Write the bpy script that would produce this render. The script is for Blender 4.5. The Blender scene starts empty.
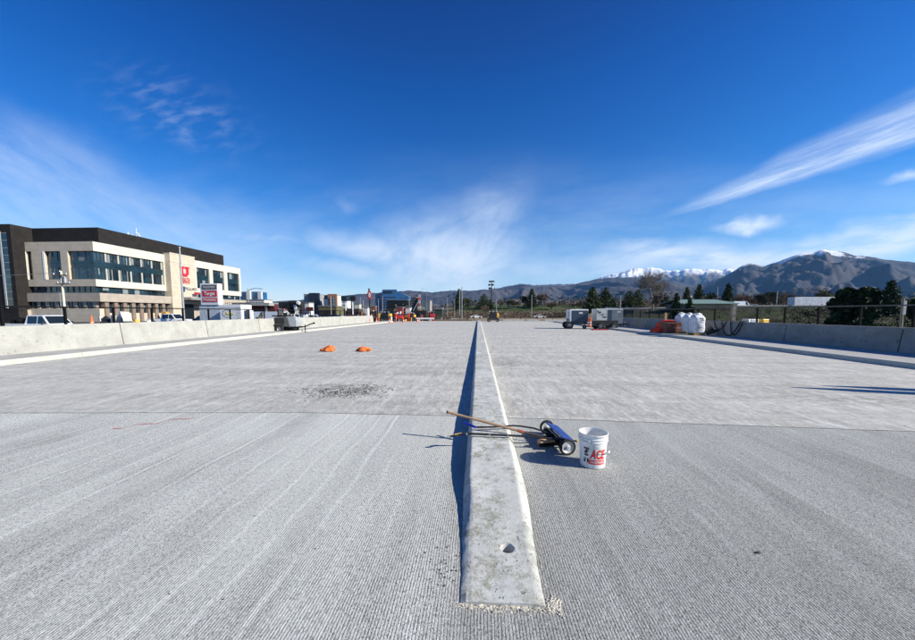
import bpy, bmesh, math, random
from mathutils import Vector, Matrix, noise
random.seed(7)
scene = bpy.context.scene
COL = scene.collection
R = math.radians
PI = math.pi
# ---------------------------------------------------------------- camera model
FPX = 357.0
PSI = math.atan(20.5 / FPX)
TH = math.atan(30.5 / FPX)
EYE = Vector((0, 0, 1.6))
FW = Vector((-math.sin(PSI) * math.cos(TH), math.cos(PSI) * math.cos(TH), -math.sin(TH)))
RT = Vector((math.cos(PSI), math.sin(PSI), 0))
UP = RT.cross(FW)


def ray(px, py):
    return RT * ((px - 457.5) / FPX) + UP * ((343 - py) / FPX) + FW


def WZ(px, py, z=0.0):
    d = ray(px, py)
    return EYE + d * ((z - EYE.z) / d.z)


def WY(px, py, Y):
    d = ray(px, py)
    return EYE + d * (Y / d.y)


def WX(px, py, X):
    d = ray(px, py)
    return EYE + d * (X / d.x)


# ---------------------------------------------------------------- materials
def nt(m):
    m.use_nodes = True
    t = m.node_tree
    t.nodes.clear()
    return t, t.nodes, t.links


class G:
    """small node helper"""

    def __init__(s, tree):
        s.t = tree; s.n = tree.nodes; s.l = tree.links

    def put(s, sock, v):
        if isinstance(v, bpy.types.NodeSocket):
            s.l.new(v, sock)
        elif v is not None:
            if isinstance(v, (tuple, list)) and len(v) == 3 and sock.type == 'RGBA':
                v = (*v, 1)
            sock.default_value = v

    def math(s, op, a, b=None, c=None, clamp=False):
        n = s.n.new('ShaderNodeMath'); n.operation = op; n.use_clamp = clamp
        s.put(n.inputs[0], a); s.put(n.inputs[1], b); s.put(n.inputs[2], c)
        return n.outputs[0]

    def vec(s, x, y, z=0.0):
        n = s.n.new('ShaderNodeCombineXYZ')
        s.put(n.inputs[0], x); s.put(n.inputs[1], y); s.put(n.inputs[2], z)
        return n.outputs[0]

    def noise(s, v, scale, detail=3, rough=.55, dist=0.0, out=0):
        n = s.n.new('ShaderNodeTexNoise')
        s.put(n.inputs['Vector'], v); n.inputs['Scale'].default_value = scale
        n.inputs['Detail'].default_value = detail; n.inputs['Roughness'].default_value = rough
        n.inputs['Distortion'].default_value = dist
        return n.outputs[out]

    def ramp(s, v, a, b, lo=0.0, hi=1.0, smooth=True):
        n = s.n.new('ShaderNodeMapRange')
        n.interpolation_type = 'SMOOTHSTEP' if smooth else 'LINEAR'
        s.put(n.inputs[0], v)
        for i, q in ((1, a), (2, b), (3, lo), (4, hi)):
            n.inputs[i].default_value = q
        return n.outputs[0]

    def mix(s, f, a, b, mode='MIX'):
        n = s.n.new('ShaderNodeMix'); n.data_type = 'RGBA'; n.blend_type = mode
        s.put(n.inputs[0], f); s.put(n.inputs[6], a); s.put(n.inputs[7], b)
        return n.outputs[2]

    def pos(s):
        n = s.n.new('ShaderNodeNewGeometry')
        x = s.n.new('ShaderNodeSeparateXYZ'); s.l.new(n.outputs['Position'], x.inputs[0])
        return n.outputs['Position'], x.outputs[0], x.outputs[1], x.outputs[2]

    def obj(s):
        n = s.n.new('ShaderNodeTexCoord')
        return n.outputs['Object']

    def bsdf(s, col, rough=.7, metal=0.0, bump=None, dist=.01, strength=1.0, spec=.5, trans=0.0, coat=0.0):
        b = s.n.new('ShaderNodeBsdfPrincipled')
        s.put(b.inputs['Base Color'], col); s.put(b.inputs['Roughness'], rough)
        s.put(b.inputs['Metallic'], metal); b.inputs['Specular IOR Level'].default_value = spec
        b.inputs['Transmission Weight'].default_value = trans
        b.inputs['Coat Weight'].default_value = coat
        if bump is not None:
            bn = s.n.new('ShaderNodeBump'); bn.inputs['Distance'].default_value = dist
            bn.inputs['Strength'].default_value = strength
            s.l.new(bump, bn.inputs['Height']); s.l.new(bn.outputs[0], b.inputs['Normal'])
        o = s.n.new('ShaderNodeOutputMaterial'); s.l.new(b.outputs[0], o.inputs[0])
        return b


_mc = {}


def M(name, col, rough=.55, metal=0.0, var=.18, scale=3.0, dirt=0.0, bump=0.0, bscale=30, spec=.5, coat=0.0):
    """painted / plain surface with mottling and optional dirt"""
    if name in _mc:
        return _mc[name]
    m = bpy.data.materials.new(name); t, _, _ = nt(m); g = G(t)
    p = g.obj()
    n1 = g.noise(p, scale, 4, .6)
    f = g.ramp(n1, .3, .7)
    dark = tuple(c * (1 - var) for c in col); light = tuple(min(1, c * (1 + var * .6)) for c in col)
    c = g.mix(f, dark, light)
    if dirt:
        d = g.ramp(g.noise(p, scale * 2.7, 6, .7), .52, .75, 0, dirt)
        c = g.mix(d, c, (.09, .075, .06))
    r = g.ramp(g.noise(p, scale * 4, 3), .3, .7, max(.02, rough - .1), min(1, rough + .1))
    b = g.noise(p, bscale, 4, .6) if bump else None
    g.bsdf(c, r, metal, b, bump if bump else .01, spec=spec, coat=coat)
    _mc[name] = m
    return m


# ---------------------------------------------------------------- mesh builder
class MB:
    def __init__(s):
        s.v = []; s.f = []; s.m = []

    def add(s, vs, fs, m=0):
        o = len(s.v)
        s.v += [Vector(q) for q in vs]
        for f in fs:
            s.f.append([o + i for i in f]); s.m.append(m)
        return s

    def quad(s, a, b, c, d, m=0):
        return s.add([a, b, c, d], [(0, 1, 2, 3)], m)

    def box(s, c, size, rz=0.0, m=0, rx=0.0, ry=0.0, taper=1.0, bev=0.0):
        hx, hy, hz = size[0] / 2, size[1] / 2, size[2] / 2
        rot = Matrix.Rotation(rz, 3, 'Z') @ Matrix.Rotation(ry, 3, 'Y') @ Matrix.Rotation(rx, 3, 'X')
        c = Vector(c)
        if bev > 0:
            bm = bmesh.new(); bmesh.ops.create_cube(bm, size=2)
            for q in bm.verts:
                k = taper if q.co.z > 0 else 1
                q.co = Vector((q.co.x * hx * k, q.co.y * hy * k, q.co.z * hz))
            bmesh.ops.bevel(bm, geom=bm.edges[:], offset=bev, segments=2, affect='EDGES', profile=.5)
            bm.verts.index_update()
            s.add([c + rot @ q.co for q in bm.verts], [[q.index for q in f.verts] for f in bm.faces], m)
            bm.free(); return s
        vs = []
        for z in (-1, 1):
            k = taper if z > 0 else 1
            for x, y in ((-1, -1), (1, -1), (1, 1), (-1, 1)):
                vs.append(c + rot @ Vector((x * hx * k, y * hy * k, z * hz)))
        return s.add(vs, [(3, 2, 1, 0), (4, 5, 6, 7), (0, 1, 5, 4), (1, 2, 6, 5), (2, 3, 7, 6), (3, 0, 4, 7)], m)

    def bb(s, x0, x1, y0, y1, z0, z1, m=0, bev=0.0):
        return s.box(((x0 + x1) / 2, (y0 + y1) / 2, (z0 + z1) / 2), (abs(x1 - x0), abs(y1 - y0), abs(z1 - z0)), m=m, bev=bev)

    def tube(s, pts, r, n=8, m=0, cap=True):
        pts = [Vector(p) for p in pts]
        rs = r if isinstance(r, (list, tuple)) else [r] * len(pts)
        o = len(s.v); prev = None
        for i, p in enumerate(pts):
            d = (pts[min(i + 1, len(pts) - 1)] - pts[max(i - 1, 0)])
            d = d.normalized() if d.length > 1e-9 else Vector((0, 0, 1))
            if prev is None:
                a = Vector((0, 0, 1)) if abs(d.z) < .9 else Vector((1, 0, 0))
                u = d.cross(a).normalized()
            else:
                u = (prev - d * prev.dot(d)).normalized()
            prev = u; w = d.cross(u)
            for k in range(n):
                an = 2 * PI * k / n
                s.v.append(p + (u * math.cos(an) + w * math.sin(an)) * rs[i])
        for i in range(len(pts) - 1):
            for k in range(n):
                a = o + i * n + k; b = o + i * n + (k + 1) % n
                s.f.append([a, b, b + n, a + n]); s.m.append(m)
        if cap:
            s.f.append([o + k for k in range(n)][::-1]); s.m.append(m)
            e = o + (len(pts) - 1) * n
            s.f.append([e + k for k in range(n)]); s.m.append(m)
        return s

    def lathe(s, prof, c=(0, 0, 0), n=24, m=0, axis='Z', rot=None):
        c = Vector(c); o = len(s.v)
        for r, z in prof:
            for k in range(n):
                a = 2 * PI * k / n
                q = Vector((r * math.cos(a), r * math.sin(a), z))
                if axis == 'X': q = Vector((q.z, q.x, q.y))
                if axis == 'Y': q = Vector((q.y, q.z, q.x))
                if rot is not None: q = rot @ q
                s.v.append(c + q)
        for i in range(len(prof) - 1):
            for k in range(n):
                a = o + i * n + k; b = o + i * n + (k + 1) % n
                s.f.append([a, b, b + n, a + n]); s.m.append(m)
        return s

    def prism(s, poly, a0, a1, plane='XZ', m=0, k=1.0):
        """polygon (2D) extruded along the remaining axis; k shrinks nothing"""
        def P(u, w, t):
            if plane == 'XZ': return Vector((u, t, w))
            if plane == 'YZ': return Vector((t, u, w))
            return Vector((u, w, t))
        n = len(poly)
        vs = [P(u, w, a0) for u, w in poly] + [P(u, w, a1) for u, w in poly]
        fs = [list(range(n))[::-1], [n + i for i in range(n)]]
        for i in range(n):
            j = (i + 1) % n
            fs.append([i, j, n + j, n + i])
        return s.add(vs, fs, m)

    def blob(s, c, r, seed=0, sub=2, amp=.2, fr=2.0, m=0, flat=None):
        bm = bmesh.new(); bmesh.ops.create_icosphere(bm, subdivisions=sub, radius=1)
        c = Vector(c); bm.verts.index_update()
        vs = []
        for q in bm.verts:
            d = 1 + amp * noise.noise(q.co * fr + Vector((seed * 7.3, seed, 0)))
            p = Vector((q.co.x * r[0], q.co.y * r[1], q.co.z * r[2])) * d
            if flat is not None and p.z < flat: p.z = flat
            vs.append(c + p)
        s.add(vs, [[q.index for q in f.verts] for f in bm.faces], m); bm.free()
        return s

    def xf(s, mat):
        s.v = [mat @ q for q in s.v]
        return s

    def build(s, name, mats, parent=None, world=False, smooth=False, origin=None):
        if not isinstance(mats, (list, tuple)): mats = [mats]
        off = Vector((0, 0, 0))
        if parent is None:
            if origin is None:
                xs = [q.x for q in s.v]; ys = [q.y for q in s.v]; zs = [q.z for q in s.v]
                origin = Vector(((min(xs) + max(xs)) / 2, (min(ys) + max(ys)) / 2, min(zs)))
            off = Vector(origin)
        elif world:
            r = parent
            while r is not None:
                off += r.location; r = r.parent
        me = bpy.data.meshes.new(name)
        me.from_pydata([q - off for q in s.v], [], s.f)
        for mm in mats: me.materials.append(mm)
        me.polygons.foreach_set('material_index', s.m)
        bm = bmesh.new(); bm.from_mesh(me)
        if smooth is not None and not getattr(s, 'keep', False):
            bmesh.ops.recalc_face_normals(bm, faces=bm.faces)
        bm.to_mesh(me); bm.free()
        if smooth:
            me.polygons.foreach_set('use_smooth', [True] * len(me.polygons))
            if smooth != 'all':
                me.set_sharp_from_angle(angle=R(35))
        me.update()
        o = bpy.data.objects.new(name, me); COL.objects.link(o)
        if parent is not None: o.parent = parent
        else: o.location = off
        return o


def tag(o, label=None, cat=None, group=None, kind=None):
    if label: o['label'] = label
    if cat: o['category'] = cat
    if group: o['group'] = group
    if kind: o['kind'] = kind
    return o


def root(name, loc, label, cat, rz=0.0, group=None):
    o = bpy.data.objects.new(name, None); COL.objects.link(o)
    o.empty_display_size = .3
    o.location = loc; o.rotation_euler = (0, 0, rz)
    return tag(o, label, cat, group)


def dup(o, loc=None, rz=None, label=None, parent=None, scale=None):
    c = o.copy(); COL.objects.link(c); c.parent = parent
    if loc is not None: c.location = loc
    if rz is not None: c.rotation_euler = (0, 0, rz)
    if scale is not None: c.scale = (scale,) * 3 if not isinstance(scale, tuple) else scale
    if label: c['label'] = label
    for ch in [q for q in list(bpy.data.objects) if q.parent is o]:
        dup(ch, parent=c)
    return c


def text_mb(txt, size, shear=0.0, bold=0.0, width=None, slices=None):
    """flat lettering centred on the origin in the XY plane -> (verts, faces)"""
    cu = bpy.data.curves.new('lettering', 'FONT'); cu.body = txt; cu.size = size; cu.shear = shear
    cu.align_x = 'CENTER'; cu.align_y = 'CENTER'; cu.offset = bold; cu.resolution_u = 3
    ob = bpy.data.objects.new('lettering', cu); COL.objects.link(ob)
    bpy.context.view_layer.update()
    me = bpy.data.meshes.new_from_object(ob)
    bpy.data.objects.remove(ob); bpy.data.curves.remove(cu)
    bm = bmesh.new(); bm.from_mesh(me); bpy.data.meshes.remove(me)
    bmesh.ops.triangulate(bm, faces=bm.faces[:])
    xs = [v.co.x for v in bm.verts]
    if width and xs:
        k = width / (max(xs) - min(xs)); cx = (max(xs) + min(xs)) / 2
        for v in bm.verts: v.co.x = (v.co.x - cx) * k
    if slices:
        xs = [v.co.x for v in bm.verts]; x = min(xs) + slices
        while x < max(xs):
            bmesh.ops.bisect_plane(bm, geom=bm.verts[:] + bm.edges[:] + bm.faces[:], plane_co=(x, 0, 0), plane_no=(1, 0, 0))
            x += slices
    bm.verts.index_update()
    out = ([v.co.copy() for v in bm.verts], [[v.index for v in f.verts] for f in bm.faces])
    bm.free()
    return out


def glyph_row(n, w, h, seed=1):
    """unreadable small lettering: stroke-like marks, centred"""
    rnd = random.Random(seed); vs = []; fs = []
    step = w / n
    for i in range(n):
        x = -w / 2 + i * step; gw = step * .72
        parts = [(0, .22 * gw, 0, h)]
        k = rnd.randrange(4)
        if k == 0: parts += [(.22 * gw, gw, h * .8, h), (.22 * gw, gw, 0, h * .2)]
        if k == 1: parts += [(.78 * gw, gw, 0, h), (.22 * gw, .78 * gw, h * .4, h * .6)]
        if k == 2: parts += [(.22 * gw, gw, h * .8, h), (.78 * gw, gw, h * .4, h * .8)]
        if k == 3: parts += [(.22 * gw, gw, 0, h * .2)]
        for a, b, c, d in parts:
            o = len(vs)
            vs += [Vector((x + a, c - h / 2, 0)), Vector((x + b, c - h / 2, 0)), Vector((x + b, d - h / 2, 0)), Vector((x + a, d - h / 2, 0))]
            fs.append([o, o + 1, o + 2, o + 3])
    return vs, fs


def place2d(mb, geo, c, ax, ay, m=0):
    c = Vector(c); ax = Vector(ax); ay = Vector(ay)
    mb.add([c + ax * v.x + ay * v.y for v in geo[0]], geo[1], m)


def smooth(a, b, x):
    t = max(0, min(1, (x - a) / (b - a))) if b != a else 0
    return t * t * (3 - 2 * t)


# sun: towards the sun
SUN_EL = R(30)
SH = Vector((.972, -.235))
SUN = Vector((SH.x * math.cos(SUN_EL), SH.y * math.cos(SUN_EL), math.sin(SUN_EL))).normalized()
# ================================================================ camera, sun, sky
cam = bpy.data.cameras.new('camera'); camo = bpy.data.objects.new('camera', cam); COL.objects.link(camo)
cam.sensor_width = 36; cam.lens = 36 * FPX / 915
cam.shift_y = 23 / 915
cam.clip_start = .05; cam.clip_end = 60000
camo.location = EYE
rotm = Matrix((RT, UP, -FW)).transposed()
camo.rotation_euler = rotm.to_euler()
scene.camera = camo

sl = bpy.data.lights.new('sun', 'SUN'); slo = bpy.data.objects.new('sun', sl); COL.objects.link(slo)
sl.energy = 5.0; sl.angle = R(.53); sl.color = (1, .94, .82)
slo.rotation_euler = SUN.to_track_quat('Z', 'Y').to_euler(); slo.location = (40, -20, 60)

w = bpy.data.worlds.new('World'); scene.world = w; w.use_nodes = True
t = w.node_tree; t.nodes.clear(); g = G(t)
sky = t.nodes.new('ShaderNodeTexSky'); sky.sky_type = 'NISHITA'; sky.sun_disc = False
sky.sun_elevation = SUN_EL; sky.sun_rotation = math.atan2(SH.x, SH.y)
sky.altitude = 1300; sky.air_density = 1.0; sky.dust_density = .6; sky.ozone_density = 3.0
tc = t.nodes.new('ShaderNodeTexCoord'); sx = t.nodes.new('ShaderNodeSeparateXYZ')
t.links.new(tc.outputs['Generated'], sx.inputs[0])
X, Y, Z = sx.outputs
yy = g.math('MAXIMUM', Y, .02)
gx = g.math('DIVIDE', X, yy); gz = g.math('DIVIDE', Z, yy)     # tangent-plane bearing and height of a direction
front = g.ramp(Y, .05, .3)
gv = g.vec(gx, gz, 0)


def cl_gauss(x0, z0, sx_, sz_, rot=0.0, src=(gx, gz)):
    """soft elliptical mask around a bearing"""
    dx = g.math('SUBTRACT', src[0], x0); dz = g.math('SUBTRACT', src[1], z0)
    c, s = math.cos(rot), math.sin(rot)
    a = g.math('ADD', g.math('MULTIPLY', dx, c), g.math('MULTIPLY', dz, s))
    b = g.math('SUBTRACT', g.math('MULTIPLY', dz, c), g.math('MULTIPLY', dx, s))
    a = g.math('DIVIDE', a, sx_); b = g.math('DIVIDE', b, sz_)
    q = g.math('ADD', g.math('MULTIPLY', a, a), g.math('MULTIPLY', b, b))
    return g.math('POWER', 2.718, g.math('MULTIPLY', q, -1))


def rotv(rot, kx, ky, wob=0.0):
    c, s = math.cos(rot), math.sin(rot)
    a = g.math('ADD', g.math('MULTIPLY', gx, c * kx), g.math('MULTIPLY', gz, s * kx))
    b = g.math('SUBTRACT', g.math('MULTIPLY', gz, c * ky), g.math('MULTIPLY', gx, s * ky))
    return g.vec(a, b, 0)


def px2g(px, py):
    d = ray(px, py); return d.x / d.y, d.z / d.y


def cov(*a):
    r = a[0]
    for q in a[1:]:
        r = g.math('MAXIMUM', r, q)
    return r


# domain warp
wn = t.nodes.new('ShaderNodeTexNoise'); t.links.new(gv, wn.inputs['Vector']); wn.inputs['Scale'].default_value = 3.5
wn.inputs['Detail'].default_value = 5
wsp = t.nodes.new('ShaderNodeSeparateColor'); t.links.new(wn.outputs['Color'], wsp.inputs[0])
wx = g.math('MULTIPLY_ADD', g.math('SUBTRACT', wsp.outputs[0], .5), .22, gx)
wz = g.math('MULTIPLY_ADD', g.math('SUBTRACT', wsp.outputs[1], .5), .16, gz)
# 1 streak on the right, a wedge that widens away from its tip
(ax_, az_), (bx_, bz_) = px2g(655, 221), px2g(915, 128)
ang = math.atan2(bz_ - az_, bx_ - ax_); L = math.hypot(bx_ - ax_, bz_ - az_)
c_, s_ = math.cos(ang), math.sin(ang)
dx = g.math('SUBTRACT', gx, ax_); dz = g.math('SUBTRACT', gz, az_)
al = g.math('ADD', g.math('MULTIPLY', dx, c_), g.math('MULTIPLY', dz, s_))
ac = g.math('SUBTRACT', g.math('MULTIPLY', dz, c_), g.math('MULTIPLY', dx, s_))
ac = g.math('MULTIPLY_ADD', g.math('SUBTRACT', wsp.outputs[0], .5), .035, ac)
wid = g.math('MULTIPLY_ADD', g.math('MAXIMUM', al, 0.0), .078, .007)
q = g.math('DIVIDE', ac, wid)
up_side = g.ramp(q, 0.0, 1.9, 1, 0); dn_side = g.ramp(q, -.95, -.2, 0, 1)
body = g.math('MULTIPLY', up_side, dn_side)
fib = g.noise(rotv(ang, 2.6, 38), 1.0, 8, .7, .15)
streak = g.math('MULTIPLY', g.math('MULTIPLY', body, g.ramp(al, -.02, .30)), g.ramp(fib, .3, .68, .3, 1.0))
streak = g.math('MULTIPLY', streak, .72)
# 2 wide thin veil low on the left
(vx, vz), (v2x, v2z) = px2g(0, 100), px2g(250, 210)
a2 = math.atan2(v2z - vz, v2x - vx)
edge = g.math('SUBTRACT', g.math('MULTIPLY', g.math('SUBTRACT', wz, vz), math.cos(a2)), g.math('MULTIPLY', g.math('SUBTRACT', wx, vx), math.sin(a2)))
veil_n = g.noise(rotv(a2 - .1, 1.4, 7.5), 2.0, 9, .66, .2)
veil = g.math('MULTIPLY', g.ramp(edge, .05, -.16), g.ramp(edge, -.75, -.1, .15, 1))
veil = g.math('MULTIPLY', veil, g.ramp(gx, -.25, -.95))
veil = g.math('MULTIPLY', g.math('MULTIPLY', veil, g.ramp(veil_n, .22, .72, .35, 1)), .36)
# 3 torn bright patch over the middle of the horizon
cx3, cz3 = px2g(452, 262)
patch = cov(cl_gauss(cx3, cz3, .21, .105, R(8), (wx, wz)),
            g.math('MULTIPLY', cl_gauss(*px2g(478, 236), .15, .085, R(40), (wx, wz)), .62),
            g.math('MULTIPLY', cl_gauss(*px2g(385, 250), .20, .035, R(-12), (wx, wz)), .75),
            g.math('MULTIPLY', cl_gauss(*px2g(360, 268), .16, .03, R(-6), (wx, wz)), .7),
            g.math('MULTIPLY', cl_gauss(*px2g(255, 236), .20, .02, R(-6), (wx, wz)), .42),
            g.math('MULTIPLY', cl_gauss(*px2g(345, 206), .05, .016, R(-25), (wx, wz)), .22),
            g.math('MULTIPLY', cl_gauss(*px2g(530, 268), .2, .05, R(6), (wx, wz)), .6))
pn = g.noise(rotv(.35, 2.0, 3.6), 2.6, 10, .66, .5)
patch = g.math('MULTIPLY', g.math('MULTIPLY', patch, g.ramp(pn, .28, .66, .45, 1)), .98)
# 4 low bank on the right and a little puff
bank = cov(cl_gauss(*px2g(725, 256), .40, .040, R(2), (wx, wz)), g.math('MULTIPLY', cl_gauss(*px2g(890, 240), .2, .04, R(8), (wx, wz)), .9),
           g.math('MULTIPLY', cl_gauss(*px2g(870, 246), .22, .022, R(6), (wx, wz)), .95),
           cl_gauss(*px2g(748, 223), .075, .014, R(5), (gx, wz)),
           g.math('MULTIPLY', cl_gauss(*px2g(908, 181), .06, .012, R(8), (gx, wz)), .6),
           g.math('MULTIPLY', cl_gauss(*px2g(620, 268), .2, .02, R(2), (wx, wz)), .6))
bn_ = g.noise(rotv(.12, 2.0, 9), 2.4, 9, .66, .25)
bank = g.math('MULTIPLY', g.math('MULTIPLY', bank, g.ramp(bn_, .28, .6, .35, 1)), 1.0)
# 5 ripples upper left
ripm = cl_gauss(*px2g(175, 112), .17, .075, R(-22))
rv = g.noise(rotv(.15, 14, 34), 1.0, 3, .5, .25)
rip = g.math('MULTIPLY', g.math('MULTIPLY', ripm, g.ramp(rv, .40, .80)), .20)
# general very thin cirrus haze low down
lowveil = g.math('MULTIPLY', g.ramp(gz, .48, .0, 0, .50), g.ramp(g.noise(rotv(.1, .8, 3), 1.3, 6, .6), .35, .7))
total = g.math('ADD', g.math('ADD', streak, veil), g.math('ADD', rip, lowveil))
total = g.math('MAXIMUM', total, g.math('MAXIMUM', patch, bank))
total = g.math('MULTIPLY', g.math('MINIMUM', total, 1.0), front)
# sky colour: deepen the blue aloft
hs = t.nodes.new('ShaderNodeHueSaturation'); hs.inputs['Saturation'].default_value = 1.25; hs.inputs['Hue'].default_value = .493
t.links.new(sky.outputs[0], hs.inputs['Color'])
deep = g.ramp(Z, .05, .75)
cr = t.nodes.new('ShaderNodeValToRGB'); t.links.new(g.math('MAXIMUM', Z, 0.0), cr.inputs[0])
el_ = cr.color_ramp.elements
stops = [(0.0, (1.5, 1.5, 1.55)), (.10, (1.22, 1.36, 1.52)), (.27, (.40, 1.00, 1.52)), (.5, (.040, .66, 1.36)), (.64, (.025, .42, 1.05)), (1.0, (.02, .34, .9))]
while len(el_) < len(stops): el_.new(.5)
for e_, (p_, c9) in zip(el_, stops):
    e_.position = p_; e_.color = (c9[0] / 2, c9[1] / 2, c9[2] / 2, 1)
skyc = g.mix(1.0, hs.outputs[0], cr.outputs[0], 'MULTIPLY')
skyc = g.mix(1.0, skyc, (2.0, 2.0, 2.0), 'MULTIPLY')
cloudc = g.mix(total, skyc, (9.4, 10.3, 11.4))
bg = t.nodes.new('ShaderNodeBackground'); t.links.new(cloudc, bg.inputs[0]); bg.inputs[1].default_value = .068
wo = t.nodes.new('ShaderNodeOutputWorld'); t.links.new(bg.outputs[0], wo.inputs[0])

vs_ = scene.view_settings
scene.display_settings.display_device = 'sRGB'
vs_.view_transform = 'Standard'; vs_.look = 'None'; vs_.gamma = 1; vs_.exposure = .62; vs_.use_curve_mapping = False
scene.cycles.use_denoising = True; scene.cycles.denoising_prefilter = 'NONE'; scene.cycles.denoiser = 'OPENIMAGEDENOISE'; scene.cycles.denoising_input_passes = 'RGB_ALBEDO_NORMAL'
scene.cycles.max_bounces = 6; scene.cycles.diffuse_bounces = 3; scene.cycles.glossy_bounces = 3
scene.cycles.transmission_bounces = 4; scene.cycles.volume_bounces = 0; scene.cycles.transparent_max_bounces = 8
scene.cycles.caustics_reflective = False; scene.cycles.caustics_refractive = False

# ================================================================ deck
JL = [WZ(-260, 414), WZ(0, 413), WZ(300, 412.5), WZ(455, 416)]
JR = [WZ(520, 418), WZ(700, 424), WZ(915, 431.5), WZ(1100, 438)]
XL, XR = -14.4, 12.45
DY0, DY1 = -9.0, 67.0
NOSE = 1.835


def deck_material(near):
    m = bpy.data.materials.new('grooved_concrete' if near else 'broomed_concrete'); t_, _, _ = nt(m); g = G(t_)
    p, x, y, z = g.pos()
    big = g.ramp(g.noise(p, .55, 4, .6), .3, .7)
    fine = g.noise(p, 90, 3, .65)
    med = g.noise(p, 14, 4, .7)
    if near:
        wob = g.math('MULTIPLY', g.math('SUBTRACT', g.noise(g.vec(x, g.math('MULTIPLY', y, .5)), 2.2, 3), .5), .035)
        ph = g.math('MULTIPLY', g.math('ADD', x, wob), 2 * PI / .0172)
        s = g.math('SINE', ph)
        wv = g.noise(g.vec(g.math('MULTIPLY', x, 34), g.math('MULTIPLY', y, 9)), 1.0, 5, .8)
        s = g.math('MULTIPLY_ADD', g.math('SUBTRACT', wv, .5), 3.2, s)
        gr = g.ramp(s, .18, .95)
        brk = g.noise(p, 30, 5, .8)
        brk2 = g.noise(g.vec(g.math('MULTIPLY', x, 1.6), g.math('MULTIPLY', y, .5)), 1.0, 4, .6)
        gm = g.math('MULTIPLY', gr, g.math('MULTIPLY', g.ramp(brk, .36, .56, .15, 1), g.math('MULTIPLY', g.ramp(brk2, .3, .62, .55, 1), g.math('SUBTRACT', 1.0, g.math('MULTIPLY', g.math('MAXIMUM', g.ramp(y, 2.2, 5.0), 0.0), .45)))))
        st = g.noise(g.vec(g.math('MULTIPLY', x, 2.6), g.math('MULTIPLY', y, .12)), 1.0, 5, .65)
        base = g.mix(g.ramp(st, .3, .7), (.30, .30, .272), (.62, .62, .57))
        base = g.mix(g.math('MULTIPLY', big, .35), base, (.38, .385, .37))
        # pale laitance lines left by the rake, running with the deck
        ln = g.noise(g.vec(g.math('MULTIPLY', x, 1.15), g.math('MULTIPLY', y, .035)), 1.0, 3, .5)
        tri = g.math('ABSOLUTE', g.math('SUBTRACT', g.math('FRACT', g.math('MULTIPLY', ln, 11)), .5))
        line = g.math('MULTIPLY', g.ramp(tri, .10, .015), g.ramp(g.noise(p, 1.7, 4), .42, .6))
        base = g.mix(g.math('MULTIPLY', line, .6), base, (.66, .68, .65))
        fresh = g.ramp(g.math('MULTIPLY_ADD', x, -.25, y), 1.9, 4.2, 0, 1)
        base = g.mix(g.math('MULTIPLY', fresh, .55), base, (.58, .59, .555))
        xw = g.math('MULTIPLY_ADD', g.math('SUBTRACT', g.noise(g.vec(g.math('MULTIPLY', x, .2), g.math('MULTIPLY', y, .35)), 1.0, 3, .5), .5), .55, x)
        xw = g.math('DIVIDE', xw, .27)
        cell = g.math('FLOOR', xw)
        wl_ = t_.nodes.new('ShaderNodeTexWhiteNoise'); wl_.noise_dimensions = '1D'; t_.links.new(cell, wl_.inputs['W'])
        tr2 = g.math('ABSOLUTE', g.math('SUBTRACT', g.math('FRACT', xw), .5))
        tr2 = g.math('MULTIPLY_ADD', g.math('SUBTRACT', g.noise(p, 9, 4, .8), .5), .05, tr2)
        rl = g.math('MULTIPLY', g.ramp(tr2, .10, .015), g.ramp(wl_.outputs['Value'], .1, .7, .3, 1))
        rl = g.math('MULTIPLY', rl, g.ramp(g.noise(g.vec(x, g.math('MULTIPLY', y, .5), cell), .7, 4, .6), .33, .56))
        rl = g.math('MULTIPLY', rl, g.ramp(x, .6, -1.0, .3, 1))
        dk = g.math('MULTIPLY', g.ramp(g.math('ABSOLUTE', g.math('SUBTRACT', tr2, .16)), .11, .0), g.ramp(wl_.outputs['Value'], .25, .9, 0, .9))
        dk = g.math('MULTIPLY', dk, g.ramp(x, .5, -1.2, .15, 1))
        dk = g.math('MULTIPLY', dk, g.ramp(g.noise(g.vec(x, g.math('MULTIPLY', y, .6)), .8, 5, .7), .44, .64))
        base = g.mix(dk, base, (.12, .12, .112))
        c_line = rl
        pit = g.ramp(g.noise(g.vec(x, g.math('MULTIPLY', y, .45)), 75, 5, .85), .53, .62)
        c = g.mix(gm, base, (.030, .032, .032))
        c = g.mix(g.math('MULTIPLY', pit, .9), c, (.045, .047, .045))
        c = g.mix(g.ramp(fine, .46, .62, 0, .75), c, (.72, .73, .70))
        c = g.mix(g.math('MULTIPLY', c_line, .85), c, (.78, .79, .74))
        c = g.mix(g.ramp(x, -.4, 1.4, 0, .34), c, (.16, .165, .17))
        broad_ = g.noise(g.vec(g.math('MULTIPLY', x, 1.1), g.math('MULTIPLY', y, .10)), 1.0, 3, .5)
        c = g.mix(g.ramp(broad_, .50, .36, 0, .30), c, (.13, .13, .122))
        patch_ = g.noise(g.vec(g.math('MULTIPLY', x, .5), g.math('MULTIPLY', y, .16)), 1.0, 5, .65)
        c = g.mix(g.ramp(patch_, .44, .34, 0, .30), c, (.15, .15, .14))
        c = g.mix(g.math('MULTIPLY', g.ramp(patch_, .48, .64, .15, .6), g.ramp(x, 1.5, -1.0, .45, 1)), c, (.70, .715, .665))
        h = g.math('ADD', g.math('MULTIPLY', gm, -1), g.math('MULTIPLY', fine, .8))
        h = g.math('SUBTRACT', h, g.math('MULTIPLY', pit, .5))
        d = g.ramp(g.noise(g.vec(g.math('MULTIPLY', x, .9), g.math('MULTIPLY', y, .35)), 1.0, 5, .7), .52, .75, 0, .3)
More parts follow.
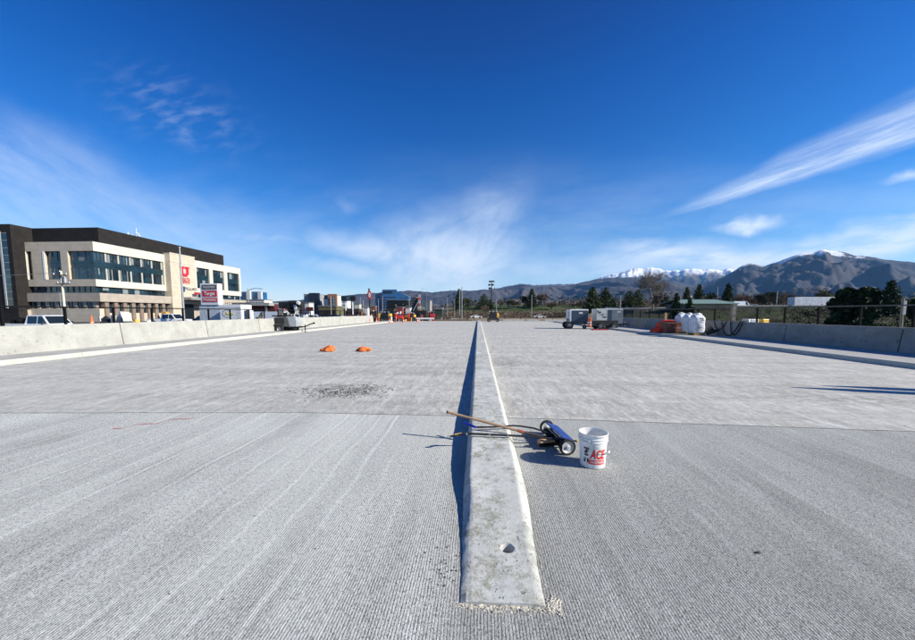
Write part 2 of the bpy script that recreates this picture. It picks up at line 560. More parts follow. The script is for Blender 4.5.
        c = g.mix(d, c, (.27, .27, .265))
        g.bsdf(c, .9, 0, h, .009, spec=.2)
    else:
        br = g.noise(g.vec(g.math('MULTIPLY', x, 6), g.math('MULTIPLY', y, 45)), 1.0, 4, .7)
        bnd = g.noise(g.vec(g.math('MULTIPLY', x, .10), g.math('MULTIPLY', y, .9)), 1.0, 5, .65)
        lon = g.noise(g.vec(g.math('MULTIPLY', x, 1.3), g.math('MULTIPLY', y, .12)), 1.0, 4, .6)
        base = g.mix(g.ramp(bnd, .3, .7), (.38, .372, .335), (.54, .53, .48))
        base = g.mix(g.math('MULTIPLY', g.ramp(lon, .35, .7), .3), base, (.40, .40, .385))
        mot = g.noise(g.vec(g.math('MULTIPLY', x, .55), g.math('MULTIPLY', y, 1.9)), 1.0, 7, .78)
        base = g.mix(g.ramp(mot, .36, .50, .6, 0), base, (.24, .235, .215))
        base = g.mix(g.ramp(mot, .52, .68, 0, .6), base, (.60, .595, .55))
        band = g.noise(g.vec(g.math('MULTIPLY', x, .06), g.math('MULTIPLY', y, 1.7)), 1.0, 4, .7)
        base = g.mix(g.ramp(band, .52, .66, 0, .6), base, (.26, .25, .23))
        for kx, ky, lo_, hi_ in ((26, 8, 0, 0), (12, 3.0, 0, 0), (5, .9, 0, 0)):
            q_ = g.noise(g.vec(g.math('MULTIPLY', x, kx), g.math('MULTIPLY', y, ky)), 1.0, 4, .75)
            base = g.mix(g.ramp(q_, .46, .36, 0, .42), base, (.20, .198, .18))
            base = g.mix(g.ramp(q_, .52, .64, 0, .55), base, (.68, .675, .63))
        c = g.mix(g.ramp(br, .45, .72, 0, .7), base, (.20, .195, .18))
        sp = g.ramp(g.noise(g.vec(g.math('MULTIPLY', x, .6), y), 17, 5, .85), .58, .67)
        c = g.mix(g.math('MULTIPLY', sp, .75), c, (.16, .15, .14))
        c = g.mix(g.ramp(fine, .46, .66, 0, .6), c, (.62, .61, .56))
        # oil and mud smudges where machines stood
        def spot(px, py, rx, ry, amt, c):
            q = WZ(px, py)
            dx = g.math('DIVIDE', g.math('SUBTRACT', x, q.x), rx); dy = g.math('DIVIDE', g.math('SUBTRACT', y, q.y), ry)
            r = g.math('ADD', g.math('MULTIPLY', dx, dx), g.math('MULTIPLY', dy, dy))
            k = g.ramp(r, 1.6, .1)
            k = g.math('MULTIPLY', k, g.ramp(g.noise(g.vec(g.math('MULTIPLY', x, .6), y), 7, 6, .85), .46, .58))
            return g.mix(g.math('MULTIPLY', k, amt), c, (.09, .085, .08))
        c = spot(343, 391, .8, .55, .8, c)
        c = spot(345, 386, .9, .2, .5, c)
        c = spot(505, 362, .5, 1.2, .7, c)
        c = spot(850, 400, 1.5, .4, .5, c)
        c = spot(640, 385, 2.0, .5, .3, c)
        c = spot(560, 365, 3.5, .7, .3, c)
        d = g.ramp(g.noise(g.vec(g.math('MULTIPLY', x, .28), g.math('MULTIPLY', y, .7)), 1.0, 6, .7), .54, .78, 0, .5)
        c = g.mix(d, c, (.25, .245, .235))
        h = g.math('ADD', g.math('MULTIPLY', br, -.7), g.math('MULTIPLY', fine, .9))
        g.bsdf(c, .92, 0, h, .003, spec=.25)
    return m


near_m, far_m = deck_material(True), deck_material(False)
GAP = .018
mb = MB(); mb.keep = True
ZT = 0.0
xl_, xr_ = -.09, .365
jl0 = JL[-1].y; jr0 = JR[0].y
# near slab: front strip, left part, right part (an opening is left under the median)
mb.quad((XL, DY0, ZT), (XR, DY0, ZT), (XR, NOSE + .03, ZT), (XL, NOSE + .03, ZT))


def strip(mb, pts, y_fix, near, gap):
    for a, b in zip(pts[:-1], pts[1:]):
        if near: mb.quad((a[0], y_fix, ZT), (b[0], y_fix, ZT), (b[0], b[1] - gap, ZT), (a[0], a[1] - gap, ZT))
        else: mb.quad((a[0], a[1] + gap, ZT), (b[0], b[1] + gap, ZT), (b[0], y_fix, ZT), (a[0], y_fix, ZT))


def jy(x):
    pts = [(p.x, p.y) for p in JL + JR]
    if x <= pts[0][0]: return pts[0][1]
    for (a, b), (c, d) in zip(pts[:-1], pts[1:]):
        if a <= x <= c: return b + (d - b) * (x - a) / (c - a)
    return pts[-1][1]


def jpts(x0, x1, n):
    return [(x0 + (x1 - x0) * i / n, jy(x0 + (x1 - x0) * i / n) + .010 * noise.noise(Vector((i * .31, x0, 0))) + .014 * noise.noise(Vector((i * .06, x0, 7)))) for i in range(n + 1)]


PL, PR = jpts(XL, xl_, 420), jpts(xr_, XR, 360)
strip(mb, PL, NOSE + .03, True, GAP / 2); strip(mb, PR, NOSE + .03, True, GAP / 2)
tag(mb.build('road_deck_near', near_m, smooth=None), kind='structure', label='near grooved concrete bridge deck slab')
mb = MB(); mb.keep = True
strip(mb, PL, DY1, False, GAP / 2); strip(mb, PR, DY1, False, GAP / 2)
tag(mb.build('road_deck_far', far_m, smooth=None), kind='structure', label='paler far bridge deck slab past the joint')
mb = MB()
for pts in (PL, PR):
    for a, b in zip(pts[:-1], pts[1:]):
        mb.quad((a[0], a[1] - .03, -.009), (b[0], b[1] - .03, -.009), (b[0], b[1] + .03, -.009), (a[0], a[1] + .03, -.009))
tag(mb.build('road_joint', M('joint_filler', (.035, .034, .03), .9)), kind='structure', label='dark joint across the deck between two slabs')
# slab body (edges and underside)
mb = MB()
mb.bb(XL - 2.2, -.3, DY0, DY1, -.5, -.03); mb.bb(.55, XR + 3.3, DY0, DY1, -.5, -.03)
conc_dark = M('old_concrete', (.30, .29, .27), .9, var=.3, bump=.01)
tag(mb.build('road_deck_body', conc_dark), kind='structure')

# ---- kerbs, walkways
def concrete(name, base, hi, speck=.5, stain=.35, bsc=60, green=0.0):
    if name in _mc: return _mc[name]
    m = bpy.data.materials.new(name); t_, _, _ = nt(m); g = G(t_)
    p, x, y, z = g.pos()
    a = g.ramp(g.noise(p, 1.6, 6, .65), .3, .7)
    c = g.mix(a, base, hi)
    b = g.ramp(g.noise(p, 13, 5, .75), .6, .7)
    c = g.mix(g.math('MULTIPLY', b, speck), c, tuple(q * .45 for q in base))
    s = g.ramp(g.noise(p, 3.7, 6, .75), .52, .75, 0, stain)
    c = g.mix(s, c, tuple(q * k for q, k in zip(base, (.62, .60, .52))))
    if green:
        s = g.ramp(g.noise(p, 6.5, 9, .88), .45, .60, 0, green)
        s = g.math('MULTIPLY', s, g.ramp(g.noise(g.vec(x, g.math('MULTIPLY', y, .5)), 1.3, 3), .36, .52))
        c = g.mix(s, c, (.16, .155, .095))
    f = g.noise(p, bsc * 2, 4, .7)
    c = g.mix(g.ramp(f, .42, .68, 0, .35), c, hi)
    pits = g.ramp(g.noise(p, bsc * .55, 2, .5), .66, .72)
    c = g.mix(g.math('MULTIPLY', pits, .6), c, tuple(q * .35 for q in base))
    h = g.math('SUBTRACT', g.math('ADD', g.noise(p, bsc * .3, 4, .6), g.math('MULTIPLY', f, .4)), pits)
    g.bsdf(c, .85, 0, h, .004, spec=.3)
    _mc[name] = m
    return m


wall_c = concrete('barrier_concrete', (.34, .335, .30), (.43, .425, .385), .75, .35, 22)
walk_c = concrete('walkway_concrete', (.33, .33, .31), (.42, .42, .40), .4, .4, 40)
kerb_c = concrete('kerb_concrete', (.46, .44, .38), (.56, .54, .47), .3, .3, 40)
wall_shade = concrete('barrier_concrete_shaded', (.20, .20, .185), (.28, .28, .265), .5, .6, 14)  # right barrier's shade is put into this darker copy of the concrete
LBX, RBX = -16.15, 15.35


def kerb(name, xe, sgn, y1):
    mb = MB()
    prof = [(xe, -.1), (xe + sgn * .012, .13), (xe + sgn * .03, .15), (xe + sgn * .17, .152), (xe + sgn * .17, -.1)]
    y = DY0
    while y < y1:
        mb.prism(prof, y, min(y + 3.02, y1) - .012, 'XZ'); y += 3.02
    # XZ prism extrudes along Y
    return tag(mb.build(name, kerb_c), kind='structure')


kerb('kerb_left', XL, -1, 60); kerb('kerb_right', XR, 1, 60)
mb = MB(); mb.bb(LBX - .5, XL - .175, DY0, 60, -.1, .147); tag(mb.build('pavement_left', walk_c), kind='structure')
mb = MB(); mb.bb(XR + .175, RBX + .5, DY0, 60, -.1, .147); tag(mb.build('pavement_right', walk_c), kind='structure')


def barrier(name, x, sgn, joints, y1, mat, label, top=1.13):
    mb = MB(); dark = M('joint_shadow_gap', (.06, .06, .055), .9)
    prof = [(x, .14), (x + sgn * .02, .30), (x + sgn * .13, top - .02), (x + sgn * .15, top), (x + sgn * .36, top), (x + sgn * .38, top - .02), (x + sgn * .42, .14)]
    ins = [(u + sgn * (.03 if i < 4 else -.03), w_ - (.02 if w_ > .5 else 0)) for i, (u, w_) in enumerate(prof)]
    ys = [DY0] + [j for j in joints if j < y1] + [y1]
    for a, b in zip(ys[:-1], ys[1:]):
        mb.prism(prof, a + .02, b - .02, 'XZ')
    mb.prism(ins, DY0 + .05, y1 - .05, 'XZ', m=1)
    return tag(mb.build(name, [mat, dark]), label, 'wall')


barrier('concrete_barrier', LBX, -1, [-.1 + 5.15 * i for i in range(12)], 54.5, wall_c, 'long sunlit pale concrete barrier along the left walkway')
barrier('concrete_barrier', RBX, 1, [4.07 + 4.92 * i for i in range(12)], 46, wall_shade, 'long grey shaded concrete barrier along the right walkway', 1.05)

# ---- centre median
med_c = concrete('median_concrete', (.43, .435, .405), (.60, .605, .57), .55, .55, 55, green=.8)
HT = [(1.83, .020), (2.05, .027), (2.335, .040), (2.82, .072), (3.2, .100), (3.5, .122), (4.04, .140), (5.0, .153), (70, .155)]


def Hm(y):
    for (a, b), (c, d) in zip(HT[:-1], HT[1:]):
        if y <= c: return b + (d - b) * max(0, (y - a)) / (c - a)
    return .155


TX = [-.075 + .0145 * 30 * i / 30 for i in range(31)]     # top grid from -.075 to .36
HOLE = WZ(507, 546, .045)


def msec(y):
    k = smooth(1.9, 3.2, y)
    j = lambda s, a: a * noise.noise(Vector((y * 9, s, 0))) + a * .6 * noise.noise(Vector((y * 31, s, 4)))
    h = Hm(y)
    Lx = -.050 - .023 * smooth(2.7, 3.3, y); Rx = .345 + .020 * k
    p = [(-.097 - .032 * k + j(1, .004), y, -.02), (-.090 - .028 * k + j(1, .004), y, .25 * h), (Lx - .008 + j(2, .003), y, h * .90)]
    top = [(Lx + (Rx - Lx) * (x_ - TX[0]) / (TX[-1] - TX[0]), y, h + .004 * noise.noise(Vector((x_ * 6, y * 3, 1))) - (.004 if i in (0, 30) else 0)) for i, x_ in enumerate(TX)]
    top[0] = (top[0][0] + j(2, .003), top[0][1], top[0][2]); top[-1] = (top[-1][0] + j(3, .004), top[-1][1], top[-1][2])
    rr = .392 + .060 * k
    e = [(Rx + (rr - Rx) * .5 + j(3, .004), y, h * .52), (rr + j(4, .007), y, -.02)]
    return p + top + e


ys = []
y = NOSE
while y < 5.0: ys.append(y); y += .0145
while y < 12: ys.append(y); y += .06
while y < 66.5: ys.append(y); y += .6
mb = MB(); n = 36
for y in ys: mb.v += [Vector(q) for q in msec(y)]
# polar patch for the drain hole
ic = min(range(31), key=lambda i: abs(TX[i] - HOLE.x)); jc = min(range(len(ys)), key=lambda i: abs(ys[i] - HOLE.y)); hw = 5
hc = Vector((mb.v[jc * n + ic + 3].x, ys[jc], 0))
for j in range(len(ys) - 1):
    for i in range(n - 1):
        if jc - hw <= j < jc + hw and ic - hw <= i - 3 < ic + hw: continue
        a = j * n + i; mb.f.append([a, a + 1, a + n + 1, a + n]); mb.m.append(0)
ring = []
for i in range(-hw, hw): ring.append((ic + i, jc - hw))
for j in range(-hw, hw): ring.append((ic + hw, jc + j))
for i in range(hw, -hw, -1): ring.append((ic + i, jc + hw))
for j in range(hw, -hw, -1): ring.append((ic - hw, jc + j))
idx0 = [j * n + i + 3 for i, j in ring]
levels = []
RH = .046
for lv, (r_, dz) in enumerate([(RH + .012, 0.0), (RH + .002, -.001), (RH, -.006), (RH - .003, -.03), (RH - .003, -.26)]):
    o = len(mb.v)
    for k in idx0:
        q = mb.v[k]; d = Vector((q.x - hc.x, q.y - hc.y, 0)).normalized()
        rr = r_ * (1 + (.03 * noise.noise(d * 3) if lv < 2 else 0))
        mb.v.append(Vector((hc.x + d.x * rr, hc.y + d.y * rr, Hm(hc.y + d.y * rr) + dz)))
    levels.append([o + k for k in range(len(idx0))])
allr = [idx0] + levels
for lv in range(len(allr) - 1):
    A, B = allr[lv], allr[lv + 1]
    for k in range(len(A)):
        k2 = (k + 1) % len(A)
        mb.f.append([A[k], A[k2], B[k2], B[k]]); mb.m.append(0 if lv < 3 else 1)
o = len(mb.v); mb.v.append(Vector((hc.x, hc.y, -.22)))
for k in range(len(idx0)):
    mb.f.append([allr[-1][k], allr[-1][(k + 1) % len(idx0)], o]); mb.m.append(2)
mb.f.append(list(range(n))); mb.m.append(0)
mb.f.append([(len(ys) - 1) * n + i for i in range(n)]); mb.m.append(0)
mo = tag(mb.build('concrete_median', [med_c, M('pvc_sleeve', (.55, .55, .53), .5), conc_dark], smooth=True), 'long low concrete median down the middle of the deck with a round drain hole', 'median')

# crumbs of mortar at the nose and along the right foot
mb = MB(); rnd = random.Random(3)
for i in range(260):
    x_ = rnd.uniform(-.12, .40); y_ = NOSE - abs(rnd.gauss(0, .012)) + .004
    s_ = rnd.uniform(.002, .007) * (1 if rnd.random() < .9 else 1.7)
    mb.blob((x_, y_ - (rnd.random() ** 4) * .03, s_ * .2), (s_ * 1.4, s_ * rnd.uniform(.6, 1.2), s_ * .55), seed=i, sub=1, amp=.5)
for i in range(150):
    x_ = rnd.gauss(.425, .02); y_ = NOSE + rnd.gauss(.02, .03)
    s_ = rnd.uniform(.003, .008)
    mb.blob((x_, y_, s_ * .3), (s_, s_, s_ * .7), seed=i, sub=1, amp=.5)
for i in range(260):
    y_ = rnd.uniform(NOSE, 6); s_ = rnd.uniform(.002, .005)
    mb.blob((.396 + .060 * smooth(1.9, 3.2, y_) + abs(rnd.gauss(0, .01)), y_, s_ * .3), (s_, s_, s_ * .7), seed=i, sub=1, amp=.5)
tag(mb.build('mortar_rubble', M('mortar_crumbs', (.56, .52, .43), .95, var=.4, scale=40)), kind='stuff', label='pale mortar crumbs around the end of the median')
# dark grit scattered left of the nose
mb = MB()
for i in range(46):
    q = WZ(rnd.gauss(445, 10), rnd.uniform(545, 590)); s_ = rnd.uniform(.002, .006)
    mb.blob((q.x, q.y, s_ * .4), (s_ * 1.3, s_, s_ * .8), seed=i, sub=1, amp=.5)
for i in range(480):
    q = WZ(rnd.gauss(345, 24), rnd.gauss(391.5, 3.6)); s_ = rnd.uniform(.005, .015)
    mb.blob((q.x, q.y, s_ * .3), (s_ * 1.4, s_, s_ * .6), seed=i, sub=1, amp=.5)
for i in range(130):
    q = WZ(rnd.uniform(0, 915), rnd.uniform(340, 600)); s_ = rnd.uniform(.002, .005)
    if -.14 < q.x < .46: continue
    mb.blob((q.x, q.y, s_ * .3), (s_ * 1.4, s_, s_ * .6), seed=i, sub=1, amp=.5)
q = WZ(758, 553); mb.blob((q.x, q.y, .005), (.016, .01, .008), sub=2, amp=.6)
tag(mb.build('dark_gravel', M('grit', (.07, .065, .06), .95, var=.4, scale=60)), kind='stuff', label='dark grit scattered over the deck')
# red marking line
mb = MB(); pts = [WZ(113 + 82 * i / 30, 428.5 - 11.5 * i / 30 + .8 * math.sin(i * .5), .004) for i in range(31)]
for a, b in zip(pts[:-1], pts[1:]):
    wd = Vector((0, .012, 0)); mb.quad(a - wd, b - wd, b + wd, a + wd)
tag(mb.build('marking_line', M('red_marking_paint', (.55, .10, .09), .8, var=.3, scale=20)), 'faint red string line marked across the deck', 'marking')
# ================================================================ terrain
def T(x, y):
    z = -.6
    # falls away to the right of the bridge
    r = smooth(18.0, 30, x)
    z += -3.6 * r * (1 - smooth(62, 98, y - .12 * (x - 30)))
    # grassy rise beyond the deck and the highway bench on the right
    hill = 6.9 * smooth(150, 225, y) * smooth(-45, 5, x + .1 * (y - 150)) * (1 - smooth(700, 1600, math.hypot(x, y)))
    bench = 4.0 * smooth(66, 100, y - .12 * (x - 30)) * smooth(32, 62, x)
    z += max(hill, bench) + .0 * x
    # the ground under the bridge lies lower
    d = math.hypot(x, y)
    z += .25 * noise.noise(Vector((x * .06, y * .06, 0))) * smooth(20, 60, d) * (0 if x < 10 and y < 100 and x > -80 else 1)
    z += 2.0 * noise.noise(Vector((x * .004, y * .004, 3))) * smooth(350, 900, d) - 3 * smooth(500, 2500, d)
    return z


def ground_material():
    m = bpy.data.materials.new('open_ground'); t_, _, _ = nt(m); g = G(t_)
    p, x, y, z = g.pos()
    n1 = g.ramp(g.noise(p, .35, 6, .7), .35, .65); n2 = g.noise(p, 2.5, 6, .7)
    dirt = g.mix(n1, (.20, .155, .105), (.30, .25, .18))
    dirt = g.mix(g.ramp(n2, .45, .7, 0, .6), dirt, (.12, .10, .06))
    gr = g.mix(g.ramp(g.noise(p, .06, 4, .6), .35, .65), (.022, .045, .010), (.042, .072, .016))
    gr = g.mix(g.ramp(n2, .4, .7, 0, .5), gr, (.05, .055, .02))
    gr = g.mix(g.ramp(g.noise(g.vec(g.math('MULTIPLY', x, .02), g.math('MULTIPLY', y, .06)), 1.0, 5, .7), .48, .62, 0, .75), gr, (.10, .08, .045))
    lawn = g.math('MULTIPLY', g.ramp(y, 176, 186), g.ramp(x, -30, -4))
    lawn = g.math('MULTIPLY', lawn, g.ramp(y, 1300, 500))
    slope = g.math('MULTIPLY', g.ramp(x, 19, 25), g.ramp(g.noise(p, .09, 4, .6), .38, .55))
    slope = g.math('MULTIPLY', g.ramp(x, 19, 25), g.ramp(g.math('MULTIPLY_ADD', x, -.5, y), 72, 50))
    slope2 = g.math('MULTIPLY', g.ramp(x, 28, 40), g.ramp(y, 118, 112))
    c = g.mix(lawn, dirt, gr)
    c = g.mix(g.math('MAXIMUM', slope, slope2), c, g.mix(g.ramp(g.noise(p, .2, 5, .7), .4, .6), (.022, .021, .012), (.028, .040, .012)))
    # asphalt yard on the left
    asp = g.math('MULTIPLY', g.ramp(x, -17, -19), g.ramp(y, 420, 300))
    c = g.mix(asp, c, g.mix(n1, (.06, .06, .06), (.10, .10, .097)))
    far = g.ramp(y, 700, 1500)
    c = g.mix(far, c, g.mix(n1, (.10, .085, .06), (.055, .06, .04)))
    g.bsdf(c, .95, 0, n2, .05, spec=.2)
    return m


mb = MB(); mb.keep = True
rads = [0, 6, 12] + [18 * 1.045 ** i for i in range(0, 158)]
NA = 300
azs = [-PI + 2 * PI * i / NA for i in range(NA)]
# finer bearings in front
azs = sorted(set([round(a, 5) for a in azs if not (-1.1 < a < 1.1)] + [round(-1.1 + 2.2 * i / 330, 5) for i in range(331)]))
na = len(azs)
for r_ in rads:
    for a in azs:
        x_, y_ = r_ * math.sin(a), r_ * math.cos(a)
        mb.v.append(Vector((x_, y_, T(x_, y_))))
for i in range(len(rads) - 1):
    for k in range(na):
        k2 = (k + 1) % na
        if i == 0 and False: continue
        mb.f.append([i * na + k, i * na + k2, (i + 1) * na + k2, (i + 1) * na + k]); mb.m.append(0)
tag(mb.build('ground', ground_material(), smooth=None, origin=(0, 0, 0)), kind='structure')
bpy.data.objects['ground'].data.polygons.foreach_set('use_smooth', [True] * len(bpy.data.objects['ground'].data.polygons))


# ================================================================ mountains
def prof(pts):
    """silhouette: list of image bearings/heights -> function azimuth -> tan(elevation)"""
    L_ = []
    for px, py in pts:
        d = ray(px, py); L_.append((math.atan2(d.x, d.y), d.z / math.hypot(d.x, d.y)))
    L_.sort()

    def f(a):
        if a <= L_[0][0]: return L_[0][1]
        for (p, q), (r_, s) in zip(L_[:-1], L_[1:]):
            if a <= r_:
                u = (a - p) / (r_ - p)
                return q + (s - q) * u
        return L_[-1][1]
    return f


def mountain_material(name, snow_lo, snow_hi, brown, blue):
    m = bpy.data.materials.new(name); t_, _, _ = nt(m); g = G(t_)
    p, x, y, z = g.pos()
    n1 = g.noise(p, .0016, 6, .62); n2 = g.noise(p, .007, 7, .75)
    c = g.mix(g.ramp(n1, .35, .65), brown, blue)
    c = g.mix(g.ramp(n2, .45, .7, 0, .45), c, tuple(q * .6 for q in brown))
    green = g.math('MULTIPLY', g.ramp(z, 260, 60), g.ramp(n2, .45, .6))
    c = g.mix(green, c, (.09, .10, .065))
    # snow lies high up, thicker in the gullies
    geo = t_.nodes.new('ShaderNodeNewGeometry')
    sp = t_.nodes.new('ShaderNodeSeparateXYZ'); t_.links.new(geo.outputs['Normal'], sp.inputs[0])
    zz = g.math('MULTIPLY_ADD', g.math('SUBTRACT', n2, .5), 800, z)
    zz = g.math('MULTIPLY_ADD', g.math('SUBTRACT', n1, .5), 300, zz)
    zz = g.math('MULTIPLY_ADD', sp.outputs[0], -200, zz)
    snow = g.ramp(zz, snow_lo, snow_hi)
    c = g.mix(snow, c, (.86, .88, .92))
    g.bsdf(c, .95, 0, n2, 13, spec=.1)
    return m


def mountain(name, f, r0, r1, a0, a1, na_, nr, mat, amp, seed, wl, base=-25):
    mb = MB(); mb.keep = True
    for i in range(nr + 10):
        t_ = i / (nr - 1)
        for k in range(na_):
            a = a0 + (a1 - a0) * k / (na_ - 1)
            wig = 1 + .05 * noise.noise(Vector((a * 9, seed, 0)))
            R1 = r1 * wig
            r_ = r0 + (R1 - r0) * t_
            x_, y_ = r_ * math.sin(a), r_ * math.cos(a)
            if t_ <= 1: h = f(a) * R1
            top = h + EYE.z
            if t_ <= 1:
                v = Vector((x_ / wl, y_ / wl, seed))
                v2 = v + Vector((noise.noise(v * .7), noise.noise(v * .7 + Vector((5, 5, 5))), 0)) * .55
                rd = noise.ridged_multi_fractal(v2, .88, 2.1, 7, .9, 2.0)
                rd = (rd - 1.25) / 1.25
                env = (4 * t_ * (1 - t_)) ** .75
                bl = .55 * t_ ** 1.35 + .45 * smooth(0, 1, t_)
                z_ = base + (top - base) * bl + amp * top * env * rd * .5
                lim = EYE.z + f(a) * r_ * (.97 if t_ < .985 else 1.0)
                z_ = min(z_, lim)
            else:
                z_ = top - (t_ - 1) * (R1 - r0) * .35
            mb.v.append(Vector((x_, y_, z_)))
    for i in range(nr + 9):
        for k in range(na_ - 1):
            a = i * na_ + k
            mb.f.append([a, a + 1, a + na_ + 1, a + na_]); mb.m.append(0)
    o = mb.build(name, mat, smooth=None, origin=(0, 0, 0))
    o.data.polygons.foreach_set('use_smooth', [True] * len(o.data.polygons))
    return tag(o, kind='structure')


def jag(f, amp, fr, seed):
    def h(a):
        return f(a) + amp * (noise.noise(Vector((a * fr, seed, 0))) + .5 * noise.noise(Vector((a * fr * 2.7, seed, 5))))
    return h


f_front = prof([(-700, 309), (-200, 307), (0, 308), (100, 306), (240, 303), (300, 300), (330, 297), (355, 294.5), (385, 292), (410, 290.5), (432, 292.4), (450, 290.5),
                (475, 290.5), (492, 289), (505, 287.6), (516, 285.4), (523.6, 283.8), (531, 285.4), (540, 286.6), (554, 286.2), (569, 285.6), (585, 281.6), (600, 278.6),
                (607, 278), (625, 277.2), (650, 277.8), (672, 280.5), (690, 285), (703, 284.7), (718, 279), (731, 272.7), (742, 266), (749.7, 263.4), (757, 265), (765, 265.8),
                (779, 261.3), (790, 257), (799.7, 253.8), (806, 253.5), (813.4, 252), (823.8, 249.3), (830, 249.8), (837.5, 251.4), (846, 252.8), (854.7, 255.5), (863, 256),
                (872, 257.2), (885, 259.6), (892.6, 260.2), (915, 262.4), (960, 264), (1100, 272), (1500, 285), (2500, 296)])
f_back = prof([(400, 294), (455, 290.8), (480, 289.8), (495, 289), (505, 286.6), (520, 283.8), (535, 285.2), (548, 284.6), (560, 284), (575, 284), (590, 281), (605, 276),
               (613, 274), (620.6, 272.7), (634, 268.2), (643, 268.4), (651.6, 267.3), (669, 271), (680, 270), (693, 268.6), (704, 269.5), (713.6, 269.0), (722, 270), (731, 268.6), (737.7, 269.3), (760, 270), (900, 276)])
mountain('mountain_front', jag(f_front, .0018, 60, 1), 3300, 8200, -1.35, 1.38, 980, 150,
         mountain_material('dry_mountain', 850, 960, (.100, .086, .084), (.048, .054, .068)), 1.5, 4.0, 2100)
mountain('mountain_back', jag(f_back, .0022, 90, 2), 8600, 13200, .0, .85, 420, 60,
         mountain_material('snow_mountain', 1000, 1260, (.12, .10, .085), (.09, .085, .085)), .8, 9.0, 1500)

# ================================================================ vegetation
def leafmat(name, dark, light, rough=.75):
    m = bpy.data.materials.new(name); t_, _, _ = nt(m); g = G(t_)
    p = g.obj()
    oi = t_.nodes.new('ShaderNodeObjectInfo')
    n = g.noise(p, .9, 5, .7)
    f = g.math('ADD', g.ramp(n, .3, .7), g.math('MULTIPLY', g.math('SUBTRACT', oi.outputs['Random'], .5), .3), clamp=True)
    c = g.mix(f, dark, light)
    b = g.bsdf(c, rough, spec=.2)
    return m


pine_l = leafmat('pine_needles', (.014, .024, .010), (.060, .088, .030))  # light tone puts sunlit needle highlights into the colour
olive_l = leafmat('olive_leaves', (.045, .052, .020), (.105, .105, .04))
dark_l = leafmat('dark_leaves', (.012, .018, .008), (.030, .040, .016))
twig_m = M('bare_twigs', (.20, .165, .12), .9, var=.3)
twig2_m = M('bare_twigs_reddish', (.17, .115, .085), .9, var=.3)
bark_m = M('bark', (.10, .075, .055), .95, var=.4, scale=6)


def leafquad(mb, p, s, rnd, m=0, n=3):
    a = Vector((rnd.gauss(0, 1), rnd.gauss(0, 1), rnd.gauss(0, .7))).normalized()
    b = a.cross(Vector((rnd.gauss(0, 1), rnd.gauss(0, 1), rnd.gauss(0, 1)))).normalized()
    mb.add([p + a * s, p + b * s * .6, p - a * s * .8, p - b * s * .55], [(0, 1, 2, 3)], m)


def conifer(loc, h, r, label, seed=0, lm=None, dense=1.0, group=None, sh=.8, low=.10, nm='pine_tree'):
    rnd = random.Random(seed); t_ = root(nm, loc, label, 'tree', group=group)
    mb = MB(); mb.tube([(0, 0, -.6), (.02 * h, 0, h * .5), (0, 0, h * .97)], [h * .022, h * .014, h * .004], 7); mb.build('trunk', bark_m, t_)
    mb = MB(); layers = int(13 + h); sz = h * .030 + .05
    for i in range(layers):
        u = i / layers; z = h * (low + (1 - low) * u ** .95)
        rr = r * (1 - u) ** sh * (.78 + .35 * rnd.random()) + .02 * h
        nb = max(4, int(11 * (1 - u) + 3))
        a0 = rnd.random() * 6.28
        for k in range(nb):
            a = a0 + 2 * PI * k / nb + rnd.gauss(0, .2); ln = rr * rnd.uniform(.62, 1.12)
            mb.tube([(0, 0, z), (math.cos(a) * ln * .9, math.sin(a) * ln * .9, z - ln * .12)], [.02, .006], 3, cap=False)
            m_ = int((10 + 13 * (1 - u)) * dense)
            for q in range(m_):
                v = rnd.random() ** .6
                d = ln * v; sp = .10 * ln * (1.2 - v) + .05 * h * .3
                p = Vector((math.cos(a) * d + rnd.gauss(0, sp), math.sin(a) * d + rnd.gauss(0, sp), z - d * .16 + rnd.gauss(0, h * .018)))
                leafquad(mb, p, sz * rnd.uniform(.5, 1.15), rnd)
    mb.keep = True
    mb.build('crown', lm or pine_l, t_)
    return t_


def broad(loc, h, r, label, seed=0, lm=None, n=2200, group=None, low=.18, nm='leafy_tree', blobs=11):
    rnd = random.Random(seed); t_ = root(nm, loc, label, 'tree', group=group)
    mb = MB(); mb.tube([(0, 0, -.6), (.03 * h, 0, h * .45), (0, .02 * h, h * .8)], [h * .03, h * .018, h * .005], 7)
    cs = []
    for i in range(blobs):
        a = rnd.random() * 6.28; u = rnd.random()
        zz = h * (low + .12 + (.74 - low) * u)
        rad = r * (1 - abs(u - .4) ** 1.5) * rnd.uniform(.25, .75)
        c = Vector((math.cos(a) * rad, math.sin(a) * rad, zz)); cs.append((c, r * rnd.uniform(.32, .55)))
        mb.tube([(0, 0, h * .3), c * .6 + Vector((0, 0, h * .15)), c], [h * .012, h * .007, h * .002], 4, cap=False)
    mb.build('trunk', bark_m, t_)
    mb = MB(); mb.keep = True; s_ = h * .028 + .04
    for i in range(n):
        c, cr = rnd.choice(cs)
        d = Vector((rnd.gauss(0, 1), rnd.gauss(0, 1), rnd.gauss(0, .8))).normalized() * cr * rnd.uniform(.35, 1.08) ** .6
        p = c + d
        if p.z > h: p.z = h - rnd.random() * .1 * h
        leafquad(mb, p, s_ * rnd.uniform(.5, 1.2), rnd)
    mb.build('crown', lm or olive_l, t_)
    return t_


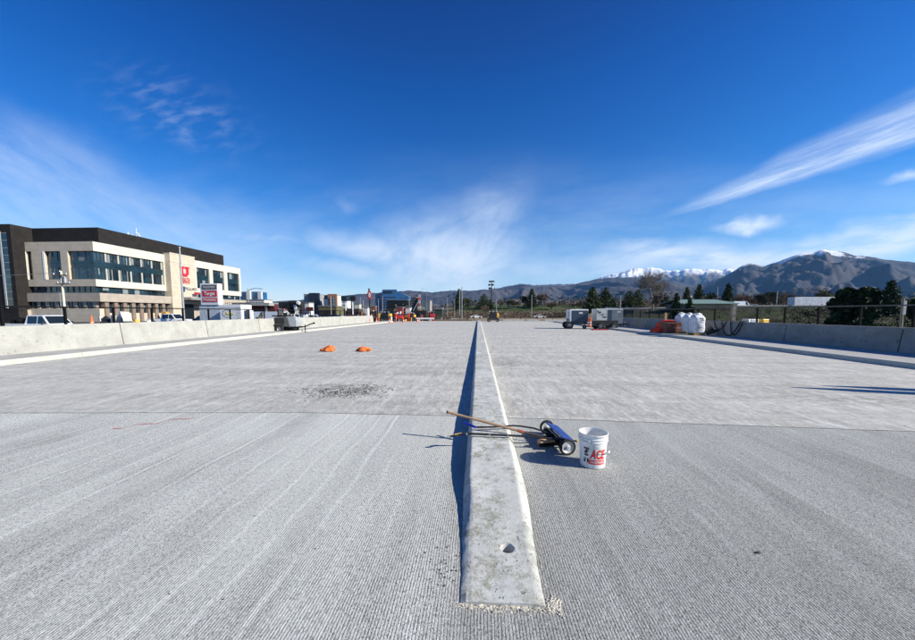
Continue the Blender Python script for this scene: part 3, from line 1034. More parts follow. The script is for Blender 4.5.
def bare(loc, h, r, label, seed=0, mat=None, group=None, depth=6, nm='bare_tree', spread=.5, twig=1.0, minr=.012):
    rnd = random.Random(seed); t_ = root(nm, loc, label, 'tree', group=group)
    tr = MB(); cr = MB()

    def grow(p, d, ln, rad, lv):
        q = p + d * ln
        mid = p + d * ln * .5 + Vector((rnd.gauss(0, 1), rnd.gauss(0, 1), rnd.gauss(0, 1))) * ln * .05
        (tr if lv >= depth - 1 else cr).tube([p, mid, q], [rad, rad * .85, rad * .7], 6 if lv >= depth - 1 else 3, cap=False)
        if lv == 0: return
        nb = 3 if lv < depth else 5
        for k in range(nb + (1 if rnd.random() < .5 else 0)):
            ax = d.cross(Vector((rnd.gauss(0, 1), rnd.gauss(0, 1), rnd.gauss(0, 1)))).normalized()
            d2 = (Matrix.Rotation(rnd.uniform(.18, .95) * spread * 1.6, 3, ax) @ d)
            d2 = (d2 + Vector((0, 0, .12))).normalized()
            grow(p + d * ln * rnd.uniform(.55, 1.0), d2, ln * rnd.uniform(.62, .86), max(minr * twig, rad * .58), lv - 1)
    grow(Vector((0, 0, -.4)), Vector((0, 0, 1)), h * .30, h * .022, depth)
    pts = cr.v; mz = max(p.z for p in pts); k = h / mz
    mr = sorted(math.hypot(p.x, p.y) for p in pts)[int(len(pts) * .97)]; kr = r / mr
    for b in (tr, cr): b.v = [Vector((p.x * kr, p.y * kr, p.z * k)) for p in b.v]
    tr.build('trunk', mat or twig_m, t_); cr.build('crown', mat or twig_m, t_)
    return t_


def at(px, Y, base=None):
    p = WY(px, 312, Y); z = T(p.x, p.y) if base is None else base
    return Vector((p.x, p.y, z))


def hgt(px, py, loc):
    return WY(px, py, loc.y).z - loc.z


def put_tree(kind, px, ptop, Y, wpx, label, **k):
    if px < 640 and 80 < Y < 185: Y += 42
    l = at(px, Y); h = max(1.5, hgt(px, ptop, l)); r = wpx / 2 * Y / FPX
    return kind(l, h, r, label, **k)


GT = 'trees beyond the deck'
put_tree(conifer, 459, 289, 150, 15, 'dark narrow conifer just left of the two tall grey poles', seed=1, group=GT)
put_tree(broad, 467, 298, 150, 12, 'low olive brown tree right of the tall grey poles', seed=2, group=GT)
put_tree(broad, 474, 302, 170, 10, 'small olive tree between the poles and the dark conifer', seed=31, group=GT, n=1200)
put_tree(conifer, 484, 293.5, 150, 20, 'dark green conifer behind the end of the median', seed=3, group=GT, sh=.6)
put_tree(conifer, 490, 299, 155, 9, 'shorter green conifer beside the floodlight mast', seed=33, group=GT, sh=.6)
put_tree(bare, 486, 304.5, 115, 12, 'low bare bush above the end of the median', seed=4, group=GT, mat=twig2_m, depth=5, minr=.03)
for i, (px, pt, w_, lab) in enumerate([(500, 299.5, 13, 'bare tan tree right of the floodlight mast'), (508, 298, 14, 'bushy bare tan tree second from the floodlight mast'),
                                       (515, 300, 12, 'bare tan tree third from the floodlight mast')]):
    put_tree(bare, px, pt, 150, w_, lab, seed=40 + i, group=GT, depth=6, minr=.03)
put_tree(broad, 523, 295, 160, 10, 'dark round tree touching the spiky conifer', seed=6, group=GT, lm=dark_l)
put_tree(conifer, 531.5, 288.5, 158, 17, 'spiky dark conifer behind the single grey lamp pole', seed=7, group=GT)
put_tree(bare, 542.5, 291.5, 150, 13, 'bare brown tree right of the spiky conifer', seed=8, group=GT, mat=twig2_m, depth=6, minr=.03)
put_tree(bare, 551, 302, 190, 14, 'low bare brown tree left of the first trailer', seed=9, group=GT, mat=twig2_m, depth=5, minr=.04)
put_tree(bare, 573, 303, 200, 14, 'low bare brown tree above the first trailer', seed=10, group=GT, mat=twig2_m, depth=5, minr=.04)
put_tree(broad, 579, 300, 190, 9, 'small dark tree above the first trailer', seed=52, group=GT, lm=dark_l, n=1000)
put_tree(conifer, 592, 286.5, 110, 23, 'broad conifer behind the gap between the two trailers', seed=11, group=GT, sh=.62, dense=1.2)
put_tree(conifer, 605, 287.5, 112, 24, 'broad conifer behind the wide trailer', seed=12, group=GT, sh=.6, dense=1.2)
put_tree(conifer, 613, 298, 116, 9, 'short conifer at the right foot of the broad pair', seed=53, group=GT, sh=.7)
put_tree(conifer, 629, 290.5, 110, 19, 'dark conifer left of the great bare tree', seed=13, group=GT, sh=.5, dense=1.2)
put_tree(conifer, 637, 290, 112, 17, 'dark conifer touching the great bare tree', seed=14, group=GT, sh=.5, dense=1.2)
put_tree(bare, 652.5, 268.5, 108, 31, 'great bare spreading tree on the skyline', seed=15, group=GT, depth=6, minr=.02, spread=.62)
put_tree(bare, 655, 291, 100, 11, 'small tan bare tree under the great bare tree', seed=54, group=GT, depth=6, minr=.03, mat=twig2_m)
put_tree(conifer, 665, 293, 118, 11, 'dark conifer right of the great bare tree', seed=16, group=GT, sh=.5)
put_tree(conifer, 676, 293, 84, 13, 'low green pine in front of the left end of the green roof', seed=17, group=GT, sh=.7)
put_tree(conifer, 689, 298, 80, 13, 'short pine above the white bags', seed=18, group=GT, sh=.7, lm=pine_l)
put_tree(conifer, 686, 287, 150, 10, 'pine behind the left half of the green roof', seed=19, group=GT, sh=.6)
put_tree(conifer, 698, 284, 150, 12, 'taller pine behind the middle of the green roof', seed=20, group=GT, sh=.6)
put_tree(broad, 711, 291, 150, 15, 'round dark tree behind the green roof', seed=21, group=GT, lm=dark_l)
put_tree(conifer, 727, 283, 150, 14, 'dark pointed pine behind the right end of the green roof', seed=22, group=GT, sh=.75, dense=1.2)
for i, (px, pt, w_, lab) in enumerate([(741, 293, 14, 'bare tree right of the pointed pine'), (750, 297, 12, 'low bare tree between the pointed pine and the dark round trees'),
                                       (786, 291, 16, 'bare tree between the dark round trees and the white lorry'), (799, 296, 12, 'bare tree behind the white lorry'),
                                       (830, 294, 15, 'bare tree behind the right end of the white lorry'), (876, 296, 14, 'bare tree between the big pines and the spreading pine')]):
    put_tree(bare, px, pt, 175, w_, lab, seed=60 + i, group=GT, depth=6, minr=.04, mat=twig2_m)
put_tree(broad, 761, 292, 128, 16, 'dark round tree right of the bare trees', seed=23, group=GT, lm=dark_l, n=2600)
put_tree(broad, 773, 292, 130, 17, 'dark round tree beside the pale pole', seed=24, group=GT, lm=dark_l, n=2600)
put_tree(broad, 792, 294, 165, 10, 'small dark tree behind the left end of the white lorry', seed=25, group=GT, lm=dark_l)
put_tree(broad, 821, 287.5, 150, 17, 'yellow green tree behind the white lorry', seed=26, group=GT, lm=olive_l)
put_tree(broad, 845, 278, 52, 25, 'big dark pine rising over the right barrier', seed=27, group=GT, lm=pine_l, n=9000, low=-.05, nm='pine_tree', blobs=24)
put_tree(broad, 868, 282, 50, 22, 'second big dark pine rising over the right barrier', seed=28, group=GT, lm=pine_l, n=9000, low=-.05, nm='pine_tree', blobs=24)
put_tree(conifer, 889, 280, 95, 30, 'wide spreading pine behind the leaning post', seed=29, group=GT, sh=.9, dense=1.5)
put_tree(broad, 919, 289, 60, 20, 'dark pine cut by the right edge of the view', seed=30, group=GT, lm=pine_l, n=6000, low=-.05, nm='pine_tree', blobs=18)


# brushy banks (nobody could count these)
def brush(name, pts, mat, label, s0=.12, n_=26):
    mb = MB(); mb.keep = True; rnd = random.Random(len(pts))
    for x_, y_, h in pts:
        z_ = T(x_, y_)
        for i in range(n_):
            p = Vector((x_ + rnd.gauss(0, h * .5), y_ + rnd.gauss(0, h * .5), z_ + abs(rnd.gauss(0, .45)) * h))
            leafquad(mb, p, s0 * h * rnd.uniform(.5, 1.4), rnd)
    return tag(mb.build(name, mat), kind='stuff', label=label)


rnd = random.Random(5)
brush('dry_brush', [(rnd.uniform(-28, 75), rnd.uniform(152, 176), rnd.uniform(.9, 2.2)) for i in range(1500)], M('dry_brush_twigs', (.115, .085, .055), .9, var=.4), 'dry brown brush beyond the end of the deck', .16, 16)
pts = []
for i in range(3400):
    px = rnd.uniform(700, 1060); Y_ = rnd.uniform(30, 98)
    l = at(px, Y_)
    if l.x > 22: pts.append((l.x, l.y, rnd.uniform(.7, 1.7) * (1 if px > 790 else .6)))
brush('dark_undergrowth', pts, dark_l, 'dark brush on the slope below the right barrier', .14, 22)
pts = []
for i in range(500):
    px = rnd.uniform(620, 740); Y_ = rnd.uniform(45, 84)
    l = at(px, Y_)
    if l.x > 20: pts.append((l.x, l.y, rnd.uniform(.5, 1.3)))
brush('brown_undergrowth', pts, twig2_m, 'brown brush below the fence on the right', .14, 18)
# far tree belt and town at the mountain foot
pts = []
for i in range(2600):
    px = rnd.uniform(330, 1000); Y_ = rnd.uniform(240, 900)
    l = at(px, Y_); pts.append((l.x, l.y, rnd.uniform(4, 9)))
brush('far_woods', pts, leafmat('far_branches', (.06, .05, .035), (.12, .10, .065)), 'distant brown woods at the foot of the mountains', .13, 12)
from mathutils.bvhtree import BVHTree
_mf = bpy.data.objects['mountain_front'].data
_bvh = BVHTree.FromPolygons([v.co.copy() for v in _mf.vertices], [list(p.vertices) for p in _mf.polygons])
for nm_, mt_, lb_, sd_, hh_ in (('brown_woods', twig2_m, 'belt of bare brown woods behind the green roofed hall and the generators', 8, (2.6, 5.5)), ('dark_woods', dark_l, 'dark evergreen clumps in the woods below the mountains', 9, (2.2, 4.6))):
    rnd = random.Random(sd_); pts = []
    for i in range(520 if sd_ == 8 else 300):
        px = rnd.choice([rnd.uniform(556, 960), rnd.uniform(640, 960)]); Y_ = rnd.uniform(205, 250)
        if sd_ == 9: px = px + 9 * math.sin(px * .35)
        l = at(px, Y_); pts.append((l.x, l.y, rnd.uniform(*hh_)))
    brush(nm_, pts, mt_, lb_, .10, 30)
mb = MB(); rnd = random.Random(77)
for i in range(420):
    px = rnd.choice([rnd.uniform(400, 700), rnd.gauss(575, 25)]); Y_ = rnd.uniform(3500, 4700)
    d = ray(px, 312); q = EYE + d * (Y_ / d.y)
    hit = _bvh.ray_cast(Vector((q.x, q.y, 5000)), Vector((0, 0, -1)))[0]
    if hit is None: continue
    s_ = rnd.uniform(7, 18)
    mb.box((q.x, q.y, hit.z + s_ * .2), (s_ * 1.6, s_, s_ * .6), rz=rnd.random())
tag(mb.build('distant_town', M('pale_houses', (.45, .43, .40), .8, var=.4, scale=.02)), kind='stuff', label='scattered pale houses far off at the foot of the mountains')
# ================================================================ common small materials
steel_blk = M('black_steel', (.008, .008, .009), .8, var=.3, spec=.1)
steel_gry = M('galvanised_steel', (.42, .42, .42), .45, .6, var=.2)
rubber = M('black_rubber', (.018, .018, .018), .85, var=.3)
white_p = M('white_paint', (.78, .78, .76), .4, var=.08, dirt=.35)
glass_d = M('dark_glass', (.012, .018, .022), .08, var=.1, spec=.8)
red_p = M('red_paint', (.55, .03, .03), .45, var=.2, dirt=.3)
orange_p = M('safety_orange', (.85, .16, .03), .5, var=.15, dirt=.3)
yellow_p = M('machine_yellow', (.75, .45, .06), .45, var=.15, dirt=.4)
navy_p = M('navy_panel', (.025, .045, .075), .45, var=.2, dirt=.2)
black_p = M('black_paint', (.015, .015, .016), .5, var=.3, dirt=.3)
chrome = M('bright_steel', (.6, .6, .6), .25, .9, var=.1)
wood_m = M('weathered_wood', (.38, .26, .15), .8, var=.35, scale=6)


# ================================================================ fences
def fence(name, x, y0, y1, step, phase, ztop, zbase, label, rail):
    f = root(name, (x, y0, zbase), label, 'fence')
    mb = MB(); mb.bb(x - .025, x + .025, y0, y1, ztop - .06, ztop)
    mb.build('rail', rail, f, world=True)
    y = phase; n = 0
    while y < y1:
        m2 = MB(); m2.bb(x - .038, x + .038, y - .038, y + .038, zbase, ztop - .062)
        m2.bb(x - .07, x + .07, y - .07, y + .07, ztop - .060, ztop - .0601 + .004)
        m2.build('post', steel_blk, f, world=True); y += step
    return f


fence('railing', -17.7, 4, 54, 2.05, 4.13, 1.86, -.6, 'black post and rail fence behind the left barrier', steel_blk)
fence('railing', 17.6, 8, 46, 2.04, 9.38, 1.93, -2.5, 'black post and rail fence behind the right barrier', M('grey_rail', (.07, .07, .07), .5))

# ================================================================ the big office and clinic building
XB = WY(92.4, 241.5, 77).x                     # plane of the long sunlit front
YC = 77.0
zr = WY(92.4, 241.5, YC).z                     # top of the cream parapet
GZ = -.6
bld = root('office_building', (XB - 8, YC + 24, GZ), 'large four storey cream office building with dark roof storey and rows of blue green windows', 'building')


def stone(name, a, b, sc=.8, joints=True):
    if name in _mc: return _mc[name]
    m = bpy.data.materials.new(name); t_, _, _ = nt(m); g = G(t_)
    p, x, y, z = g.pos()
    c = g.mix(g.ramp(g.noise(p, sc, 4, .6), .3, .7), a, b)
    c = g.mix(g.ramp(g.noise(p, 5, 4, .7), .5, .75, 0, .2), c, tuple(q * .6 for q in a))
    if joints:
        fz = g.math('ABSOLUTE', g.math('SUBTRACT', g.math('FRACT', g.math('DIVIDE', z, 1.05)), .5))
        fy = g.math('ABSOLUTE', g.math('SUBTRACT', g.math('FRACT', g.math('DIVIDE', g.math('ADD', x, y), 1.9)), .5))
        jn = g.math('MAXIMUM', g.ramp(fz, .475, .49), g.ramp(fy, .488, .494))
        c = g.mix(g.math('MULTIPLY', jn, .5), c, tuple(q * .5 for q in a))
    g.bsdf(c, .8, spec=.3)
    _mc[name] = m
    return m


cream = stone('cream_stucco', (.58, .54, .44), (.66, .62, .52))
beige = stone('beige_stone', (.50, .43, .33), (.58, .50, .40))
tan_w = stone('tan_stone', (.36, .31, .26), (.44, .38, .31))
darkclad = stone('dark_cladding', (.012, .011, .010), (.022, .019, .017))
def glazing(name, dark, light, sx=1.35, sz=2.2):
    m = bpy.data.materials.new(name); t_, _, _ = nt(m); g = G(t_)
    p, x, y, z = g.pos()
    sn = lambda v, k: g.math('FLOOR', g.math('DIVIDE', v, k))
    wn_ = t_.nodes.new('ShaderNodeTexWhiteNoise'); wn_.noise_dimensions = '3D'
    t_.links.new(g.vec(sn(x, sx), sn(y, sx), sn(z, sz)), wn_.inputs['Vector'])
    c = g.mix(g.ramp(wn_.outputs['Value'], .35, 1.0), dark, light)  # pane tones put varied reflections into the glass colour
    c = g.mix(g.ramp(g.noise(p, .35, 4, .7), .45, .7, 0, .6), c, tuple(q * 1.7 for q in light))
    g.bsdf(c, .06, spec=1.0, bump=g.noise(p, .8, 2), dist=.03)
    return m


glass_b = glazing('blue_green_glass', (.004, .011, .018), (.020, .048, .070))
spandrel = M('teal_spandrel', (.010, .032, .044), .15, var=.35, scale=.3, spec=.9)
mull = M('dark_mullion', (.03, .035, .035), .5)
blind = M('pale_window_blind', (.20, .23, .235), .7)


def zat(px, py, Y=None, X=None):
    return (WY(px, py, Y) if Y is not None else WX(px, py, X)).z


def yX(px, X=XB): return WX(px, 300, X).y
def xY(px, Y=YC): return WY(px, 300, Y).x


# long front levels measured at the corner
Z_win_top = zat(92.4, 250.7, Y=YC); Z_bay_bot = zat(92.4, 279.2, Y=YC) + 0
Z_b2_bot = zat(92.4, 286.2, Y=YC); Z_w2_bot = zat(92.4, 293.0, Y=YC); Z_bd_bot = zat(92.4, 301.6, Y=YC)
Z_sp_top = zat(92.4, 260.3, Y=YC); Z_sp_bot = zat(92.4, 267.2, Y=YC)
Y_end = yX(241.7)
XW = xY(20.2)                                   # left end of the short front
YA = yX(166.0)                                   # end of the long glazed bay
YS0, YS1 = yX(172.5, XB + 1.6), yX(197, XB + 1.6)
wall_cream = MB(); W = wall_cream
DP = .55                                          # window recess
# core set back behind the glazing
core = MB(); core.bb(XW + .4, XB - DP - .25, YC + DP + .25, Y_end - .3, GZ, zr - .25)
core.build('core_wall', tan_w, bld, world=True)


def band_x(mb, y0, y1, z0, z1, out=0.0, d=DP + .26):   # strip of the long front
    mb.bb(XB - d, XB + out, y0, y1, z0, z1)


def band_y(mb, x0, x1, z0, z1, out=0.0, d=DP + .26):   # strip of the short front
    mb.bb(x0, x1, YC - out, YC + d, z0, z1)


# --- long front, upper part (cream)
band_x(W, YC + .001, Y_end, Z_win_top, zr)
band_x(W, YC + .001, Y_end, Z_b2_bot, Z_bay_bot)
band_x(W, YA, YS0, Z_bay_bot, Z_win_top)
NB = [(yX(198.2), yX(211)), (yX(212.3), yX(225.3)), (yX(228.6), yX(240.2))]
band_x(W, YS1 - .5, NB[0][0], Z_bay_bot, Z_win_top)
band_x(W, NB[0][1], NB[1][0] + .9, Z_bay_bot, Z_win_top)
band_x(W, NB[1][1], NB[2][0], Z_bay_bot, Z_win_top)
band_x(W, NB[2][1], Y_end, Z_bay_bot, Z_win_top)
NB[1] = (NB[1][0] + .9, NB[1][1])
W.build('front_wall', cream, bld, world=True)
# --- short front (beige, left of the corner)
S = MB()
XE = XB - DP - .262
band_y(S, XW, XE + .0, Z_win_top, zr); band_y(S, XW, XE, Z_b2_bot, Z_bay_bot)
xs = [xY(30.5), xY(35.8), xY(48.6), xY(64.4), xY(71.6)]
band_y(S, XW, xs[0], Z_bay_bot, Z_win_top); band_y(S, xs[1], xs[2], Z_bay_bot, Z_win_top); band_y(S, xs[3], xs[4], Z_bay_bot, Z_win_top)
S.bb(XE, XB - .002, YC - .0, YC + .0005, Z_win_top, zr); S.bb(XE, XB - .002, YC, YC + .0005, Z_b2_bot, Z_bay_bot)
S.build('side_wall', beige, bld, world=True)
# light jambs on the left of the short front windows
for a in (xs[0] - .02, xs[2] - .02):
    J = MB(); J.bb(a - .45, a, YC - .06, YC - .003, Z_bay_bot, Z_win_top); J.build('window_jamb', white_p, bld, world=True)


def window(plane, a0, a1, z0, z1, n, rows=None, blinds=0.25, seed=0, off=0.0, mat=None):
    """one glazed opening with mullions; plane 'x' on the long front, 'y' on the short one"""
    rnd = random.Random(seed); mb = MB()
    def bx(u0, u1, w0, w1, d0, d1, m):
        if plane == 'x': mb.bb(XB + off - DP + d0, XB + off - DP + d1, u0, u1, w0, w1, m=m)
        else: mb.bb(u0, u1, YC - off + DP - d1, YC - off + DP - d0, w0, w1, m=m)
    bx(a0, a1, z0, z1, -.2, 0, 0)
    st = (a1 - a0) / n
    for i in range(n + 1):
        c = a0 + i * st; c = min(max(c, a0 + .05), a1 - .05)
        bx(c - .05, c + .05, z0, z1, .002, .10, 1)
    for i in range(n):
        if rnd.random() < blinds:
            u = a0 + i * st + .06; v = u + st - .12
            if rnd.random() < .5: v = u + (v - u) * .45
            bx(u, v, z0 + (z1 - z0) * rnd.choice([0, .1, .45]), z1 - .05, .004, .02, 2)
    for r_ in (rows or []): bx(a0, a1, r_ - .04, r_ + .04, .004, .07, 1)
    return mb.build('window', [mat or glass_b, mull, blind], bld, world=True)


def spand(plane, a0, a1, z0, z1, off=0.0):
    mb = MB()
    for k in range(3):
        c0 = z0 + (z1 - z0) * k / 3 + .02; c1 = z0 + (z1 - z0) * (k + 1) / 3 - .02
        if plane == 'x': mb.bb(XB + off - DP - .1, XB + off - DP + .06 + .04 * k, a0, a1, c0, c1)
        else: mb.bb(a0, a1, YC - off + DP - .06 - .04 * k, YC - off + DP + .1, c0, c1)
    return mb.build('spandrel', spandrel, bld, world=True)


# glazed bay on the long front: five windows per floor separated by white fins
bays = [yX(92.9 + .0), yX(107), yX(120.5), yX(135.5), yX(150.3), YA]
ylist = []
n5 = 6
for i in range(n5):
    a0 = YC + .3 + (YA - YC - .3) * i / n5; a1 = YC + .3 + (YA - YC - .3) * (i + 1) / n5
    window('x', a0, a1 - .55, Z_sp_top, Z_win_top, 3, seed=i); window('x', a0, a1 - .55, Z_bay_bot, Z_sp_bot, 3, seed=i + 30, blinds=.45)
    for u_, v_ in ((Z_sp_top, Z_win_top), (Z_bay_bot, Z_sp_bot)):
        fin = MB(); fin.bb(XB - DP - .2, XB - DP + .18, a1 - .5, a1 - .12, u_, v_); fin.build('white_fin', M('pale_fin', (.42, .42, .38), .6), bld, world=True)
    spand('x', a0, a1 - .01, Z_sp_bot + .02, Z_sp_top - .02)
for i, (a, b) in enumerate(NB):
    window('x', a, b, Z_sp_top, Z_win_top, 4, seed=80 + i, blinds=.4); window('x', a, b, Z_bay_bot, Z_sp_bot, 4, seed=90 + i, blinds=.4)
    spand('x', a, b, Z_sp_bot + .02, Z_sp_top - .02)
# short front windows
for i, (a, b, n_) in enumerate([(xs[0], xs[1], 1), (xs[2], xs[3], 3), (xs[4], XB - DP - .02, 3)]):
    if i == 0:
        window('y', a, b, Z_bay_bot, Z_win_top, n_, rows=[Z_bay_bot + 2, Z_sp_bot, Z_sp_top, Z_win_top - 1], blinds=0, seed=3)
    else:
        window('y', a, b, Z_sp_top, Z_win_top, n_, seed=5 + i, blinds=.5); window('y', a, b, Z_bay_bot, Z_sp_bot, n_, seed=15 + i, blinds=.5)
        spand('y', a, b, Z_sp_bot + .02, Z_sp_top - .02)
# second storey ribbon
PO = 1.25
Y2E = Y_end - .5
for i in range(8):
    a0 = YC + .2 + (Y2E - YC) * i / 8; a1 = a0 + (Y2E - YC) / 8 - .06
    window('x', a0, a1, Z_w2_bot, Z_b2_bot, 4, seed=120 + i, blinds=.3)
x0_ = xY(27.0)
for i in range(3):
    a0 = x0_ + (XB - DP - .02 - x0_) * i / 3; a1 = a0 + (XB - DP - x0_) / 3 - .08
    window('y', a0, a1, Z_w2_bot, Z_b2_bot, 4, seed=140 + i, blinds=.3)
# podium band, projecting
P = MB()
P.bb(xY(25), XB + PO, YC - .5, YC + 1.2, Z_bd_bot, Z_w2_bot)
P.bb(XB - 1.2, XB + PO, YC + 1.201, Y_end + .6, Z_bd_bot, Z_w2_bot)
P.build('podium_band', tan_w, bld, world=True)
# ground storey
zg1 = zat(97, 308.6, Y=YC)
Gs = MB(); Gs.bb(xY(25) + .3, XB + .55, YC + .0 - .2, YC + .8, GZ, zg1)
Gs.bb(XB - .3, XB + .55, YC + .801, YS0, GZ, zg1 - 1.0)
Gs.build('ground_wall', beige, bld, world=True)
for i in range(7):
    a0 = xY(31) + (XB - .3 - xY(31)) * i / 7; a1 = a0 + (XB - .3 - xY(31)) / 7 * .72
    window('y', a0, a1, zg1 + .003, Z_bd_bot - .003, 2, seed=160 + i, off=.45)
    m_ = MB(); m_.bb(a1 + .01, a1 + (XB - .3 - xY(31)) / 7 * .28 - .01, YC - .15, YC + .5, zg1 + .003, Z_bd_bot - .003); m_.build('pier', tan_w, bld, world=True)
pier_m = stone('brown_pier', (.20, .15, .12), (.26, .20, .16))
for i in range(8):
    span = (YS0 - YC - 1.2) / 8; a0 = YC + 1.2 + span * i
    window('x', a0 + .5, a0 + span - .4, zg1 - .98, Z_bd_bot - .003, 2, seed=180 + i, off=.7)
    m_ = MB(); m_.bb(XB - .2, XB + .9, a0 - .38, a0 + .48, GZ, Z_bd_bot - .004); m_.build('pier', pier_m, bld, world=True)
# entrance tower with the sign
zt_top = zat(176, 254, X=XB + 1.6)
Tw = MB(); Tw.bb(XB - .9, XB + 1.6, YS0, YS1, Z_w2_bot - .6, zt_top); Tw.bb(XB - .9, XB + 1.6, YS0, YS0 + 3.2, GZ, Z_w2_bot - .602)
Tw.build('entrance_tower', beige, bld, world=True)
Tc = MB()
for z_ in (zt_top, zat(176, 262, X=XB + 1.6), zat(176, 286, X=XB + 1.6)): Tc.bb(XB + 1.605, XB + 1.68, YS0 - .05, YS1 + .05, z_ - .10, z_ + .12)
Tc.build('string_course', cream, bld, world=True)
Te = MB(); Te.bb(XB - .6, XB + .6, YS0 + 3.3, YS1 - .2, GZ, Z_w2_bot - .65); Te.build('entrance_glass', glass_d, bld, world=True)
Cn = MB(); Cn.bb(XB + 1.62, XB + 4.4, YS0 + 3.2, YS1 + 5, zat(190, 300, X=XB + 2), zat(190, 297.5, X=XB + 2)); Cn.build('entrance_canopy', M('canopy_grey', (.25, .25, .25), .5), bld, world=True)
xf_ = XB + 1.6
c_u = WX(184.3, 271.5, xf_)
red_s = M('sign_red', (.62, .02, .04), .5, var=.05)
Lg = MB(); sc_ = (WX(181.4, 268, xf_).z - WX(181.4, 276, xf_).z) * .62
Uw = sc_ * .98
Upoly = [(-1, 1), (-.10, 1), (-.10, .62), (-.36, .62), (-.36, -.25), (-.18, -.50), (.18, -.50), (.36, -.25), (.36, .62), (.10, .62), (.10, 1), (1, 1), (1, .62), (.85, .62), (.85, -.45), (.45, -1), (-.45, -1), (-.85, -.45), (-.85, .62), (-1, .62)]
Lg.prism([(c_u.y + a * Uw * 1.15, c_u.z + b * Uw) for a, b in Upoly], xf_ + .02, xf_ + .22, 'YZ')
Lg.build('logo', red_s, bld, world=True)
Lt = MB()
c_h = WX(185.4, 280.2, xf_)
wdt = WX(189.6, 280, xf_).y - WX(181.4, 280, xf_).y
place2d(Lt, text_mb('HEALTH', 1.9, bold=.03, width=wdt), (xf_ + .12, c_h.y, c_h.z), (0, 1, 0), (0, 0, 1))
c_h = WX(185.4, 282.9, xf_)
place2d(Lt, text_mb('UNIVERSITY OF UTAH', .75, bold=.012, width=wdt), (xf_ + .12, c_h.y, c_h.z), (0, 1, 0), (0, 0, 1))
Lt.build('lettering', red_s, bld, world=True)
c_h = WX(188.5, 289.6, xf_); Lb = MB(); place2d(Lb, glyph_row(9, 6.0, .7, 4), (xf_ + .1, c_h.y + 1, c_h.z + .2), (0, 1, 0), (0, 0, 1)); Lb.build('small_lettering', navy_p, bld, world=True)
Lb = MB(); c_h = WX(185, 290, xf_); Lb.bb(xf_ + .005, xf_ + .2, c_h.y - 1.2, c_h.y - .2, c_h.z - .5, c_h.z + 1.0); Lb.build('sign_plate', M('sign_blue', (.02, .07, .16), .4), bld, world=True)
Lb = MB(); c_h = WX(193.5, 293.5, xf_); Lb.bb(xf_ + .8, xf_ + 1.0, c_h.y - .7, c_h.y + 1.3, c_h.z - .35, c_h.z + .35); Lb.build('entrance_sign', M('dull_sign_red', (.32, .02, .03), .5), bld, world=True)
# dark roof storey
zp = zat(93, 227, Y=YC)
Pn = MB(); Pn.bb(XW - 8, XB - .25, YC + 1.6, yX(226.4), zr - .24, zp + .3); Pn.build('roof_storey', darkclad, bld, world=True)
Rc = MB(); Rc.bb(XW + .1, XB - .02, YC + .05, Y_end - .02, zr + .002, zr + .06); Rc.build('roof', M('roof_coping', (.3, .29, .27), .8), bld, world=True)
# roof aerials and dish housings
for px_, h_ in ((128, 1.2), (132, .8), (136.5, 2.6), (139, 1.6)):
    Ra = MB(); q = WX(px_, 233, XB - 3); Ra.tube([(q.x, q.y, zp + .3), (q.x, q.y, zp + .3 + h_)], .06, 6)
    Ra.blob((q.x, q.y, zp + .3 + h_ * .5), (.28, .28, .22), sub=2, amp=.1); Ra.build('roof_aerial', white_p, bld, world=True)
# dark stair tower on the left
XT = WY(31, 228, YC + 1.5).x
Yt = 0
for _y in [60 + .1 * i for i in range(180)]:
    if abs(WY(9, 224, _y).x - XT) < .12: Yt = _y
Yt = Yt or 72
zt = WY(9, 224, Yt).z
St = MB(); St.bb(XT - 16, XT, Yt, YC + 22, GZ, zt); St.build('stair_tower', darkclad, bld, world=True)
Sg = MB(); xa, xb = WY(1.6, 240, Yt).x, WY(7.0, 240, Yt).x
z0_, z1_ = zat(4, 306, Y=Yt), zat(4, 233, Y=Yt)
Sg.bb(xa, xb, Yt - .05, Yt - .004, z0_, z1_)
Sg.build('stair_window', glass_b, bld, world=True)
Sg = MB(); Sg.bb(xa - .5, xa - .05, Yt - .16, Yt - .003, z0_ - .5, z1_ + .3)
for i in range(11): Sg.bb(xa, xb, Yt - .09, Yt - .052, z0_ + (z1_ - z0_) * i / 10 - .05, z0_ + (z1_ - z0_) * i / 10 + .05)
Sg.build('window_frame', M('pale_frame', (.38, .40, .40), .5), bld, world=True)
Lw = MB(); Lw.bb(XT + .2, xY(25) + .3, YC - .8, YC + .2, GZ, zat(20, 314, Y=YC) + 1.0); Lw.build('low_wall', tan_w, bld, world=True)


# ================================================================ vehicles
def lerp2(a, b, t_): return a + (b - a) * t_


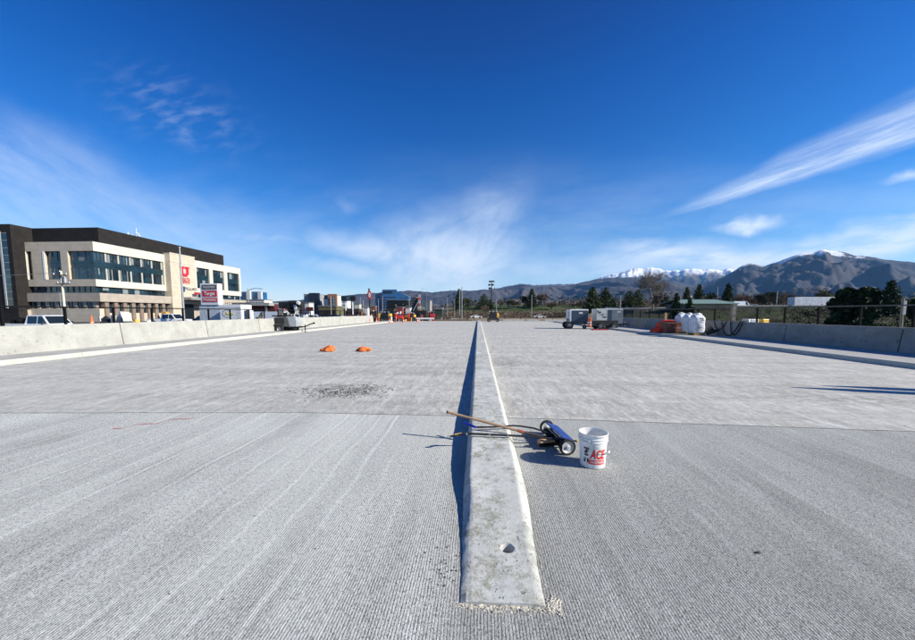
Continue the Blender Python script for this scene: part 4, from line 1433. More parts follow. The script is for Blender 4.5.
def make_car(label, cat, loc, rz, kind, paint, group=None, nm='parked_car', extras=None):
    t_ = root(nm, loc, label, cat, rz, group)
    if kind == 'pickup':
        L, Wd, H, bl = 5.9, 2.0, 1.93, 1.12
        body = [(-2.95, .55), (-2.95, bl), (-2.9, bl + .06), (-.75, bl + .06), (-.75, bl), (1.25, bl), (2.3, bl - .02), (2.78, bl - .12), (2.93, .85), (2.95, .5), (2.4, .42), (-2.4, .42)]
        roof = [(-.72, H - .04), (-.55, H), (.55, H), (.78, H - .05)]; base = [(-.85, bl), (1.42, bl)]
        wins = [(-.62, .28), (.36, 1.12)]
        wx = (-1.85, 1.95); wr = .42
    elif kind == 'suv':
        L, Wd, H, bl = 4.8, 1.9, 1.75, 1.05
        body = [(-2.35, .5), (-2.4, .9), (-2.3, bl), (1.1, bl), (2.0, bl - .08), (2.35, .85), (2.4, .45), (2.0, .36), (-2.0, .36)]
        roof = [(-2.05, H - .08), (-1.8, H), (.15, H), (.45, H - .04)]; base = [(-2.35, bl), (1.25, bl)]
        wins = [(-1.95, -1.15), (-1.05, -.1), (0, .9)]
        wx = (-1.45, 1.45); wr = .36
    elif kind == 'van':
        L, Wd, H, bl = 5.6, 2.0, 2.35, 1.15
        body = [(-2.8, .5), (-2.8, bl), (1.9, bl), (2.55, bl - .15), (2.8, .8), (2.8, .45), (-2.6, .4)]
        roof = [(-2.75, H - .03), (-2.6, H), (.9, H), (1.2, H - .06)]; base = [(-2.8, bl), (2.1, bl)]
        wins = [(.75, 1.5)]
        wx = (-1.7, 1.75); wr = .36
    else:
        L, Wd, H, bl = 4.6, 1.8, 1.42, .88
        body = [(-2.25, .45), (-2.28, .82), (-2.1, bl + .02), (-1.6, bl + .02), (1.0, bl), (2.0, bl - .12), (2.28, .65), (2.28, .35), (1.9, .28), (-1.9, .28)]
        roof = [(-1.05, H - .05), (-.8, H), (.2, H), (.5, H - .04)]; base = [(-1.75, bl), (1.15, bl)]
        wins = [(-1.15, -.35), (-.28, .65)]
        wx = (-1.4, 1.4); wr = .33
    hw = Wd / 2
    mb = MB()
    # rounded lower body: loft of side profile over four widths
    n = len(body); cx = 0; cz = sum(p[1] for p in body) / n
    rings = []
    for yv, k in ((-hw, .965), (-hw + .08, 1.0), (hw - .08, 1.0), (hw, .965)):
        rings.append([(cx + (p[0] - cx) * (k if k == 1 else .985), yv, cz + (p[1] - cz) * k) for p in body])
    vs = [q for r_ in rings for q in r_]; fs = [list(range(n))[::-1], [3 * n + i for i in range(n)]]
    for a in range(3):
        for i in range(n):
            j = (i + 1) % n; fs.append([a * n + i, a * n + j, (a + 1) * n + j, (a + 1) * n + i])
    mb.add(vs, fs)
    # cabin
    ti = .17; pl = [base[0]] + roof + [base[1]]
    vs = []
    for s in (-1, 1):
        for i, p in enumerate(pl):
            yv = s * (hw - .06) if i in (0, len(pl) - 1) else s * (hw - ti - .03)
            vs.append((p[0], yv, p[1] - (.004 if i in (0, len(pl) - 1) else 0)))
    m_ = len(pl); fs = [list(range(m_)), [m_ + i for i in range(m_)][::-1]]
    for i in range(m_):
        j = (i + 1) % m_; fs.append([i, j, m_ + j, m_ + i])
    mb.add(vs, fs)
    # wheel arches
    for x_ in wx:
        for s in (-1, 1): mb.tube([(x_, s * (hw - .02), wr), (x_, s * (hw + .012), wr)], wr + .09, 18, m=1)
    if kind == 'pickup':
        mb.bb(-2.85, -.86, -hw + .14, hw - .14, bl + .058, bl + .063, m=1)
    o = mb.build('body', [paint, black_p], t_, smooth=True)
    zr_, zb_ = H - .10, bl + .06

    def side_pt(x_, z_, s, o_=.006):
        f_ = (z_ - bl) / (H - bl); yv = (hw - .06) - (ti - .03 + .0) * f_
        return Vector((x_, s * (yv + o_), z_))
    for s in (-1, 1):
        for k, (a, b) in enumerate(wins):
            w_ = MB(); sl0 = 0; sl1 = 0
            x_front_top = roof[-1][0] - .06
            bt = min(b, x_front_top); at_ = max(a, roof[0][0] + .08)
            w_.quad(side_pt(a, zb_, s), side_pt(b + .12 if k == len(wins) - 1 else b, zb_, s), side_pt(bt if k == len(wins) - 1 else b, zr_, s), side_pt(at_, zr_, s))
            w_.build('window', glass_d, t_)
    ws = MB(); a0, a1 = base[1], roof[-1]
    def wp(f_, yv): return Vector((lerp2(a0[0], a1[0], f_) + .012, yv * lerp2(hw - .14, hw - ti - .1, f_), lerp2(a0[1], a1[1], f_) + .008))
    ws.quad(wp(.08, -1), wp(.08, 1), wp(.94, 1), wp(.94, -1)); ws.build('windscreen', glass_d, t_)
    rw = MB(); a0b, a1b = base[0], roof[0]
    def rp(f_, yv): return Vector((lerp2(a0b[0], a1b[0], f_) - .012, yv * lerp2(hw - .16, hw - ti - .1, f_), lerp2(a0b[1], a1b[1], f_) + .004))
    rw.quad(rp(.15, 1), rp(.15, -1), rp(.9, -1), rp(.9, 1)); rw.build('rear_window', glass_d, t_)
    for x_ in wx:
        for s in (-1, 1):
            wl = MB(); wl.lathe([(.001, -.11), (wr * .62, -.11), (wr * .9, -.12), (wr, -.08), (wr, .08), (wr * .9, .12), (wr * .62, .11)], (x_, s * (hw - .12), wr), 20, axis='Y')
            wo_ = wl.build('wheel', rubber, t_, smooth=True)
            rm = MB(); rm.lathe([(.001, .02), (wr * .2, .06), (wr * .5, .05), (wr * .62, .0)], (x_, s * (hw + (.002 if s > 0 else -.002)), wr), 14, axis='Y'); rm.build('rim', steel_gry, wo_, smooth=True)
    fx = body[-4][0] if kind != 'x' else 0
    for s in (-1, 1):
        hl = MB(); hl.box((L / 2 - .10, s * (hw - .28), bl - .26), (.16, .36, .17), bev=.03); hl.build('headlight', chrome, t_)
        tl = MB(); tl.box((-L / 2 + .04, s * (hw - .12), bl - .18), (.1, .16, .4 if kind != 'sedan' else .2), bev=.02); tl.build('tail_light', red_p, t_)
        mi = MB(); mi.box((base[1][0] - .30, s * (hw + .10), bl + .16), (.14, .2, .18), bev=.03); mi.build('mirror', black_p if kind != 'sedan' else paint, t_)
    return t_


def ground_at(px, Y): return at(px, Y)


grime_w = M('white_car_paint', (.80, .80, .80), .3, var=.05, dirt=.15, coat=.4)
q = WY(46, 320, 30); pk = make_car('white pickup truck with a dark load behind its cab parked behind the left barrier', 'pickup truck', (q.x, q.y, -.56), 0, 'pickup', grime_w, nm='pickup_truck')
mb = MB(); rnd = random.Random(9)
for i in range(12): mb.blob((q.x - 1.7 + rnd.uniform(-.9, .7), q.y + rnd.uniform(-.6, .6), .62 + rnd.uniform(0, .25)), (rnd.uniform(.2, .4),) * 3, seed=i, amp=.6)
tag(mb.build('bagged_load', steel_blk, smooth=True), 'heap of black bags and tools in the bed of the near white pickup', 'load')
q = WY(171, 317, 52); make_car('white pickup truck with a dark bed beside the flagpole', 'pickup truck', (q.x, q.y, -.52), R(4), 'pickup', grime_w, nm='pickup_truck')
q = WY(205, 318, 50); make_car('dark green estate car beside the foot of the red shop sign', 'car', (q.x, q.y, -.6), R(182), 'suv', M('dark_green_car', (.02, .035, .03), .25, coat=.5))

# ================================================================ poles, signs behind the left barrier
q = WY(61, 271, 33); b = Vector((q.x, q.y, -.6))
mb = MB(); mb.tube([b, (q.x, q.y, q.z - 1.2), (q.x, q.y, q.z)], [.11, .10, .08], 12)
up = root('utility_pole', b, 'pale wooden utility pole with crossarms in front of the cream building', 'pole')
mb.build('pole', M('pale_pole', (.60, .56, .44), .8, var=.15), up, world=True, smooth=True)
mb = MB(); zc = q.z
mb.box((q.x, q.y - .12, zc - .42), (1.5, .1, .1)); mb.box((q.x + .25, q.y - .12, zc - 1.25), (1.5, .08, .08)); mb.build('crossarm', M('dark_wood', (.10, .08, .06), .9), up, world=True)
mb = MB()
for dx, z_ in ((-.65, -.36), (.0, -.1), (.65, -.36), (.9, -1.2), (-.3, -1.2), (.45, -.7)): mb.tube([(q.x + dx, q.y - .12, zc + z_), (q.x + dx, q.y - .12, zc + z_ + .16)], [.05, .035], 8)
mb.tube([(q.x + .35, q.y, zc - 1.15), (q.x + .35, q.y, zc - .6)], .14, 10)
mb.build('insulator', steel_gry, up, world=True)
wl = WY(-120, 275, 34); mb = MB(); pts = [Vector((q.x - .65, q.y - .12, zc - .2)).lerp(wl, i / 24) - Vector((0, 0, .25 * math.sin(PI * i / 24))) for i in range(25)]
mb.tube(pts, .018, 5); tag(mb.build('overhead_wire', M('wire_grey', (.35, .35, .35), .5)), 'single overhead wire running left from the utility pole', 'wire')
q = WY(59, 285, 31); mb = MB(); mb.tube([(q.x, q.y, -.6), (q.x, q.y, WY(59.3, 293, 31).z)], .035, 6); tag(mb.build('slim_post', steel_gry), 'slim grey post just left of the utility pole', 'post')
q = WY(179.5, 248, 50); fp = root('flagpole', (q.x, q.y, -.6), 'tall bare grey flagpole in front of the entrance tower', 'flagpole')
mb = MB(); mb.tube([(q.x, q.y, -.6), (q.x, q.y, q.z)], [.17, .09], 12); mb.build('pole', steel_gry, fp, world=True, smooth=True)
mb = MB(); mb.blob((q.x, q.y, q.z + .08), (.13, .13, .13), amp=0); mb.build('finial', chrome, fp, world=True, smooth=True)
mb = MB(); mb.tube([(q.x, q.y, -.6), (q.x, q.y, -.2)], [.3, .26], 12); mb.build('base', steel_gry, fp, world=True)

# shop sign pylon
D_ = 47
tl_, br_ = WY(199.7, 283.5, D_), WY(218.6, 305.0, D_)
sg = root('shop_sign', ((tl_.x + br_.x) / 2, D_, -.6), 'white pylon sign with grey and red shop name panels', 'sign')
mb = MB(); mb.bb(tl_.x, br_.x, D_, D_ + .9, br_.z, tl_.z, bev=.03); mb.build('cabinet', white_p, sg, world=True)
mb = MB(); mb.bb(tl_.x - .35, br_.x + .05, D_ + .1, D_ + .8, -.6, br_.z - .01); mb.build('base', M('pale_blue_grey', (.50, .54, .58), .6), sg, world=True)
w_ = br_.x - tl_.x; h_ = tl_.z - br_.z


def panel(nm, u0, u1, v0, v1, mat):
    m2 = MB(); m2.bb(tl_.x + w_ * u0, tl_.x + w_ * u1, D_ - .04, D_ - .003, tl_.z - h_ * v1, tl_.z - h_ * v0); return m2.build(nm, mat, sg, world=True)


p1 = panel('sign_panel', .13, .94, .06, .27, M('sign_dark_grey', (.09, .09, .095), .4)); p2 = panel('sign_panel', .13, .94, .33, .60, M('sign_shop_red', (.58, .015, .03), .4)); p3 = panel('sign_panel', .13, .94, .66, .86, M('sign_shop_red', (.58, .015, .03), .4))
lw = M('letter_white', (.85, .85, .85), .5, var=.02)
cxs = tl_.x + w_ * .535
m2 = MB(); place2d(m2, glyph_row(11, w_ * .68, h_ * .09, 7), (cxs, D_ - .05, tl_.z - h_ * .165), (1, 0, 0), (0, 0, 1)); m2.build('lettering', lw, p1, world=True)
m2 = MB(); place2d(m2, text_mb('Target', h_ * .24, bold=.012, width=w_ * .62), (cxs, D_ - .05, tl_.z - h_ * .465), (1, 0, 0), (0, 0, 1)); m2.build('lettering', lw, p2, world=True)
m2 = MB(); place2d(m2, glyph_row(9, w_ * .74, h_ * .12, 13), (cxs, D_ - .05, tl_.z - h_ * .76), (1, 0, 0), (0, 0, 1)); m2.build('lettering', lw, p3, world=True)

# white enclosed trailer with a ring emblem
D_ = 45; tl_, br_ = WY(219.4, 304.6, D_), WY(241.6, 319, D_)
et = root('enclosed_trailer', ((tl_.x + br_.x) / 2, D_ + 1, -.6), 'white box trailer with a round black and yellow emblem', 'trailer')
mb = MB(); mb.bb(tl_.x, br_.x, D_, D_ + 2.2, .1, tl_.z, bev=.04); mb.build('body', white_p, et, world=True)
mb = MB(); mb.bb(tl_.x + .05, br_.x - .05, D_ - .02, D_ + 2.25, tl_.z - .42, tl_.z - .36); mb.build('trim', M('trailer_trim', (.5, .5, .5), .5), et, world=True)
cx_, cz_ = lerp2(tl_.x, br_.x, .32), tl_.z * .55
mb = MB(); n_ = 44
for i in range(n_):
    if i % 4 == 3 or -8 < i - 44 < 0 or i < 6: continue
    a, b_ = 2 * PI * i / n_, 2 * PI * (i + 1) / n_
    mb.quad(*[(cx_ + math.cos(k) * r_, D_ - .01, cz_ + math.sin(k) * r_ * .85) for k, r_ in ((a, .62), (b_, .62), (b_, .54), (a, .54))])
mb.build('emblem_ring', black_p, et, world=True)
mb = MB()
mb.prism([(cx_ - .35, cz_ - .25), (cx_ - .1, cz_ + .02), (cx_ + .0, cz_ + .28), (cx_ + .12, cz_ + .0), (cx_ + .5, cz_ + .08), (cx_ + .95, cz_ - .02), (cx_ + .95, cz_ - .12), (cx_ + .3, cz_ - .12), (cx_, cz_ - .1)], D_ - .035, D_ - .012)
mb.build('emblem', M('emblem_yellow', (.75, .55, .04), .5), et, world=True)
mb = MB()
for i in range(5): place2d(mb, glyph_row(8, .55, .10, 20 + i), (lerp2(tl_.x, br_.x, .86), D_ - .02, cz_ + .75 - i * .33), (1, 0, 0), (0, 0, 1))
mb.build('lettering', black_p, et, world=True)
for s in (.3, .55):
    for d_ in (0.1, 2.0):
        wl = MB(); wl.lathe([(.001, -.1), (.3, -.1), (.34, -.06), (.34, .06), (.3, .1), (.001, .1)], (lerp2(tl_.x, br_.x, s), D_ + d_ + .02, -.25), 16, axis='Y'); wl.build('wheel', rubber, et, world=True)


# traffic cones and drums
def cone(loc, label, h=.75, nm='traffic_cone', group='traffic cones behind the left barrier'):
    t_ = root(nm, loc, label, 'traffic cone', group=group)
    m2 = MB(); m2.box((0, 0, .02), (.38, .38, .04), bev=.008); m2.build('base', orange_p, t_)
    m2 = MB(); m2.lathe([(.15, .041), (.025, h), (.001, h)], n=16); m2.build('cone', orange_p, t_, smooth=True)
    m2 = MB(); m2.lathe([(.112, .26), (.088, .40)], n=16); m2.v = [Vector((v.x * 1.03, v.y * 1.03, v.z)) for v in m2.v]; m2.build('reflective_band', white_p, t_)
    return t_


q = WY(91.3, 315.5, 27); cone((q.x, q.y, q.z - .82), 'orange traffic cone standing right of the near white pickup', .82)
# plinth the cone and machines stand on behind the barrier
z_pl = q.z - .82
mb = MB(); a_, b_ = WY(80, 322, 27).x, WY(158, 322, 27).x
mb.bb(a_, b_, 26, 29.5, -.6, z_pl - .002); tag(mb.build('low_trailer_bed', conc_dark), 'low flat bed behind the left barrier carrying a cone and small machines', 'flatbed')


def clutter(name, px0, px1, ptop, pbot, Y, mats, n_, seed, label, cat, zb=None):
    """a machine heap: boxes, bars and rounded lumps resting on a base"""
    rnd = random.Random(seed); x0 = WY(px0, 315, Y).x; x1 = WY(px1, 315, Y).x
    zt_ = WY(px0, ptop, Y).z; zb = WY(px0, pbot, Y).z if zb is None else zb
    r_ = root(name, ((x0 + x1) / 2, Y, zb), label, cat); w_ = x1 - x0; h_ = zt_ - zb
    for mi, mt in enumerate(mats):
        mb = MB()
        for i in range(n_[mi]):
            u = rnd.random(); k = math.sin(PI * (u * .8 + .1)); hh = h_ * rnd.uniform(.25, 1.0) * (.6 + .4 * k)
            if rnd.random() < .55:
                mb.box((x0 + w_ * u, Y + rnd.uniform(-.6, .6) * .6, zb + hh * .5), (w_ * rnd.uniform(.08, .25), rnd.uniform(.2, .6), hh), rz=rnd.uniform(-.4, .4), bev=.02)
            elif rnd.random() < .6:
                a = Vector((x0 + w_ * u, Y + rnd.uniform(-.4, .4), zb + h_ * rnd.uniform(.1, .95))); e = a + Vector((rnd.uniform(-.4, .4) * w_, rnd.uniform(-.3, .3), rnd.uniform(-.4, .3) * h_))
                e.z = max(zb + .05, min(zt_, e.z)); e.x = max(x0, min(x1, e.x)); mb.tube([a, e], w_ * .02, 6)
            else:
                mb.blob((x0 + w_ * u, Y, zb + hh * .6), (w_ * .12, .25, hh * .4), seed=i + seed, amp=.4)
        mb.build(['frame', 'cover', 'fittings', 'panel'][mi], mt, r_, world=True, smooth=True)
    return r_


clutter('small_roller', 101, 124, 314.2, 322, 27.5, [black_p, steel_gry, white_p], [11, 4, 2], 4, 'heap of black and white ride on machines behind the left barrier', 'machine', zb=z_pl)
mb = MB(); p0 = WY(117, 316, 27.3); p1_ = WY(125, 321, 27.3)
vs = [(WY(117.5, 316.5, 27.2)), WY(120, 311.5, 27.3), WY(123.5, 312, 27.4), WY(126.5, 321, 27.1), WY(124, 321.5, 27.0), WY(121.5, 316, 26.9)]
mb.add(vs + [v + Vector((.1, .4, -.02)) for v in vs], [(0, 1, 2, 3, 4, 5), (11, 10, 9, 8, 7, 6)] + [(i, (i + 1) % 6, 6 + (i + 1) % 6, 6 + i) for i in range(6)])
tag(mb.build('white_tarpaulin', M('white_tarp', (.70, .70, .68), .6, bump=.02, bscale=4)), 'crumpled white tarpaulin thrown over the heap of machines', 'tarpaulin')
# yellow compactor
q = WY(136, 320, 27); pc = root('plate_compactor', (q.x, q.y, z_pl), 'small yellow plate compactor behind the left barrier', 'compactor')
mb = MB(); mb.box((0, 0, .05), (.62, .45, .10), bev=.02); mb.build('plate', steel_blk, pc)
mb = MB(); mb.box((0, 0, .26), (.40, .36, .22), bev=.06); mb.blob((.02, 0, .42), (.17, .15, .12), amp=.15); mb.build('engine', yellow_p, pc, smooth=True)
mb = MB(); mb.tube([(-.18, -.15, .2), (-.42, -.15, .55), (-.42, .15, .55), (-.18, .15, .2)], .018, 6); mb.build('handle', steel_blk, pc)
q = WY(149, 319, 27); bb_ = root('float_buoy', (q.x, q.y, z_pl), 'white barrel with a red band right of the yellow compactor', 'barrel')
mb = MB(); mb.lathe([(.001, 0), (.21, 0), (.24, .06), (.24, .26), (.16, .40), (.001, .45)], n=20); mb.build('body', white_p, bb_, smooth=True)
mb = MB(); mb.lathe([(.243, .09), (.243, .22)], n=20); mb.build('band', orange_p, bb_, smooth=True)
mb = MB(); q = WX(164.5, 305, XB + 3); mb.box((q.x, q.y, -.6 + 1.2), (1.4, .9, 2.4), bev=.1); tag(mb.build('orange_enclosure', M('dull_orange', (.62, .33, .06), .6)), 'dull orange portable cabinet in front of the entrance tower', 'cabinet')
# ================================================================ street lamps, poles
def lamp(px, ptop, Y, label, arm=0, nm='street_lamp', r=.07, head=True, group='lamp posts beyond the deck', mat=None, base=None):
    l = at(px, Y, base); h = hgt(px, ptop, l); t_ = root(nm, l, label, 'lamp post', group=group)
    mb = MB(); mb.tube([(0, 0, -.3), (0, 0, h)], [r * 1.3, r * .8], 8); mb.build('pole', mat or steel_gry, t_)
    if head:
        a = arm or 1.2; mb = MB(); mb.tube([(0, 0, h - .3), (a * .5, 0, h + .1), (a, 0, h + .15)], r * .5, 6); mb.build('arm', mat or steel_gry, t_)
        mb = MB(); mb.box((a * 1.1, 0, h + .1), (.8, .35, .14), bev=.04); mb.build('lamp_head', mat or steel_gry, t_)
    return t_


lamp(447.5, 297, 120, 'grey lamp post left of the dark narrow conifer', head=False)
lamp(454.6, 299, 110, 'shorter grey post touching the dark narrow conifer', head=False)
lamp(459.6, 290, 105, 'left of the two tall grey poles at the end of the deck', head=False, r=.11)
lamp(461.9, 286.3, 105, 'taller right one of the two tall grey poles at the end of the deck', head=False, r=.12)
lamp(496.4, 299, 100, 'thin grey pole right of the floodlight mast', head=False)
lamp(531.6, 295, 90, 'grey lamp pole in front of the spiky conifer', head=False, r=.07)
lamp(620.3, 295, 80, 'pale pole behind the wide trailer', head=False)
lamp(716.5, 287, 170, 'white pole between the pines behind the green roof', head=False, mat=white_p)
lamp(776.0, 291, 118, 'pale pole right of the dark round trees', head=False, mat=white_p)
lamp(427, 289, 170, 'thin grey lamp post right of the grey block', arm=-2)
# floodlight mast with a cluster on top
l = at(491.3, 120); h = hgt(491.3, 284, l); t_ = root('floodlight_mast', l, 'tall dark mast with a cluster of floodlights on top', 'light mast')
mb = MB(); mb.tube([(0, 0, -.3), (0, 0, h + .8)], [.2, .1], 10); mb.build('mast', steel_blk, t_)
mb = MB()
for z_, w_ in ((h + .9, .7), (h - .2, .95), (h - 1.3, .8)):
    mb.lathe([(w_, z_ - .05), (w_ + .06, z_), (w_, z_ + .05), (w_ - .06, z_), (w_, z_ - .05)], n=12)
    for k in range(2): mb.tube([(-w_, 0, z_) if k else (0, -w_, z_), (w_, 0, z_) if k else (0, w_, z_)], .05, 5)
mb.build('ring_frame', steel_blk, t_)
for z_, w_ in ((h + .9, .7), (h - .2, .95), (h - 1.3, .8)):
    for k in range(5):
        a = 2 * PI * k / 5 + z_; mb = MB(); mb.box((math.cos(a) * w_, math.sin(a) * w_, z_ - .1), (.42, .42, .5), rz=a, bev=.05); mb.build('floodlight', white_p if k == 1 else steel_blk, t_)
# lamp with a bent head by the building
l = at(248.8, 105); h = hgt(248.8, 288.5, l); t_ = root('street_lamp', l, 'street lamp with a raised double arm right of the cream building', 'lamp post', group='lamp posts beyond the deck')
mb = MB(); mb.tube([(0, 0, 0), (0, 0, h)], [.18, .12], 8); mb.build('pole', steel_gry, t_)
mb = MB(); mb.tube([(0, 0, h - .6), (1.2, 0, h - .2), (2.4, 0, h + .1), (3.8, 0, h - .1)], .09, 6); mb.build('arm', steel_gry, t_)
mb = MB(); mb.box((4.1, 0, h - .1), (1.1, .4, .2), bev=.05); mb.build('lamp_head', steel_gry, t_)
# leaning wooden post close on the right
q0, q1 = WY(901.7, 330, 21), WY(905.2, 298.5, 21)
t_ = root('timber_post', (q0.x, 21, -2), 'pale timber post with a white cap plate behind the right barrier', 'post')
mb = MB(); mb.tube([(q0.x, 21, -2), (q1.x - .1, 21, q1.z)], [.07, .06], 8); mb.build('post', M('pale_timber', (.30, .26, .19), .8, var=.3), t_, world=True)
mb = MB(); mb.box((q1.x - .09, 20.9, q1.z - .5), (.14, .04, .75)); mb.build('plate', steel_gry, t_, world=True)
mb = MB(); q = WY(733.5, 307, 24.5); mb.bb(q.x - .11, q.x + .11, 24.4, 24.6, -2, q.z); tag(mb.build('timber_post', M('grey_timber', (.22, .20, .17), .9, var=.3)), 'thick grey timber post between two fence posts on the right', 'post')
mb = MB(); q = WY(665.8, 312.8, 27); mb.bb(q.x - .06, q.x + .06, 26.95, 27.05, -2, q.z); tag(mb.build('wood_stake', M('yellow_pine', (.52, .36, .15), .8)), 'short yellow wooden stake behind the red plastic cover', 'stake')


# ================================================================ buildings in the distance
def block(nm, px0, px1, ptop, Y, depth, mat, label, parts=None, base=None, cat='building', group=None):
    if px1 < 470 and px1 - px0 > 3:
        depth = min(depth, max(3.0, .28 * (px1 - px0) / (478 - px1) * Y)); px1 = 478 - (478 - px1) * (Y + depth) / Y
    a, b_ = WY(px0, 310, Y), WY(px1, 310, Y); z0 = T(a.x, Y) if base is None else base; zt_ = WY((px0 + px1) / 2, ptop, Y).z
    t_ = root(nm, ((a.x + b_.x) / 2, Y, z0), label, cat, group=group)
    mb = MB(); mb.bb(a.x, b_.x, Y, Y + depth, z0 - 1, zt_); mb.build('wall', mat, t_, world=True)
    mb = MB(); mb.bb(a.x - .15, b_.x + .15, Y - .15, Y + depth + .15, zt_ + .002, zt_ + .35); mb.build('roof', M('roof_edge_grey', (.22, .22, .22), .7), t_, world=True)
    return t_, a.x, b_.x, z0, zt_


def grid_windows(t_, x0, x1, z0, z1, Y, nx, nz, mat, fw=.6, fh=.55, frame=None):
    for i in range(nx):
        for j in range(nz):
            cx = x0 + (x1 - x0) * (i + .5) / nx; cz = z0 + (z1 - z0) * (j + .5) / nz
            w_, h_ = (x1 - x0) / nx * fw, (z1 - z0) / nz * fh
            mb = MB(); mb.bb(cx - w_ / 2, cx + w_ / 2, Y - .06, Y - .01, cz - h_ / 2, cz + h_ / 2)
            mb.bb(cx - w_ / 2 - .1, cx + w_ / 2 + .1, Y - .09, Y - .062, cz - h_ / 2 - .12, cz - h_ / 2, m=1)
            mb.build('window', [mat, frame or steel_gry], t_, world=True)


blue_gl = M('blue_curtain_wall', (.02, .12, .30), .15, var=.35, scale=.15, spec=.8)
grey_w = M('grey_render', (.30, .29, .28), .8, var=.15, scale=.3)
wht_w = M('white_render', (.68, .67, .64), .8, var=.1, scale=.3)
navy_w = M('navy_render', (.018, .028, .045), .5, var=.3, scale=.3)
orange_w = M('terracotta_render', (.38, .17, .10), .8, var=.15, scale=.3)
slate_w = M('slate_panel', (.10, .12, .13), .6, var=.2, scale=.3)
# blue glass block right of the clinic
t_, x0, x1, z0, z1 = block('glass_office', 241, 268, 292.2, 230, 25, blue_gl, 'blue glass office with white piers behind the low shops')
for p0, p1_, pt in ((247.5, 251.2, 291), (258.8, 262.5, 292)):
    mb = MB(); a, b_ = WY(p0, 300, 229.6), WY(p1_, 300, 229.6); mb.bb(a.x, b_.x, 228.6, 229.95, z0, WY(p0, pt, 229.6).z); mb.build('pier', wht_w, t_, world=True)
grid_windows(t_, x0, x1, z0 + 2, z1, 230, 9, 4, M('blue_pane', (.03, .14, .26), .12, spec=.9), .86, .8)
# low shops
t_, x0, x1, z0, z1 = block('shop_row', 243, 273, 300.2, 150, 20, wht_w, 'low white shop building under the blue glass office')
grid_windows(t_, x0, x1, z1 - 2.6, z1 - .6, 150, 7, 1, glass_d, .6, .8)
t_, x0, x1, z0, z1 = block('canopy_shop', 240, 288, 304.2, 95, 14, M('dark_red_wall', (.10, .012, .015), .7, var=.3), 'long dark red shop front under a wide grey canopy')
mb = MB(); mb.bb(x0 - .5, x1, 92.5, 94.98, WY(260, 305.8, 94).z, WY(260, 302.8, 94).z); mb.build('canopy', M('weathered_grey', (.34, .33, .31), .8), t_, world=True)
mb = MB(); q = WY(262, 303.4, 92.4); place2d(mb, glyph_row(12, 11, .5, 31), (WY(232, 304, 92.4).x, 92.4, q.z), (1, 0, 0), (0, 0, 1)); mb.build('lettering', black_p, t_, world=True)
for p0 in (246, 266, 279):
    mb = MB(); q = WY(p0, 305, 93.5); mb.bb(q.x - .2, q.x + .2, 93.3, 93.7, z0, WY(260, 305.8, 94).z - .01); mb.build('pillar', steel_gry, t_, world=True)
t_, x0, x1, z0, z1 = block('white_shed', 297, 314, 303.2, 150, 16, wht_w, 'plain white shed between the boom truck and the hotel')
mb = MB(); a, b_ = WY(306, 307, 149), WY(312.5, 311, 149); mb.bb(a.x, b_.x, 149.2, 149.9, b_.z, a.z); mb.build('red_awning', M('dark_red_wall', (.10, .012, .015), .7), t_, world=True)
# hotels
t_, x0, x1, z0, z1 = block('grey_hotel', 304.3, 324, 294.5, 260, 22, grey_w, 'grey hotel block with a tall navy blue front')
mb = MB(); a, b_ = WY(309.3, 300, 258.6), WY(319.2, 300, 258.6); mb.bb(a.x, b_.x, 258, 259.97, z0, WY(314, 293, 258.6).z); mb.build('navy_front', navy_w, t_, world=True)
mb = MB(); a, b_ = WY(312.5, 301, 258.6), WY(315.5, 301, 258.6); place2d(mb, glyph_row(2, b_.x - a.x, 1.4, 3), ((a.x + b_.x) / 2, 257.9, a.z), (1, 0, 0), (0, 0, 1)); mb.build('lettering', M('sign_blue', (.03, .12, .30), .4), t_, world=True)
t_, x0, x1, z0, z1 = block('white_hotel', 324.4, 342, 295.6, 255, 20, wht_w, 'white and terracotta hotel block with square windows')
mb = MB(); a, b_ = WY(328, 300, 254), WY(337, 300, 254); mb.bb(a.x, b_.x, 253.6, 254.97, z0, WY(332, 294, 254).z); mb.build('terracotta_front', orange_w, t_, world=True)
mb = MB(); a2, b2 = WY(329.5, 297.4, 253.5), WY(335.4, 307, 253.5); mb.bb(a2.x, b2.x, 253.3, 253.58, z0, a2.z); mb.build('slate_front', slate_w, t_, world=True)
grid_windows(t_, a2.x, b2.x, WY(330, 305.5, 253).z, a2.z, 253.28, 2, 3, M('pale_pane', (.45, .5, .52), .3), .45, .4)
mb = MB(); a, b_ = WY(324.6, 300, 254.9), WY(327.6, 300, 254.9); mb.bb(a.x, b_.x, 254.4, 254.95, z1 - 2.5, z1 + .4); mb.build('cornice', slate_w, t_, world=True)
t_, x0, x1, z0, z1 = block('low_offices', 337.4, 351, 299.5, 300, 20, wht_w, 'pale low block right of the white hotel')
grid_windows(t_, x0, x1, z0 + 3, z1, 300, 5, 3, slate_w, .55, .5)
t_, x0, x1, z0, z1 = block('olive_roof_shed', 318.5, 343.5, 306.6, 130, 16, M('olive_metal', (.13, .115, .05), .7, var=.3), 'long low shed with an olive metal wall')
mb = MB(); mb.bb(x0 + .3, x1 - .3, 129.8, 129.98, z0, WY(330, 310, 130).z); mb.build('opening', M('interior_shade', (.01, .01, .01), .9), t_, world=True)  # black panel on the wall paints the darkness inside the shed
t_, x0, x1, z0, z1 = block('dark_red_unit', 343.8, 365, 309.2, 140, 14, M('dull_brown_wall', (.10, .07, .055), .8, var=.4, scale=.5), 'low brown unit below the black road sign')
grid_windows(t_, x0, x1, z0, z1, 140, 6, 1, glass_d, .5, .5)
t_, x0, x1, z0, z1 = block('cream_unit', 354.5, 361.5, 304.5, 220, 12, cream, 'small cream house right of the black road sign')
